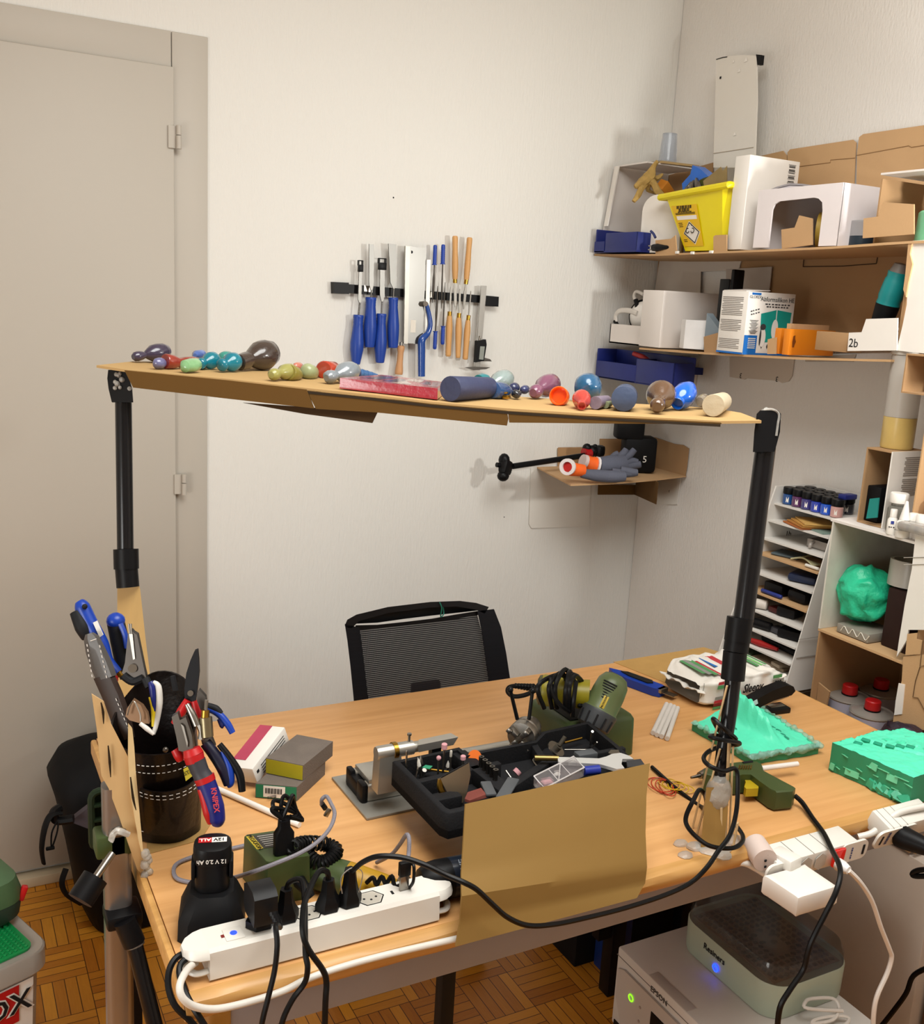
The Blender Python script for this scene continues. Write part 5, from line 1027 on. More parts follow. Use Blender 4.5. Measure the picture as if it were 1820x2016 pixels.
c = V((1.79, a.y-.036, zT2+.0035)); build(B().lathe([(.026, 0), (.028, .003), (.027, .075), (.015, .085)], c, (0, 0, 1), 24), 'bottle_body', mat('#d9b9a8', .4), t); build(B().lathe([(.016, .085), (.016, .108), (.014, .11)], c, (0, 0, 1), 20), 'cap', WHITE, t)
solo(blob(at(1795, 1432, X=1.715)+V((-.02, -.01, -.02)), (.03, .06, .03), .012, 3, 3), 'snack_wrapper', mat('#3a2f3a', .25, .3, var=.5, scale=25), 'crumpled dark foil wrapper behind the teal block at right', 'wrapper', ang=50)
# ================================================================ on the desk, left half
T0 = TZ+.0006
def on(x, y, z=0): return at(x, y, Z=TZ+z)
# plywood panel at the left edge
t = thing('plywood_panel', 'splintered pale plywood board standing on the left desk edge by pouch', 'board', (.215, 1.35, .70))
def pp(x, y, e=0): 
    return at(x, y, P=(V((.225, 1.262-e, .75)), V((.2, 1, 0)).normalized()))
PLY = mat('#c4a271', .65, var=.12, scale=9, stretch=(6, 6, 1.2))
build(B().prism([pp(x, y) for x, y in ((181, 1367), (205, 1382), (219, 1425), (238, 1462), (254, 1494), (262, 1560), (272, 1630), (284, 1700), (290, 1722), (281, 1722), (270, 1711), (252, 1660), (236, 1612), (222, 1575), (214, 1552), (200, 1528), (191, 1435))], (0, .004, 0)), 'board', PLY, t)
build(B().prism([pp(x, y, .005) for x, y in ((254, 1427), (260, 1435), (264, 1470), (268, 1519), (275, 1603), (282, 1677), (298, 1711), (296, 1722), (290, 1722), (283, 1697), (272, 1650), (264, 1600), (257, 1560), (253, 1500))], (0, .006, 0)).noise(.0006, 60), 'split_edge', mat('#d2b888', .7, var=.2, scale=30), t)
b = B()
for pts in ([(199, 1383), (203, 1402), (204, 1425)], [(213, 1468), (216, 1500), (218, 1530)], [(257, 1530), (262, 1570), (268, 1595)]):
    b.tube([pp(x, y, .0045+.006*(pts[0][0] > 250)) for x, y in pts], [.0008, .0018, .0005], n=5)
build(b, 'crack', mat('#2a1d0e', .9), t)
b = B(); 
for k in range(8): b.sph(pp(286+k % 3*4, 1680+k*7, .003), .004+.003*random.random(), 7)
b.noise(.002, 90); build(b, 'glue_blob', GLUE, t)
# brown sheet under pouch
PX, PY = .272, 1.362
solo(B().prism([on(*q_) for q_ in ((289, 1683), (395, 1655), (430, 1600), (400, 1560), (290, 1570))], (0, 0, .001)), 'brown_sheet', mat('#a3804a', .6), 'brown paper sheet on the desk under the leather pouch', 'sheet')
# leather pouch
LEA = mat('#120c0b', .38, var=.35, scale=14, bump=.25, bscale=120, coat=.25); LEA2 = mat('#2c1c14', .5, var=.3, scale=20)
PB0 = TZ+.0018
t = thing('tool_pouch', 'dark leather tool pouch full of pliers standing on desk corner', 'pouch', (PX, PY, PB0))
ua = V((.9, -.45, 0)).normalized(); va = V((.45, .9, 0)).normalized()
def pr(th, tt, e=0):
    back = .5+.5*math.sin(th); hh = .142+.088*back**1.5
    a = (.047+.012*tt+.004*math.sin(3*th+tt*4)+e); bb_ = (.036+.010*tt+e)
    return V((PX, PY, PB0))+ua*a*math.cos(th)+va*bb_*math.sin(th)+V((-.012*tt, 0, hh*tt))
n_ = 40; A_ = [2*math.pi*i/n_ for i in range(n_)]
b = B().loft([[pr(a, k/10) for a in A_] for k in range(11)]+[[pr(a, 1, -.003) for a in A_]]+[[pr(a, k/10, -.004) for a in A_] for k in (8, 5, 2)]); build(b, 'leather_body', LEA, t, ang=60)
def stitch(par, tt, nm='stitching', a0=190, a1=350, e=.0008, st=7):
    b = B()
    for k in range(int((a1-a0)/st)):
        b.tube([pr(R_(a0+k*st), tt, e), pr(R_(a0+k*st+st*.55), tt, e)], .0006, n=4, sm=False)
    build(b, nm, mat('#d9d5cf', .6), par)
stitch(t, .88); stitch(t, .80); stitch(t, .12, a0=215, a1=250)
# front pocket
b = B().grid(lambda u, v: pr(R_(255+85*u), .12+.52*v, .004+.012*math.sin(math.pi*u)*(.4+.6*v)), 12, 8, .002); build(b, 'front_pocket', LEA, t, ang=60)
b = B()
for v in (.56, .60):
    for k in range(11): u = k/11; b.tube([pr(R_(255+85*u), v, .006+.012*math.sin(math.pi*u)*.9), pr(R_(255+85*(u+.05)), v, .006+.012*math.sin(math.pi*(u+.05))*.9)], .0006, n=4, sm=False)
build(b, 'stitching', mat('#d9d5cf', .6), t)
b = B().sph(at(326, 1476, D=1.365), .004, 10); build(b, 'rivet', DSTEEL, t)
DP = 1.355
b = B().prism([at(x, y, D=DP) for x, y in ((361, 1515), (374, 1508), (380, 1527), (366, 1538))], (.001, .002, 0)); b.k = 1; b.text('STA', .008, at(371, 1521, D=DP-.002), at(380, 1517, D=DP)-at(366, 1523, D=DP), (0, 0, 1)); build(b, 'yellow_label', [mat('#d8c61a', .5), INK], t)
# tools in and on the pouch
def tp(x, y, d): return at(x, y, D=d)
BLK = mat('#1a1b1e', .6, var=.1); BL2 = mat('#123a9c', .35, var=.08); WS = mat('#d9d5ce', .4)
t = thing('scissors_sheath', 'grey stitched leather sheath sticking out left of the pouch', 'sheath', tp(215, 1440, 1.44))
D_ = 1.43
rings = []
for (x, y, w_) in ((176, 1247, 8), (180, 1256, 15), (188, 1280, 19), (200, 1310, 21), (210, 1335, 20)): rings.append([tp(x+w_*c_, y-w_*.3*c_, D_+s_) for c_, s_ in ((-1, 0), (-.5, -.008), (.5, -.008), (1, 0), (.5, .008), (-.5, .008))])
build(B().loft(rings), 'sheath_top', mat('#4a4643', .5, var=.2, coat=.2), t)
rings = []
for (x, y, w_) in ((204, 1330, 20), (222, 1370, 20), (240, 1420, 19), (252, 1455, 14)): rings.append([tp(x+w_*c_, y-w_*.3*c_, D_+s_) for c_, s_ in ((-1, 0), (-.5, -.007), (.5, -.007), (1, 0), (.5, .007), (-.5, .007))])
build(B().loft(rings), 'sheath_body', LEA2, t)
b = B()
for k in range(7): b.tube([tp(171+k*1.6, 1268+k*10, D_-.0095), tp(172+k*1.6, 1273+k*10, D_-.0095)], .0007, n=4, sm=False); b.tube([tp(196+k*2.2, 1270+k*10, D_-.009), tp(197+k*2.2, 1275+k*10, D_-.009)], .0007, n=4, sm=False)
for k in range(9): b.tube([tp(228+k*4, 1375+k*9.5, D_-.0085), tp(230+k*4, 1380+k*9.5, D_-.0085)], .0007, n=4, sm=False)
b.tube([tp(178, 1262, D_-.0095), tp(190, 1258, D_-.0095)], .0007, n=4); build(b, 'stitching', mat('#cfc9c2', .6), t)
def grip(lab, name, cat, pts, rs, m1, m2, split, d, hole=None, extra=None):
    t = thing(name, lab, cat, tp(*pts[-1], d)); P = [tp(x, y, d) for x, y in pts]; s = mpp(P[0])
    build(B().tube(P, [r*s for r in rs], n=16), 'handle', m1, t)
    return t, s
t, s = grip('blue and black file handle with hang hole, tallest in pouch', 'file', 'file', [(155, 1184), (162, 1195), (178, 1228), (200, 1268), (212, 1300), (232, 1325)], [8, 15, 15, 14, 11, 10], BL2, 0, 0, 1.455)
build(B().tube([tp(150, 1205, 1.452), tp(162, 1235, 1.448), (tp(172, 1255, 1.452))], [.009, .0105, .008], n=14), 'grip_insert', BLK, t)
build(B().sph(tp(167, 1194, 1.444), (.004, .003, .004), 10), 'hang_hole', INK, t); build(B().prism([tp(x, y, 1.443) for x, y in ((183, 1226), (191, 1222), (203, 1250), (196, 1255))], (.0008, .001, 0)), 'barcode_label', WS, t)
build(B().tube([tp(226, 1315, 1.455), tp(236, 1330, 1.46)], .006, n=10), 'ferrule', BRASS, t)
t, s = grip('shorter blue and black handle standing behind the dark snips', 'file', 'file', [(226, 1214), (228, 1225), (236, 1262), (243, 1300), (250, 1335)], [10, 17, 18, 17, 13], BLK, 0, 0, 1.475)
build(B().sph(tp(228, 1222, 1.472), (.0135, .013, .012), 16), 'end_cap', BL2, t); build(B().tube([tp(237, 1228, 1.458), tp(246, 1250, 1.458), tp(250, 1275, 1.462)], .004, n=8), 'blue_strip', BL2, t)
# dark snips
t = thing('snips', 'dark metal snips with a big pivot screw pointing up', 'snips', tp(262, 1360, 1.43)); d = 1.43; DM = mat('#4d4844', .4, .8)
build(B().prism([tp(x, y, d) for x, y in ((252, 1248), (256, 1245), (258, 1240), (262, 1245), (270, 1250), (284, 1318), (288, 1335), (262, 1340), (240, 1325), (246, 1305))], (.004, .008, 0)), 'jaws', DM, t)
build(B().tube([tp(254, 1228, d), tp(256, 1250, d)], .0012, n=6).tube([tp(258, 1228, d), tp(259, 1250, d)], .0012, n=6), 'tips', DSTEEL, t)
build(B().prism([tp(x, y, d-.002) for x, y in ((254, 1248), (261, 1248), (266, 1297), (262, 1299))], (.001, .002, 0)), 'edge_plate', STEEL, t)
build(B().cyl(tp(261, 1316, d-.004), tp(261, 1316, d+.004), .0062, n=18), 'pivot_screw', STEEL, t)
build(B().tube([tp(243, 1330, d), tp(262, 1342, d), tp(282, 1335, d)], .006, n=8).tube([tp(286, 1335, d-.01), tp(294, 1352, d-.012)], .006, n=8), 'handle', BLK, t)
# small red knob rod
t = thing('screwdriver', 'thin grey rod with a red tip beside the leather sheath', 'screwdriver', tp(219, 1345, 1.45))
build(B().tube([tp(217, 1310, 1.45), tp(219, 1345, 1.45)], .0022, n=8), 'shaft', DSTEEL, t)
build(B().cyl(tp(216, 1338, 1.44), tp(231, 1336, 1.44), .0042), 'red_tip', REDP, t)
def plier_handles(lab, d, hs, group=None, nm='pliers', jaw=None, jm=None, piv=None):
    t = thing(nm, lab, 'pliers', tp(*hs[0][0][-1], d), group)
    for pts, r, m in hs: build(B().tube([tp(x, y, d) for x, y in pts], [k*mpp(tp(300, 1400, d)) for k in r], n=12), 'handle', m, t)
    if jaw: build(B().prism([tp(x, y, d) for x, y in jaw], (.003, .007, 0)), 'jaws', jm or DM, t)
    if piv: build(B().cyl(tp(*piv, d-.004), tp(*piv, d+.004), .004), 'pivot', STEEL, t)
    return t
plier_handles('pliers with white and navy handles inside the pouch', 1.41, [([(302, 1342), (312, 1352), (314, 1385), (308, 1425), (302, 1445)], [3, 6, 6.5, 5, 4], WS), ([(296, 1342), (300, 1352), (302, 1375), (304, 1400)], [5, 7, 6, 4], mat('#141f6b', .35)), ([(296, 1372), (302, 1395), (302, 1430)], [4, 5, 3.5], mat('#d9be1c', .4))])
t = plier_handles('brown jawed end nippers lying in the front of pouch', 1.385, [([(276, 1424), (290, 1435), (303, 1446)], [4, 5, 3], WS)], jaw=[(247, 1410), (250, 1395), (262, 1378), (268, 1382), (280, 1390), (290, 1405), (294, 1425), (276, 1424), (255, 1418)], jm=mat('#7a5c42', .45, .5))
build(B().tube([tp(251, 1408, 1.378), tp(257, 1388, 1.378), tp(265, 1382, 1.378), tp(276, 1405, 1.378), (tp(277, 1420, 1.378))], .001, n=5), 'spring', STEEL, t)
solo(B().prism([tp(x, y, 1.40) for x, y in ((335, 1332), (342, 1331), (348, 1360), (340, 1360))], (.003, .003, 0)), 'flat_file', BLK, 'short black flat file end sticking up behind the pouch rim', 'file')
# needle nose with red handles
plier_handles('black needle nose pliers with red handles pointing up', 1.365, [([(370, 1378), (358, 1400), (345, 1425)], [7, 10, 9], REDP), ([(383, 1380), (390, 1405), (394, 1425)], [7, 9, 6], REDP)], jaw=[(364, 1380), (363, 1355), (367, 1325), (375, 1300), (383, 1282), (389, 1280), (391, 1300), (392, 1325), (388, 1360), (385, 1381)], jm=BLK, piv=(375, 1365))
t = thing('pliers', 'large pliers with red and blue handle reading KNIPEX, hanging outside pouch', 'pliers', tp(420, 1610, 1.315)); d = 1.318
KB = mat('#1a1f6e', .38); kp = lambda x, y, e=0: tp(x, y, d+e)
build(B().prism([kp(x, y) for x, y in ((338, 1412), (350, 1404), (354, 1418), (366, 1412), (378, 1448), (381, 1478), (370, 1482), (352, 1478), (347, 1450))], (.004, .009, 0)), 'jaws', mat('#5b5650', .35, .9), t)
build(B().prism([kp(x, y, -.003) for x, y in ((356, 1425), (362, 1430), (370, 1462), (369, 1472), (362, 1445))], (.001, .003, 0)), 'joint', STEEL, t)
build(B().tube([kp(345, 1475, .012), kp(352, 1487, .012), kp(356, 1495, .014)], [.006, .007, .006], n=12), 'red_collar', REDP, t)
build(B().tube([kp(381, 1486), kp(377, 1474)], [.0135, .011], n=16, sm=False).tube([kp(381, 1486), kp(385, 1500)], [.0135, .0125], n=16, sm=False), 'red_collar', REDP, t)
build(B().tube([kp(386, 1498), kp(395, 1520), kp(403, 1534)], [.0125, .0115, .0125], n=18), 'grey_grip', mat('#35343a', .5), t)
build(B().tube([kp(402, 1529), kp(406, 1540)], [.0135, .013], n=18), 'red_ring', REDP, t)
build(B().tube([kp(405, 1538), kp(415, 1565), kp(423, 1590), kp(427, 1615), kp(425, 1626)], [.0125, .0125, .0125, .011, .005], n=18), 'blue_grip', KB, t)
build(B().tube([kp(397, 1552, -.004), kp(404, 1572, -.004), kp(411, 1600, -.004), kp(416, 1620, -.002)], [.006, .007, .0075, .005], n=12), 'red_stripe', REDP, t)
b = B(); a_ = kp(420, 1552, -.0145); e_ = kp(427, 1598, -.0145); b.text('KNIPEX', .0100, (a_+e_)/2, e_-a_, kp(436, 1570, -.0145)-kp(420, 1574, -.0145), bold=.0002, sx=.95); build(b, 'lettering', mat('#c8383c', .5), t)
plier_handles('small pliers with short blue handles at pouch right side', 1.345, [([(410, 1395), (430, 1405), (448, 1425), (458, 1443)], [6, 7, 7, 6], BL2), ([(405, 1388), (425, 1395), (436, 1405)], [6, 7, 5], BLK), ([(432, 1415), (438, 1428), (441, 1431)], [5, 6, 4], mat('#151c58', .4))], jaw=[(388, 1365), (392, 1358), (405, 1372), (408, 1395), (395, 1398), (388, 1380)])
plier_handles('pliers with black and blue curved handles right of the KNIPEX pair', 1.335, [([(404, 1462), (422, 1485), (440, 1515), (450, 1545)], [11, 12, 12, 9], mat('#15162c', .35)), ([(438, 1478), (452, 1510), (454, 1540), (448, 1546)], [5, 8, 8, 6], BL2), ([(432, 1465), (455, 1495), (472, 1525), (477, 1558)], [6, 7, 8, 7], BLACK)], jaw=[(392, 1440), (402, 1432), (416, 1450), (424, 1470), (412, 1475), (398, 1465)])
t = thing('pipe_cutter', 'small brass and steel pipe cutter clipped on the pouch edge', 'pipe cutter', tp(408, 1440, 1.33))
build(B().tube([tp(407, 1378, 1.33), tp(405, 1400, 1.33)], .0025, n=8), 'screw', STEEL, t); build(B().tube([tp(405, 1398, 1.33), tp(404, 1412, 1.33)], .0055, n=10), 'nut', BRASS, t); build(B().tube([tp(405, 1412, 1.33), tp(408, 1450, 1.33)], .0085, n=10), 'body', mat('#8d8266', .35, .9), t)
t = thing('clamp_tool', 'silver spring clamp resting across the red handled pliers', 'clamp', tp(385, 1440, 1.325))
build(B().tube([tp(368, 1386, 1.325), tp(378, 1405, 1.325), tp(388, 1428, 1.325)], [.003, .005, .0055], n=10), 'arm', STEEL, t); build(B().tube([tp(390, 1420, 1.33), tp(398, 1440, 1.33), tp(396, 1455, 1.33)], .005, n=8), 'jaw', STEEL, t)
# rods, soap box, sanding blocks
solo(B().tube([on(428, 1553, .005), on(590, 1624, .005)], .0045, n=12), 'white_rod', WHITE, 'long white plastic rod on desk left of the sanding blocks', 'rod')
t = thing('paper_box', 'pink and white printed paper box leaning on the green block', 'box', on(505, 1540))
a = on(484, 1543, .004); e = on(553, 1478, .018); M = axes(a, e-a, V((-.35, -.1, 1))); L = (e-a).length
build(B(M).box((L/2, .0, .018), (L, .048, .030), bev=.002), 'box_body', WHITE, t)
pk = mat('#b0405a', .5); b = B(M).box((L*.58, .0215, .0302), (L*.82, .006, .0068)).box((L*.58, .012, .0334), (L*.82, .024, .0006)); build(b, 'pink_print', pk, t)
b = B(M)
for k in range(4): b.box((L*.55, -.0242, .008+.005*k), (L*.7, .0004, .0012))
b.box((L*.1, -.0242, .02), (.006, .0004, .005)); build(b, 'print', INK, t)
GRIT = mat('#6a6058', .85, var=.28, scale=28, bump=.3, bscale=500)
def block(lab, px0, px1, z, dpx, h, ec, name='sanding_block'):
    M, L = frame(px0, px1, TZ+z); q_ = at(*dpx, Z=TZ+z); dl_ = (M.inverted() @ q_); sk = dl_.x-L; dy = dl_.y
    t = thing(name, lab, 'sanding block', M.translation, 'foam sanding blocks')
    S_ = lambda x, y, z_: M @ V((x+sk*y/dy, y, z_))
    build(B().loft([[S_(0, 0, 0), S_(L, 0, 0), S_(L, 0, h), S_(0, 0, h)], [S_(0, dy, 0), S_(L, dy, 0), S_(L, dy, h), S_(0, dy, h)]]), 'grit_cover', GRIT, t)
    build(B().prism([S_(.001, -.0006, .001), S_(L-.001, -.0006, .001), S_(L-.001, -.0006, h-.0012), S_(.001, -.0006, h-.0012)], M.to_3x3() @ V((0, .0005, 0))), 'foam_end', mat(ec, .85, var=.1, scale=60), t); return t, S_, L
t, S_, L = block('grey sanding block with green foam end and barcode, underneath', (503, 1570), (585, 1577), .0006, (640, 1525), .024, '#23744f')
b = B(); b.prism([S_(L*.2, -.0012, .003), S_(L*.72, -.0012, .003), S_(L*.72, -.0012, .022), S_(L*.2, -.0012, .022)], (0, .0005, 0)); build(b, 'label', WHITE, t)
b = B(); 
for k in range(16): b.box(S_(L*(.26+.025*k), -.0016, .014), (.0006+.0008*(k % 3 == 0), .0004, .009))
for k in range(3): b.box(S_(L*.5, -.0016, .0075-.0018*k), (L*.4, .0004, .0007))
build(b, 'barcode', INK, t)
block('grey sanding block with yellow foam end lying on top', (523, 1522), (597, 1537), .0252, (655, 1488), .026, '#a99e14')
# battery on charger
cB = on(418, 1822, .0006); t = thing('battery_charger', 'black charger holding the upright battery at left desk corner', 'charger', cB)
ax_ = V((.96, -.28, 0)).normalized(); M = axes(cB, ax_); k = mpp(cB)
def oct_(w_, d_, c, z, oy=0): return [M @ V((x, y+oy, z)) for x, y in ((-w_/2+c, -d_/2), (w_/2-c, -d_/2), (w_/2, -d_/2+c), (w_/2, d_/2-c), (w_/2-c, d_/2), (-w_/2+c, d_/2), (-w_/2, d_/2-c), (-w_/2, -d_/2+c))]
build(B().loft([oct_(.080, .078, .012, 0), oct_(.078, .076, .012, .026), oct_(.060, .064, .012, .046, .004), oct_(.052, .056, .012, .053, .005)]), 'charger_body', BLACKM, t)
t = thing('battery_pack', 'black 12V battery pack standing in the charger', 'battery', M @ V((0, .006, .0536)))
def rr(w_, d_, r, z): return [M @ V((x, y+.006, z)) for x, y in rr2(w_, d_, r, 5)]
build(B().loft([rr(.042, .040, .016, .0536), rr(.042, .040, .016, .088), rr(.046, .046, .019, .090), rr(.046, .046, .019, .106), rr(.044, .043, .018, .1105), rr(.036, .034, .014, .1125)]), 'battery_body', BLACK, t)
for s_ in (-1, 1): build(B(M).box((s_*.0225, .004, .080), (.005, .024, .024), bev=.002), 'release_tab', BLACKM, t)
b = B(M).prism([V((-.017, .002, .1128)), V((-.001, .002, .1128)), V((-.001, .013, .1128)), V((-.017, .013, .1128))], (0, 0, .0004)); build(b, 'red_label', REDP, t)
b = B(M).prism([V((-.001, .002, .1128)), V((.017, .002, .1128)), V((.017, .013, .1128)), V((-.001, .013, .1128))], (0, 0, .0004)); build(b, 'white_label', WHITE, t)
b = B(M).text('ALL', .0085, (-.009, .0075, .1135), (-1, 0, 0), (0, -1, 0), bold=.0002); build(b, 'lettering', WHITE, t)
b = B(M).text('12V', .0085, (.008, .0075, .1135), (-1, 0, 0), (0, -1, 0), bold=.0002); build(b, 'lettering', INK, t)
b = B(M).text('12 V 2.0 Ah', .0075, (.0, -.0174, .098), (-1, 0, 0), (0, 0, -1), bold=.0001); build(b, 'lettering', WHITE, t)
# transformer
M, L = frame((520, 1784), (614, 1768), TZ+.0006); q_ = M.inverted() @ at(475, 1727, Z=TZ+.0006); dy = q_.y; h = .062
t = thing('power_supply', 'olive green tool power supply with a plug standing on it', 'power supply', M.translation)
sk = q_.x; S_ = lambda x, y, z_: M @ V((x+sk*y/dy, y, z_))
b = B(); R1 = lambda y, e: [S_(e, y, 0), S_(L-e, y, 0), S_(L-e*2.5, y, h-e), S_(L-e*3.5, y, h), S_(e*3.5, y, h), S_(e*2.5, y, h-e)]
b.loft([R1(0, .002), R1(.003, .001), R1(dy-.003, .001), R1(dy, .002)]); build(b, 'housing', PROX, t)
zz = h+.0004
build(B().add([S_(L*.12, dy*.45, zz), S_(L*.85, dy*.45, zz), S_(L*.85, dy*.93, zz), S_(L*.12, dy*.93, zz)], [[0, 1, 2, 3]]), 'label', mat('#35322f', .5), t)
build(B().add([S_(L*.06, dy*.45, zz), S_(L*.12, dy*.45, zz), S_(L*.12, dy*.93, zz), S_(L*.06, dy*.93, zz)], [[0, 1, 2, 3]]).add([S_(L*.12, dy*.45, zz+.0001), S_(L*.2, dy*.45, zz+.0001), S_(L*.2, dy*.93, zz+.0001), S_(L*.12, dy*.93, zz+.0001)], [[0, 1, 2, 3]]), 'brand_strip', mat('#b7a02c', .5), t)
xd = S_(0, dy, 0)-S_(0, 0, 0); b = B().text('PROXXON', .0085, S_(L*.13, dy*.69, zz+.0006), -xd, V((1, 0, 0)).cross(V((0, 0, 1)))*-1 if False else M.to_3x3() @ V((1, 0, 0))); build(b, 'lettering', INK, t)
b = B()
for k in range(6): b.box(S_(L*.52, dy*(.52+.07*k), zz+.0002), (L*.5, .0016, .0003), axes(V((0, 0, 0)), M.to_3x3() @ V((1, 0, 0))))
build(b, 'print', mat('#a8a49c', .6), t)
build(B().tube([S_(L*.72, -.001, h*.45), S_(L*.76, -.02, h*.38), S_(L*.8, -.026, h*.30)], [.009, .0065, .005], n=10), 'strain_relief', BLACK, t)
t = thing('mains_plug', 'black plug standing on the power supply with bundled cord', 'plug', S_(L*.55, dy*.25, h))
pb_ = S_(L*.50, dy*.22, h+.001); 
build(B().loft([[pb_+V((x, y, z)) for x, y in rr2(w_, d_, .004, 3)] for w_, d_, z in ((.026, .014, 0), (.026, .014, .028), (.016, .012, .036), (.015, .012, .046))]), 'plug_body', BLACK, t)
b = B(); tp0 = pb_+V((0, 0, .046))
for k in range(4): 
    a = k*1.1; b.tube([tp0+V((.002*k-.004, 0, -.002)), tp0+V((.01*math.cos(a)-.006, .01*math.sin(a), .016)), tp0+V((.012*math.cos(a), .012*math.sin(a)+.004, .030-.004*k)), tp0+V((.018, .014, .012-.004*k)), tp0+V((.02+.003*k, .012, -.004-.003*k)), tp0+V((.004*k-.002, .006, .0))], .0028, n=7)
build(b, 'cord', CABLE, t)
# coiled cord and engraving tool
hp = [on(575, 1668, .075), on(600, 1660, .065), on(640, 1662, .055), on(662, 1675, .05), on(650, 1692, .045), on(628, 1700, .042), on(607, 1684, .045)]
pts, _ = _cr(hp, [1]*len(hp), 40, False); b = B(); hx = []; x = None
for i in range(len(pts)-1):
    tt = (pts[i+1]-pts[i]).normalized(); 
    if x is None: x, y = _perp(tt)
    x = (x-tt*x.dot(tt)).normalized(); y = tt.cross(x); a = i*2*math.pi/9; hx.append(pts[i]+x*.0085*math.cos(a)+y*.0085*math.sin(a))
b.tube(hx, .0022, n=5, sm=False); solo(b, 'coiled_cord', CABLE, 'black spiral cord lying across the engraving tool', 'cord')
t = thing('engraving_tool', 'green and yellow handheld engraving tool lying behind power strip', 'rotary tool', on(690, 1730))
a = on(612, 1712, .024); e = on(792, 1762, .015); L = (e-a).length
build(B().lathe([(.016, 0), (.023, .01), (.0235, L*.40)], a, e-a, 24), 'green_body', PROX, t)
build(B().lathe([(.0235, L*.40), (.023, L*.48), (.020, L*.8), (.016, L*.95), (.009, L*.99), (.006, L)], a, e-a, 24), 'yellow_body', mat('#a57d12', .4), t)
build(B().tube([e+V((-.01, 0, .014)), e+V((0, .006, .026)), e+V((.012, .004, .020)), e+V((.010, 0, .004))], .0011, n=6), 'wire_ring', STEEL, t)
# bottle behind the screen
t = thing('spray_bottle', 'dark blue bottle marked MOVE lying behind the cardboard screen', 'bottle', on(870, 1735))
a = on(822, 1740, .026); e = on(985, 1708, .026); L = (e-a).length
build(B().lathe([(.008, 0), (.018, .004), (.0245, .016), (.026, .028), (.026, .045)], a, e-a, 26), 'bottle_shoulder', BLACK, t)
build(B().lathe([(.026, .045), (.026, L-.01), (.022, L)], a, e-a, 26), 'bottle_body', mat('#15202f', .3, coat=.4), t)
ud = (e-a).normalized(); vd = (V((0, 0, 1))-ud*ud.z).normalized(); wd_ = ud.cross(vd)
if wd_.dot(EYE-a) < 0: wd_ = -wd_
fc = (wd_*.72+vd*.69).normalized()
b = B().text('MOVE', .012, a+ud*.058+fc*.0265, vd*.7-wd_*.7, -ud); b.text('8', .013, a+ud*.076+(wd_*.35+vd*.94)*.0265, vd*.3-wd_*.95, -ud); b.text('O', .016, a+ud*.076+(wd_*.95+vd*.3)*.0265, vd*.95-wd_*.3, -ud); build(b, 'lettering', mat('#9aa7b5', .5), t)
# braided usb cables
BR = mat('#7c7880', .6, var=.5, scale=900); pz = lambda x, y, z: at(x, y, Z=TZ+z)
t = thing('usb_cable', 'grey braided cable looping around the charger and power supply', 'cable', pz(560, 1695, .07))
build(B().tube([pz(634, 1584, .075), pz(634, 1574, .085), pz(643, 1568, .09), pz(652, 1582, .088), pz(659, 1602, .085), pz(650, 1630, .082), pz(625, 1658, .082), pz(590, 1680, .080), pz(550, 1697, .078), pz(500, 1716, .060), pz(455, 1729, .02), pz(395, 1738, .004), pz(352, 1731, .004), pz(342, 1714, .004), pz(352, 1698, .004), pz(390, 1684, .004), pz(440, 1674, .004), pz(500, 1660, .004)], .0028, n=8, res=8), 'braided_cord', BR, t)
build(B().tube([pz(634, 1582, .075), pz(641, 1592, .072)], .0038, n=8), 'collar', BLACK, t); build(B().box(pz(645, 1600, .07), (.007, .004, .012), rot=(0, 30, 0), bev=.001), 'connector', STEEL, t)
# cardboard screen at the front edge
rows = [((915, 1583), (1278, 1503), 1.045), ((911, 1655), (1271, 1567), 1.022), ((907, 1720), (1269, 1640), 1.0), ((906, 1762), (1270, 1705), .982), ((904, 1815), (1268, 1738), .978), ((896, 1862), (1252, 1768), .970)]
RW = [[at(*l, Y=y), at(*r, Y=y)] for l, r, y in rows]; RW[3][0].y = RW[3][1].y = .980
def scr(u, v):
    k = v*(len(RW)-1); i = min(int(k), len(RW)-2); f_ = k-i; l = RW[i][0].lerp(RW[i+1][0], f_); r = RW[i][1].lerp(RW[i+1][1], f_); return l.lerp(r, u)
SCR = mat('#84652f', .75, var=.05, scale=9)
t = thing('cardboard_screen', 'brown cardboard sheet glued upright on the front desk edge', 'cardboard', (RW[3][0]+RW[3][1])/2)
build(B().grid(scr, 16, 20, .003), 'sheet', SCR, t, ang=30)
crl = at(913, 1652, Y=1.0215); crr = at(1270, 1567, Y=1.0215); build(B().tube([scr(0, .195)-V((0, .0006, 0)), scr(1, .195)-V((0, .0006, 0))], .0009, n=5), 'crease', mat('#8a6532', .8), t)
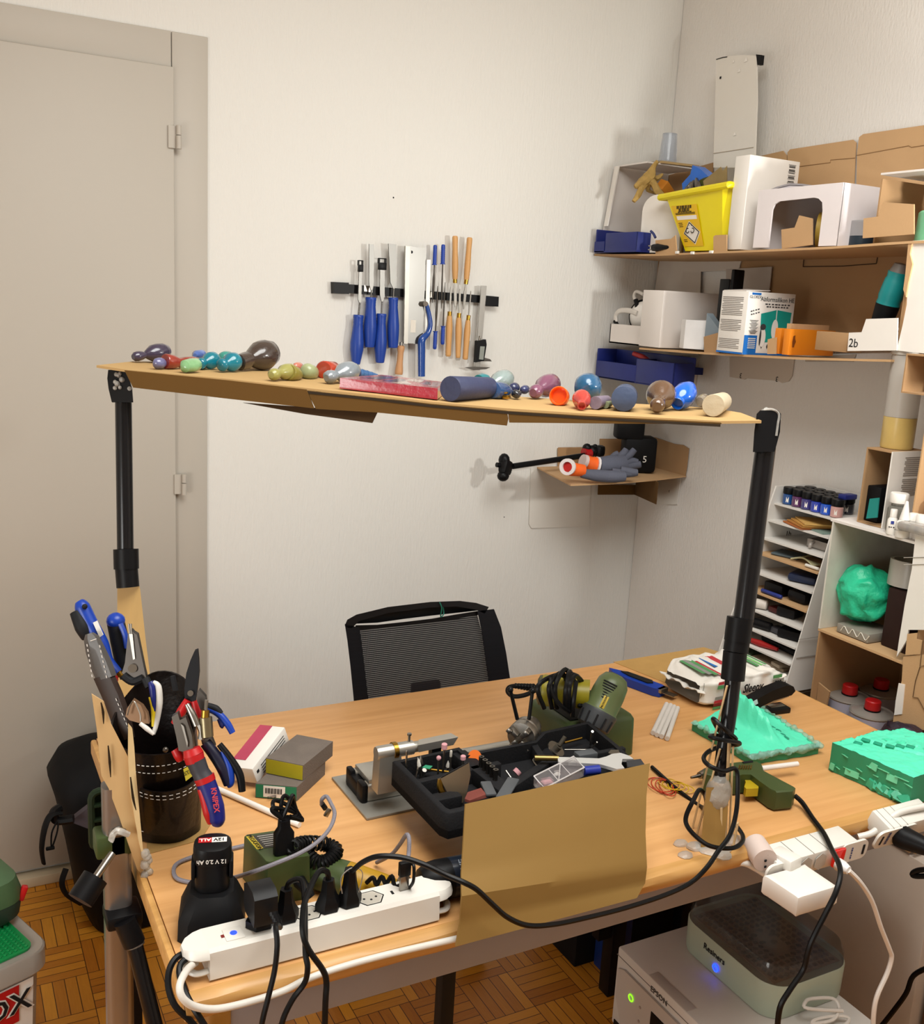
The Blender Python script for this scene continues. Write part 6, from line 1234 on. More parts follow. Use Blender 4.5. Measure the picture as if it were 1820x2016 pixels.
# power strip
M, LS = frame((414, 1935), (865, 1815), TZ+.0006); HS = .040; WS_ = .052
t = thing('power_strip', 'long white power strip with plugs along the front desk edge', 'power strip', M @ V((LS/2, WS_/2, 0)))
STRIP = t; PW = mat('#dcd8d0', .32, var=.02)
b = B(M); x0, x1 = -.024, LS+.018
def sec(x, w_, h_, y0=0, z0=0): return [V((x, y0+y, z0+z)) for y, z in ((.003, 0), (w_-.003, 0), (w_, .003), (w_-.002, h_-.004), (w_-.006, h_), (.006, h_), (.002, h_-.004), (0, .003))]
b.loft([sec(0, WS_, HS), sec(LS, WS_, HS)]); build(b, 'strip_body', PW, t)
for sx, xs in ((-1, 0), (1, LS)):
    b = B(M); b.loft([sec(xs, WS_, .014, 0, HS-.014), sec(xs+sx*.010, WS_*.94, .013, WS_*.03, HS-.014), sec(xs+sx*.020, WS_*.72, .012, WS_*.14, HS-.014), sec(xs+sx*.026, WS_*.4, .010, WS_*.3, HS-.014)]); build(b, 'end_cap', PW, t)
    build(B(M).tube([V((xs, .008, .010)), V((xs+sx*.014, .010, .009)), V((xs+sx*.022, WS_/2, .009)), V((xs+sx*.014, WS_-.010, .009)), V((xs, WS_-.008, .010))], .0045, n=8, flat=.7), 'hanger_loop', PW, t)
zt_ = HS
def topx(px, py): return (M.inverted() @ at(px, py, Z=TZ+.0006+HS)).x
SOC = [topx(520, 1835), topx(570, 1822), topx(612, 1806), topx(650, 1796), topx(692, 1785), topx(733, 1774)]
def hexr(x, y, z, r, sy=1): return [V((x+r*math.cos(R_(60*k)), y+r*sy*math.sin(R_(60*k)), z)) for k in range(6)]
sock = mat('#c9c4ba', .4)
for i in (2, 5):
    build(B(M).loft([hexr(SOC[i], WS_/2, zt_+.0003, .019, .85), hexr(SOC[i], WS_/2, zt_+.0003, .0172, .85), hexr(SOC[i], WS_/2, zt_+.00035, .016, .85)]), 'socket', sock, t)
    build(B(M).loft([hexr(SOC[i], WS_/2, zt_+.0004, .0158, .85), hexr(SOC[i], WS_/2, zt_+.0005, .0150, .85)]), 'socket_well', mat('#b5afa3', .5), t)
    for dx, dyy in ((-.008, 0), (.008, 0), (0, -.004)): build(B(M).cyl((SOC[i]+dx, WS_/2+dyy, zt_+.0005), (SOC[i]+dx, WS_/2+dyy, zt_+.0008), .0016, n=10), 'pin_hole', INK, t)
xl_ = topx(462, 1843); build(B(M).box((xl_, WS_*.42, zt_+.0006), (.022, .024, .0016), bev=.0007), 'switch', PW, t); build(B(M).cyl((xl_, WS_*.42, zt_+.001), (xl_, WS_*.42, zt_+.0018), .0042, n=16), 'blue_light', mat('#1a30ff', .3, emit=5), t)
build(B(M).box((topx(441, 1849), WS_*.42, zt_+.0004), (.004, .005, .0008)), 'indicator', mat('#7a2a26', .4), t)
xu = topx(803, 1762); build(B(M).box((xu-.016, WS_*.5, zt_+.0003), (.003, .007, .0006)), 'usb_slot', INK, t)
ZS = M.translation.z+HS
def hexplug(i, lab, hgt, lean=0):
    t = thing('mains_plug', lab, 'plug', M @ V((SOC[i], WS_/2, HS)), 'black plugs in the white power strip'); x = SOC[i]; y = WS_/2
    build(B(M).loft([hexr(x, y, zt_+.001, .0165, .85), hexr(x, y, zt_+.010, .0165, .85), hexr(x, y, zt_+.018, .012, .9), hexr(x, y, zt_+hgt*.62, .0095, .95), hexr(x, y, zt_+hgt, .0075, 1)]), 'plug_body', BLACK, t)
    return t, M @ V((x, y, zt_+hgt))
t, top2 = hexplug(1, 'black plug next to the adapter on the power strip', .040)
G_ = lambda x, y, Y: at(x, y, Y=Y)
build(B().tube([top2-V((0, 0, .004)), top2+V((.004, 0, .008)), top2+V((.016, -.008, .012)), at(600, 1772, D=1.18), at(601, 1840, D=1.155), at(602, 1880, Y=.968), at(606, 1905, Y=.962), at(600, 1935, Y=.962), at(575, 1970, Y=.955), at(555, 2016, Y=.95), at(548, 2080, Y=.95)], .0034, n=8), 'cord', CABLE, t)
t, top3 = hexplug(3, 'black plug in the middle of the power strip', .040)
build(B().tube([top3-V((0, 0, .004)), top3+V((-.002, 0, .010)), top3+V((-.016, -.006, .016)), at(603, 1768, D=1.172), at(597, 1800, D=1.16), at(597, 1838, D=1.15), at(608, 1870, Y=.968), at(636, 1910, Y=.962), at(643, 1935, Y=.96), at(641, 1975, Y=.955), at(638, 2080, Y=.95)], .0036, n=8), 'cord', CABLE, t)
t, top4 = hexplug(4, 'black plug with a clear tag, right of the middle plug', .047)
build(B(M).tube([V((SOC[4]-.012, .02, zt_+.02)), V((SOC[4]-.014, .02, zt_+.042)), V((SOC[4], .02, zt_+.052)), V((SOC[4]+.014, .02, zt_+.042)), V((SOC[4]+.010, .02, zt_+.016))], .0007, n=5), 'clear_tag', mat('#cfcac2', .2, trans=.6), t)
t = thing('power_adapter', 'black square power adapter at the left of the power strip', 'adapter', M @ V((SOC[0], WS_/2, HS)))
build(B(M).loft([hexr(SOC[0], WS_/2, zt_+.001, .018, .85), hexr(SOC[0], WS_/2, zt_+.010, .018, .85)]), 'plug_base', BLACK, t)
build(B(M).loft([[V((SOC[0]+x, WS_/2+y, zt_+z)) for y, z in ((-.020, .012), (.016, .012), (.022, .02), (.022, .046), (.010, .054), (-.014, .054), (-.022, .048), (-.022, .02))] for x in (-.014, .014)]), 'adapter_body', mat('#1b1b1c', .45, var=.2), t)
b = B(M); a_ = V((SOC[0]+.006, -.000, zt_+.034)); 
for k in range(5): b.cyl(a_+V((.0008*k, -.003-.0034*k, -.002*k)), a_+V((.0008*k, -.0054-.0034*k, -.0035-.002*k)), .0058-.0005*k, n=10)
build(b, 'strain_relief', BLACK, t)
s0 = M @ (a_+V((.004, -.018, -.012))); build(B().tube([s0, at(543, 1822, Y=s0.y-.012), at(546, 1860, Y=.968), at(541, 1910, Y=.962), at(528, 1965, Y=.955), at(515, 2020, Y=.95), at(510, 2080, Y=.95)], .0032, n=8), 'cord', CABLE, t)
t = thing('usb_cable', 'braided cable with a USB plug in the right end of power strip', 'cable', M @ V((xu, WS_*.5, HS)))
pu = M @ V((xu, WS_*.5, HS+.001)); build(B(M).box((xu, WS_*.5, zt_+.011), (.012, .0045, .020), bev=.0006), 'connector', STEEL, t); build(B(M).box((xu, WS_*.5, zt_+.030), (.016, .008, .020), bev=.002), 'plug_body', BLACK, t)
build(B().tube([pu+V((0, 0, .038)), at(804, 1688, D=1.30), at(806, 1655, D=1.31), at(801, 1643, D=1.32), at(788, 1662, D=1.35), at(770, 1683, D=1.37), at(742, 1698, D=1.40)], .0028, n=8), 'braided_cord', BR, t)
build(B().tube([at(806, 1748, D=1.285), at(814, 1735, D=1.27), at(815, 1705, D=1.27), at(808, 1700, D=1.28)], .0022, n=7), 'strap', CABLE, t)
solo(B().tube([at(722, 1738, D=1.30), at(735, 1728, D=1.295), at(742, 1742, D=1.295), at(752, 1726, D=1.295), at(760, 1740, D=1.295), at(772, 1725, D=1.295), at(778, 1745, D=1.29), at(792, 1742, D=1.288)], .003, n=7), 'twisted_cord', CABLE, 'short black twisted cord behind the right end of power strip', 'cord')
# long cord from the strip to the pole
yc = .962
cpts = [top4-V((0, 0, .004)), at(697, 1712, D=1.23), at(715, 1697, D=1.225), at(745, 1686, D=1.22), at(790, 1688, D=1.22), at(835, 1702, D=1.22), at(880, 1723, D=1.22), at(915, 1738, Y=.955), at(940, 1752, Y=.950), at(970, 1780, Y=.948), at(1000, 1806, Y=.948), at(1040, 1822, Y=.948), at(1090, 1820, Y=.948), at(1150, 1808, Y=.95), at(1230, 1788, Y=.955), at(1310, 1762, Y=.96), at(1360, 1738, Y=.965), at(1392, 1708, Y=.965), at(1415, 1675, Y=.972), q(1437, 1645, -.05), q(1449, 1605, -.035), q(1453, 1560, -.025), q(1450, 1515, -.02), q(1425, 1518, -.03), q(1398, 1508, -.03), q(1386, 1494, -.01), q(1395, 1480, .01), q(1420, 1470, .025), q(1452, 1466, .005), q(1454, 1462, -.015), q(1425, 1457, -.03), q(1399, 1451, -.02), q(1410, 1448, .02), q(1440, 1452, .02), q(1449, 1454, -.005), q(1430, 1438, -.03), q(1405, 1415, -.02), q(1412, 1432, .015), q(1425, 1450, .02)]
solo(B().tube(cpts, .0034, n=8, res=6), 'long_cord', CABLE, 'long black cord sagging from power strip to the glued pole', 'cord')
solo(B().tube([on(1284, 1510, .004), on(1335, 1555, .004), on(1385, 1590, .004), q(1390, 1570, .03), q(1378, 1555, -.0), q(1366, 1575, -.03), q(1352, 1605, -.035), q(1353, 1625, -.04), q(1372, 1648, -.045), q(1400, 1666, -.05), q(1440, 1670, -.045), q(1460, 1660, -.03), q(1463, 1645, .0), q(1450, 1625, .03)], .0034, n=8, res=6), 'loop_cord', CABLE, 'black cord lying on the desk and looping round the pole foot', 'cord')
# white and black cords hanging at the left end
build(B().tube([M @ V((-.012, .02, .016)), at(368, 1910, Y=1.0), at(354, 1940, Y=.98), at(360, 1965, Y=.972), at(385, 1982, Y=.972), at(430, 1986, Y=.975), at(500, 1970, Y=.98), at(560, 1950, Y=.98), at(600, 1930, Y=.982), at(660, 1908, Y=.984), at(760, 1880, Y=.984), at(900, 1848, Y=.984)], .0042, n=10), 'supply_cord', mat('#d6d1c8', .4), STRIP)
solo(B().tube([at(364, 1876, D=1.16), at(345, 1888, D=1.15), at(333, 1912, D=1.14), at(332, 1945, D=1.13), at(345, 1980, D=1.12), at(375, 2010, D=1.12), at(400, 2040, D=1.12)], .0038, n=8), 'mains_cable', CABLE, 'outer black cord curving down past the left desk corner', 'cord')
solo(B().tube([at(372, 1884, D=1.15), at(356, 1898, D=1.14), at(354, 1920, D=1.13), at(368, 1960, D=1.12), at(388, 1995, D=1.11), at(410, 2030, D=1.11)], .0036, n=8), 'mains_cable', CABLE, 'inner black cord curving down past the left desk corner', 'cord')
# ================================================================ lathe, tray and right half of the desk
ALU = mat('#b3b0a8', .35, .8, var=.06)
LX0, LX1, LY0, LY1 = .572, 1.02, 1.325, 1.395
t = thing('lathe', 'small metal bench lathe with silver bed, chuck and green headstock', 'lathe', (.8, 1.36, TZ))
build(B().box(((LX0+.18)/1-.09, (LY0+LY1)/2-.005, TZ+.0025), (.22, .145, .003), rot=(0, 0, 1)), 'base_plate', mat('#8f8c84', .4, .3, var=.15, scale=20), t)
build(B().box(((LX0+LX1)/2, LY0+.012, TZ+.018), (LX1-LX0, .022, .028), bev=.004), 'bed_rail', ALU, t)
build(B().box(((LX0+LX1)/2, LY1-.010, TZ+.018), (LX1-LX0, .018, .028), bev=.003), 'bed_rail', ALU, t)
build(B().box(((LX0+LX1)/2+.02, (LY0+LY1)/2+.002, TZ+.012), (LX1-LX0-.06, .03, .010)), 'bed_web', mat('#9c9992', .4, .8), t)
b = B().box((LX0-.004, LY0+.012, TZ+.018), (.012, .026, .034), bev=.005).box((LX0-.002, LY0+.045, TZ+.016), (.014, .05, .026), bev=.003).box((LX0-.004, LY1-.008, TZ+.020), (.010, .02, .03), bev=.003); build(b, 'end_cap', BLACK, t)
AZ = TZ+.097; AY = (LY0+LY1)/2+.004
p0 = at(744, 1483, Z=AZ)
AY = p0.y
build(B().box((LX0+.034, LY1-.034, TZ+.034), (.06, .06, .010), bev=.002).prism([V((p0.x-.004, AY-.014, TZ+.036)), V((p0.x+.042, AY-.014, TZ+.036)), V((p0.x+.034, AY-.010, AZ)), V((p0.x, AY-.010, AZ))], (0, .024, 0)), 'tailstock', ALU, t)
build(B().lathe([(.010, -.003), (.011, 0), (.011, .058), (.0085, .058), (.0085, .070), (.001, .086)], (p0.x, AY, AZ), (1, 0, 0), 22), 'tailstock_spindle', ALU, t)
build(B().cyl((p0.x+.024, AY, AZ), (p0.x+.031, AY, AZ), .0130, n=22), 'brass_ring', BRASS, t)
build(B().cyl((p0.x+.052, AY, AZ+.008), (p0.x+.052, AY, AZ+.022), .002).cyl((p0.x+.052, AY, AZ+.021), (p0.x+.052, AY, AZ+.024), .0035), 'lock_screw', STEEL, t)
pr0 = at(862, 1463, Z=AZ+.006); build(B().loft([[pr0+V((x, y, z)) for x, y, z in ((-.032, 0, -.010), (.028, 0, -.008), (.036, 0, .004), (-.034, 0, .002))], [pr0+V((x, y, z)) for x, y, z in ((-.030, .012, -.010), (.026, .012, -.008), (.030, .014, .006), (-.026, .014, .004))]]), 'tool_rest', ALU, t)
build(B().box(pr0+V((.0, .008, -.045)), (.016, .012, .075)), 'tool_rest_post', BLACK, t)
# headstock
hx0, hx1, hy0, hy1, hz = .935, 1.085, 1.318, 1.455, TZ+.076
b = B().loft([[V((x, y, TZ+.0006)) for x, y in rr2(hx1-hx0, hy1-hy0, .012, 4, (hx0+hx1)/2, (hy0+hy1)/2)], [V((x, y, hz-.010)) for x, y in rr2(hx1-hx0-.004, hy1-hy0, .014, 4, (hx0+hx1)/2, (hy0+hy1)/2)], [V((x, y, hz-.003)) for x, y in rr2(hx1-hx0-.012, hy1-hy0-.008, .014, 4, (hx0+hx1)/2, (hy0+hy1)/2)], [V((x, y, hz)) for x, y in rr2(hx1-hx0-.024, hy1-hy0-.02, .012, 4, (hx0+hx1)/2, (hy0+hy1)/2)]]); build(b, 'headstock', PROX, t)
build(B().box(((hx0+hx1)/2-.008, (hy0+hy1)/2+.004, hz+.001), (hx1-hx0-.05, hy1-hy0-.03, .002), bev=.0008), 'top_panel', BLACKM, t)
# chuck
CP = at(1034, 1443, Z=AZ); cx_ = CP.x
CA = V((.78, .62, 0)).normalized(); CO = V((cx_, CP.y, AZ))
build(B().lathe([(.008, -.020), (.0235, -.018), (.024, -.016), (.024, -.004), (.0225, -.003), (.0225, 0), (.024, .001), (.024, .012), (.018, .014), (.018, .03)], CO, CA, 30), 'chuck', STEEL, t)
CS = V((0, 0, 1)).cross(CA)
for a in (40, 130, 220, 310):
    u_ = CS*math.cos(R_(a))+V((0, 0, 1))*math.sin(R_(a)); c_ = CO-CA*.024+u_*.014
    build(B(axes(c_, u_, CA)).box((0, 0, 0), (.018, .008, .014), bev=.001).box((.006, 0, -.008), (.008, .008, .008), bev=.001), 'chuck_jaw', STEEL, t)
cc_ = V((cx_+.004, CP.y, AZ))
for (xa, ya, xb, yb) in ((1019, 1416, 1005, 1358), (1042, 1416, 1049, 1360)):
    e = at(xb, yb, Y=CP.y+.004); a = at(xa, ya, Y=CP.y-.002)
    build(B().cyl(a, e, .0032, .0030, n=10).sph(e, .0052, 12), 'chuck_bar', CABLE, t)
# heat gun on the headstock
t = thing('heat_gun', 'olive green hot air gun with yellow handle lying on the lathe', 'heat gun', (1.0, 1.38, hz+.002))
DH = 1.72; hg = lambda x, y, e=0: at(x, y, D=DH+e)
OLG = mat('#55603c', .4, var=.06); YOL = mat('#8c8118', .4, var=.06)
a = hg(1208, 1345, .012); e = hg(1163, 1438, -.002); L = (e-a).length
build(B().lathe([(.010, -.016), (.020, -.012), (.027, 0), (.029, .02), (.029, L*.55), (.031, L*.58)], a, e-a, 26), 'motor_housing', OLG, t)
build(B().lathe([(.0315, L*.58), (.0325, L*.62), (.0295, L*.90), (.024, L*.95), (.012, L*.965)], a, e-a, 26), 'nozzle_guard', mat('#34373a', .5), t)
ax_ = (e-a).normalized(); X_, Y_ = _perp(ax_)
tov = (EYE-a).normalized(); tov = (tov-ax_*tov.dot(ax_)).normalized(); sd_ = ax_.cross(tov)
for k in range(-2, 3):
    u_ = tov*math.cos(k*.5)+sd_*math.sin(k*.5); c0 = a+ax_*L*.68+u_*.0318; build(B().tube([c0, c0+ax_*.020-u_*.0014], .0018, n=6), 'vent_slot', INK, t)
b = B()
for k in range(7): 
    u_ = tov*.8+V((0, 0, .6)); u_ = (u_-ax_*u_.dot(ax_)).normalized(); s2 = ax_.cross(u_); c0 = a+ax_*(.004+.0045*k)+u_*.0288; w_ = .013-.001*k; b.tube([c0-s2*w_-u_*(.003 if k < 9 else 0), c0, c0+s2*w_*.9-u_*.003], .0012, n=5)
build(b, 'air_slots', INK, t)
b = B(); c0 = a+ax_*L*.42+tov*.0285; b.box(c0, (.022, .009, .002), axes(V((0, 0, 0)), ax_, tov), .0005); build(b, 'brand_plate', mat('#b9a03a', .5), t)
b = B(); b.text('PROXXON', .0045, c0+tov*.0016, -ax_, -sd_ if (-sd_).z > 0 else sd_); build(b, 'lettering', INK, t)
ha = hg(1160, 1368, .02); hb = hg(1062, 1358, .03); Lh = (hb-ha).length
build(B().lathe([(.026, 0), (.0245, Lh*.3), (.0265, Lh*.75), (.028, Lh*.9), (.026, Lh*.95)], ha, hb-ha, 24), 'handle', YOL, t)
build(B().lathe([(.0265, Lh*.95), (.0255, Lh*1.0), (.018, Lh*1.04)], ha, hb-ha, 24), 'handle_cap', mat('#4a4a2c', .5), t)
t2 = t
b = B()
for k, (x0, x1, hh, dx) in enumerate(((1100, 1128, 1318, -6), (1112, 1132, 1322, 4), (1092, 1118, 1325, -10), (1122, 1146, 1330, 0), (1108, 1150, 1328, 8), (1084, 1122, 1328, -24))):
    b.tube([hg(x0+dx*.5, 1395, -.03), hg(x0+dx, 1350, -.038), hg((x0+x1)/2, hh, -.01), hg(x1, 1350, .02), hg(x1-4, 1392, .0)], .0042, n=7)
b.tube([hg(1084, 1334, -.032), hg(1088, 1365, -.04), hg(1105, 1390, -.04), hg(1122, 1402, -.03)], .0040, n=7)
b.tube([hg(1135, 1340, -.03), hg(1130, 1380, -.038), hg(1128, 1410, -.03)], .0040, n=7)
b.tube([hg(1058, 1353, .03), hg(1030, 1350, .025), hg(1005, 1352, .02), hg(1000, 1362, .018), hg(1012, 1371, .015), hg(1035, 1368, .01), hg(1056, 1358, .0)], .0040, n=8)
build(b, 'coiled_cord', CABLE, t)
b = B(); pa, pb_ = hg(1052, 1354, .03), hg(1012, 1350, .022)
for k in range(7): b.cyl(pa.lerp(pb_, k/7), pa.lerp(pb_, (k+.6)/7), .0072-.0004*k, n=10)
build(b, 'strain_relief', CABLE, t)
# ---------------------------------------------------------------- black foam tray
ZTop = .846; ZBot = .807; tr_ = lambda x, y, z=ZTop: at(x, y, Z=z)
out = [(773, 1498), (905, 1470), (920, 1482), (1048, 1458), (1066, 1440), (1160, 1419), (1218, 1466), (1264, 1510), (1100, 1552), (925, 1592), (885, 1601), (868, 1594)]
OP = [tr_(*p) for p in out]; cen = sum(OP, V((0, 0, 0)))/len(OP)
FOAM = mat('#19191b', .75, var=.25, scale=40, bump=.2, bscale=300)
t = thing('foam_tray', 'black foam tray of small tool bits behind the cardboard screen', 'tray', V((cen.x, cen.y, ZBot)))
dn = V((0, 0, ZBot-ZTop))
build(B().prism([p+dn for p in OP], (0, 0, .012)), 'tray_floor', FOAM, t)
nO = len(OP); IN = []
for i in range(nO):
    a, p, c = OP[i-1], OP[i], OP[(i+1) % nO]; d1 = (p-a).normalized(); d2 = (c-p).normalized(); n1 = V((0, 0, 1)).cross(d1); n2 = V((0, 0, 1)).cross(d2)
    if n1.dot(cen-p) < 0 and i not in (2, 3): pass
    bi = (n1+n2); bi = bi.normalized()*(.009/max(.5, bi.normalized().dot(n1))); IN.append(p+bi)
sgn = 1 if (IN[0]-cen).length < (OP[0]-cen).length else -1
if sgn < 0: IN = [OP[i]-(IN[i]-OP[i]) for i in range(nO)]
b = B()
rings = [[OP[i]+dn, OP[i]+V((0, 0, -.002)), OP[i].lerp(IN[i], .2), IN[i], IN[i]+dn*.8] for i in range(nO)]
rings.append(rings[0]); b.loft(rings, caps=False, closed=False); build(b, 'tray_rim', FOAM, t, ang=50)
def wall(pxa, pxb, th=.010, dz=-.004, h=.034):
    a, c = tr_(*pxa, ZTop+dz), tr_(*pxb, ZTop+dz); M = axes(a, c-a); L = (c-a).length
    build(B(M).box((L/2, 0, -h/2), (L, th, h), bev=.002), 'divider', FOAM, t)
wall((812, 1540), (945, 1508), .012); wall((902, 1478), (1000, 1555), .026); wall((945, 1508), (985, 1500), .012); wall((1052, 1464), (1075, 1500), .012); wall((1075, 1500), (1230, 1470), .010); wall((1000, 1550), (1075, 1500), .014); wall((845, 1572), (905, 1560), .02)
FL_ = ZBot+.0128; GB = 'rotary tool bits in the foam tray'
def bit(lab, px, head, c, h=.034, lean=(0, 0), r=.0016, z=None, nm='rotary_bit'):
    """standing bit: shank of height h whose head is seen at px"""
    e = tr_(*px, (z or FL_)+h); a = V((e.x-lean[0], e.y-lean[1], (z or FL_))); tt = thing(nm, lab, 'tool bit', a, GB)
    build(B().cyl(a, e, r, n=8), 'shank', STEEL, tt)
    ax = (e-a).normalized(); build(B().lathe(head, e, ax, 14), 'bit_head', c if not isinstance(c, str) else mat(c, .7), tt)
cyl_ = lambda r, h: [(r*.8, 0), (r, .001), (r, h-.001), (r*.8, h)]; ball_ = lambda r: [(r*.3, 0), (r*.8, r*.4), (r, r), (r*.8, r*1.6), (r*.2, r*2)]; cone_ = lambda r, h: [(r*.5, 0), (r, .002), (r*.8, h*.5), (r*.1, h)]
PINK = mat('#c49096', .8)
bit('grinding bit with tall pink cylinder head at the back of tray', (875, 1475), cyl_(.0045, .009), PINK, .055)
bit('grinding bit with small pink ball head', (864, 1497), ball_(.0038), PINK, .040)
bit('thin bit with pale narrow head right of the pink cylinder', (888, 1490), cyl_(.002, .010), '#b9b4aa', .046)
bit('short bit with grey bullet head in the left compartment', (882, 1512), cone_(.0034, .012), '#a9a6a0', .012)
bit('bit with pink cylinder head at the compartment corner', (912, 1496), cyl_(.0042, .007), PINK, .036)
bit('silver pointed burr bit standing at the left', (828, 1505), cone_(.0045, .014), STEEL, .022)
bit('second silver burr bit with a white tip', (826, 1510), cone_(.003, .016), '#d6d2c8', .030, (-.006, 0))
bit('thin steel pin bit at the left tray wall', (801, 1485), cyl_(.0016, .006), STEEL, .044)
bit('fine silver pin leaning at the left front', (822, 1518), cyl_(.002, .006), STEEL, .016, (.006, .004))
for i, lab in enumerate(('back', 'second', 'middle', 'fourth', 'front')):
    px = (948+7.0*i, 1497+6.4*i); p = tr_(px[0], px[1]+3, ZTop+.004); tt = thing('collet', '%s steel collet of the row of five on the tray bar' % lab, 'collet', p-V((0, 0, .008)), 'steel collets in a row')
    build(B().lathe([(.0036, -.008), (.0036, .002), (.0042, .003), (.0042, .009), (.0018, .009), (.0018, .004)], p, (0, 0, 1), 14), 'collet_body', DSTEEL, tt)
solo(B().cyl(tr_(935, 1490, ZTop-.0035), tr_(935, 1490, ZTop-.0020), .0105, n=28), 'orange_sticker', mat('#dd6a18', .6), 'round orange printed sticker disc on the tray bar', 'sticker')
def lie(lab, nm, cat, a, e, r, m, zz=.004, dz=0, r1=None): solo(B().cyl(tr_(*a, FL_+zz), tr_(*e, FL_+zz+dz), r, r1 if r1 is not None else r, n=10), nm, m, lab, cat)
lie('brass coloured twist drill lying across the left compartment', 'drill_bit', 'drill bit', (840, 1514), (884, 1520), .002, BRASS, .012)
lie('steel tube leaning in the left compartment', 'steel_tube', 'tube', (830, 1530), (836, 1516), .0035, STEEL, .006, .016)
solo(B().prism([tr_(831, 1512, FL_+.016), tr_(838, 1507, FL_+.016), tr_(852, 1509, FL_+.016), tr_(846, 1515, FL_+.016)], (0, 0, .001)), 'green_scrap', mat('#2f8a66', .7), 'small green abrasive scrap in the left compartment', 'scrap')
# heat gun nozzle
t = thing('flat_nozzle', 'beige metal flat air nozzle standing in the tray front corner', 'nozzle', tr_(888, 1578, ZTop-.02))
NZ = mat('#a08f78', .3, .85, var=.1); nz = lambda x, y, e=0: at(x, y, D=1.435+e)
F0 = [(868, 1533), (924, 1502), (927, 1525), (920, 1560), (912, 1580), (900, 1586), (885, 1568), (873, 1545)]
build(B().loft([[nz(x, y) for x, y in F0], [nz(x-3+(2 if x > 900 else 0), y-1, .012) for x, y in F0]]), 'nozzle_shell', NZ, t)
build(B().loft([[nz(868, 1532, -.0006), nz(924, 1502, -.0006), nz(921, 1503, .012), nz(866, 1530, .012)]], caps=False).prism([nz(869, 1531.5), nz(923, 1502.5), nz(921.5, 1502, .008), nz(868.5, 1530, .008)], (0, 0, .0012)), 'nozzle_slot', INK, t)
build(B().tube([nz(867, 1534, .004), nz(866, 1550, .004), nz(874, 1568, .004), nz(886, 1578, .004)], .004, n=8).tube([nz(871, 1535, .003), nz(870, 1550, .003), nz(878, 1566, .003)], .0025, n=8), 'brass_edge', BRASS, t)
solo(B().box(nz(886, 1588, .012), (.04, .024, .014), rot=(0, 0, -20), bev=.003), 'nozzle_cover', BLACKM, 'black block under the beige metal nozzle in tray corner', 'block')
# other tray contents
def bar(lab, nm, cat, a, e, w_, h_, m, z, dz=0, bev=.002): 
    p, c = tr_(*a, FL_+z), tr_(*e, FL_+z+dz); solo(B(axes(p, c-p)).box(((c-p).length/2, 0, 0), ((c-p).length, w_, h_), bev=bev), nm, m, lab, cat)
GREY = mat('#4a4d50', .5)
bar('dark grey flat key with round hole lying in the tray', 'flat_key', 'key', (956, 1540), (968, 1566), .016, .005, GREY, .030, .0)
bar('dark grey flat plastic wedge lying in the tray middle', 'plastic_wedge', 'wedge', (1012, 1533), (988, 1572), .018, .004, GREY, .034, .0)
solo(B().prism([tr_(x, y, FL_+.026) for x, y in ((920, 1566), (948, 1558), (958, 1570), (924, 1582), (914, 1578))], (0, 0, .005)).noise(.002, 80), 'abrasive_pad', mat('#6e352c', .9, var=.3, scale=60), 'reddish abrasive pad with white backing at tray front', 'pad')
t = thing('grinding_stone', 'pink grinding stone on a steel shank in the tray middle', 'grinding stone', tr_(1015, 1520, FL_))
build(B().cyl(tr_(1006, 1531, FL_+.012), tr_(996, 1517, FL_+.020), .0016, n=8), 'shank', STEEL, t); build(B().cyl(tr_(1016, 1523, FL_+.012), tr_(1022, 1517, FL_+.016), .0065, n=14), 'stone', PINK, t)
t = thing('grinding_disc', 'silver round disc with a threaded arbor in the right compartment', 'disc', tr_(1095, 1476, FL_))
p = tr_(1094, 1476, FL_+.020); ax = V((.35, -.45, .8)); build(B().cyl(p, p+ax.normalized()*.003, .015, n=28), 'disc', STEEL, t); build(B().cyl(p+ax.normalized()*.003, p+ax.normalized()*.010, .006, n=14).cyl(p+ax.normalized()*.010, p+V((.014, -.004, .022)), .0035, n=10), 'arbor', mat('#3a352c', .4), t)
t = thing('open_spanner', 'white metal open ended spanner lying across the tray right', 'spanner', tr_(1160, 1490, ZTop))
so = [(1098, 1490), (1180, 1493), (1195, 1489), (1206, 1484), (1222, 1482), (1240, 1488), (1248, 1494), (1238, 1494), (1226, 1494), (1224, 1504), (1230, 1512), (1215, 1514), (1195, 1508), (1180, 1504), (1100, 1500)]
build(B().prism([tr_(x, y, ZTop+.008) for x, y in so], (0, 0, -.005)), 'spanner_body', mat('#d9d9d6', .3, .5, var=.04), t)
build(B().cyl(tr_(1100, 1493, ZTop+.006), tr_(1053, 1492, ZTop+.006), .0042, n=12), 'brass_shank', mat('#8f7a48', .35, .9), t)
t = thing('parts_case', 'small clear plastic parts case with compartments on the tray', 'case', tr_(1105, 1520, ZTop)); M, L = None, None
a, c, d_ = tr_(1052, 1528, ZTop+.014), tr_(1130, 1489, ZTop+.014), tr_(1072, 1552, ZTop+.014); ex = c-a; ey = d_-a
CLR = mat('#c9c2c4', .1, trans=.75, alpha=.45, var=.02)
build(B().loft([[a, c, c+ey, a+ey], [q_-V((0, 0, .014)) for q_ in (a, c, c+ey, a+ey)]]), 'case_body', CLR, t)
b = B().tube([a, c, c+ey, a+ey], .0012, n=5, sm=False, closed=True); 
for k in (.35, .65): b.tube([a+ex*k, a+ex*k+ey], .0007, n=4, sm=False)
b.tube([a+ex*.35+ey, a+ex*.65], .0007, n=4, sm=False); build(b, 'case_frame', mat('#d9d4d2', .2, trans=.3), t)
build(B().box(a+ex*.2+ey*.5-V((0, 0, .008)), (.016, .012, .004)), 'pink_contents', PINK, t); build(B().sph(a+ex*.5+ey*.3-V((0, 0, .008)), (.006, .004, .003), 8), 'white_contents', WHITE, t)
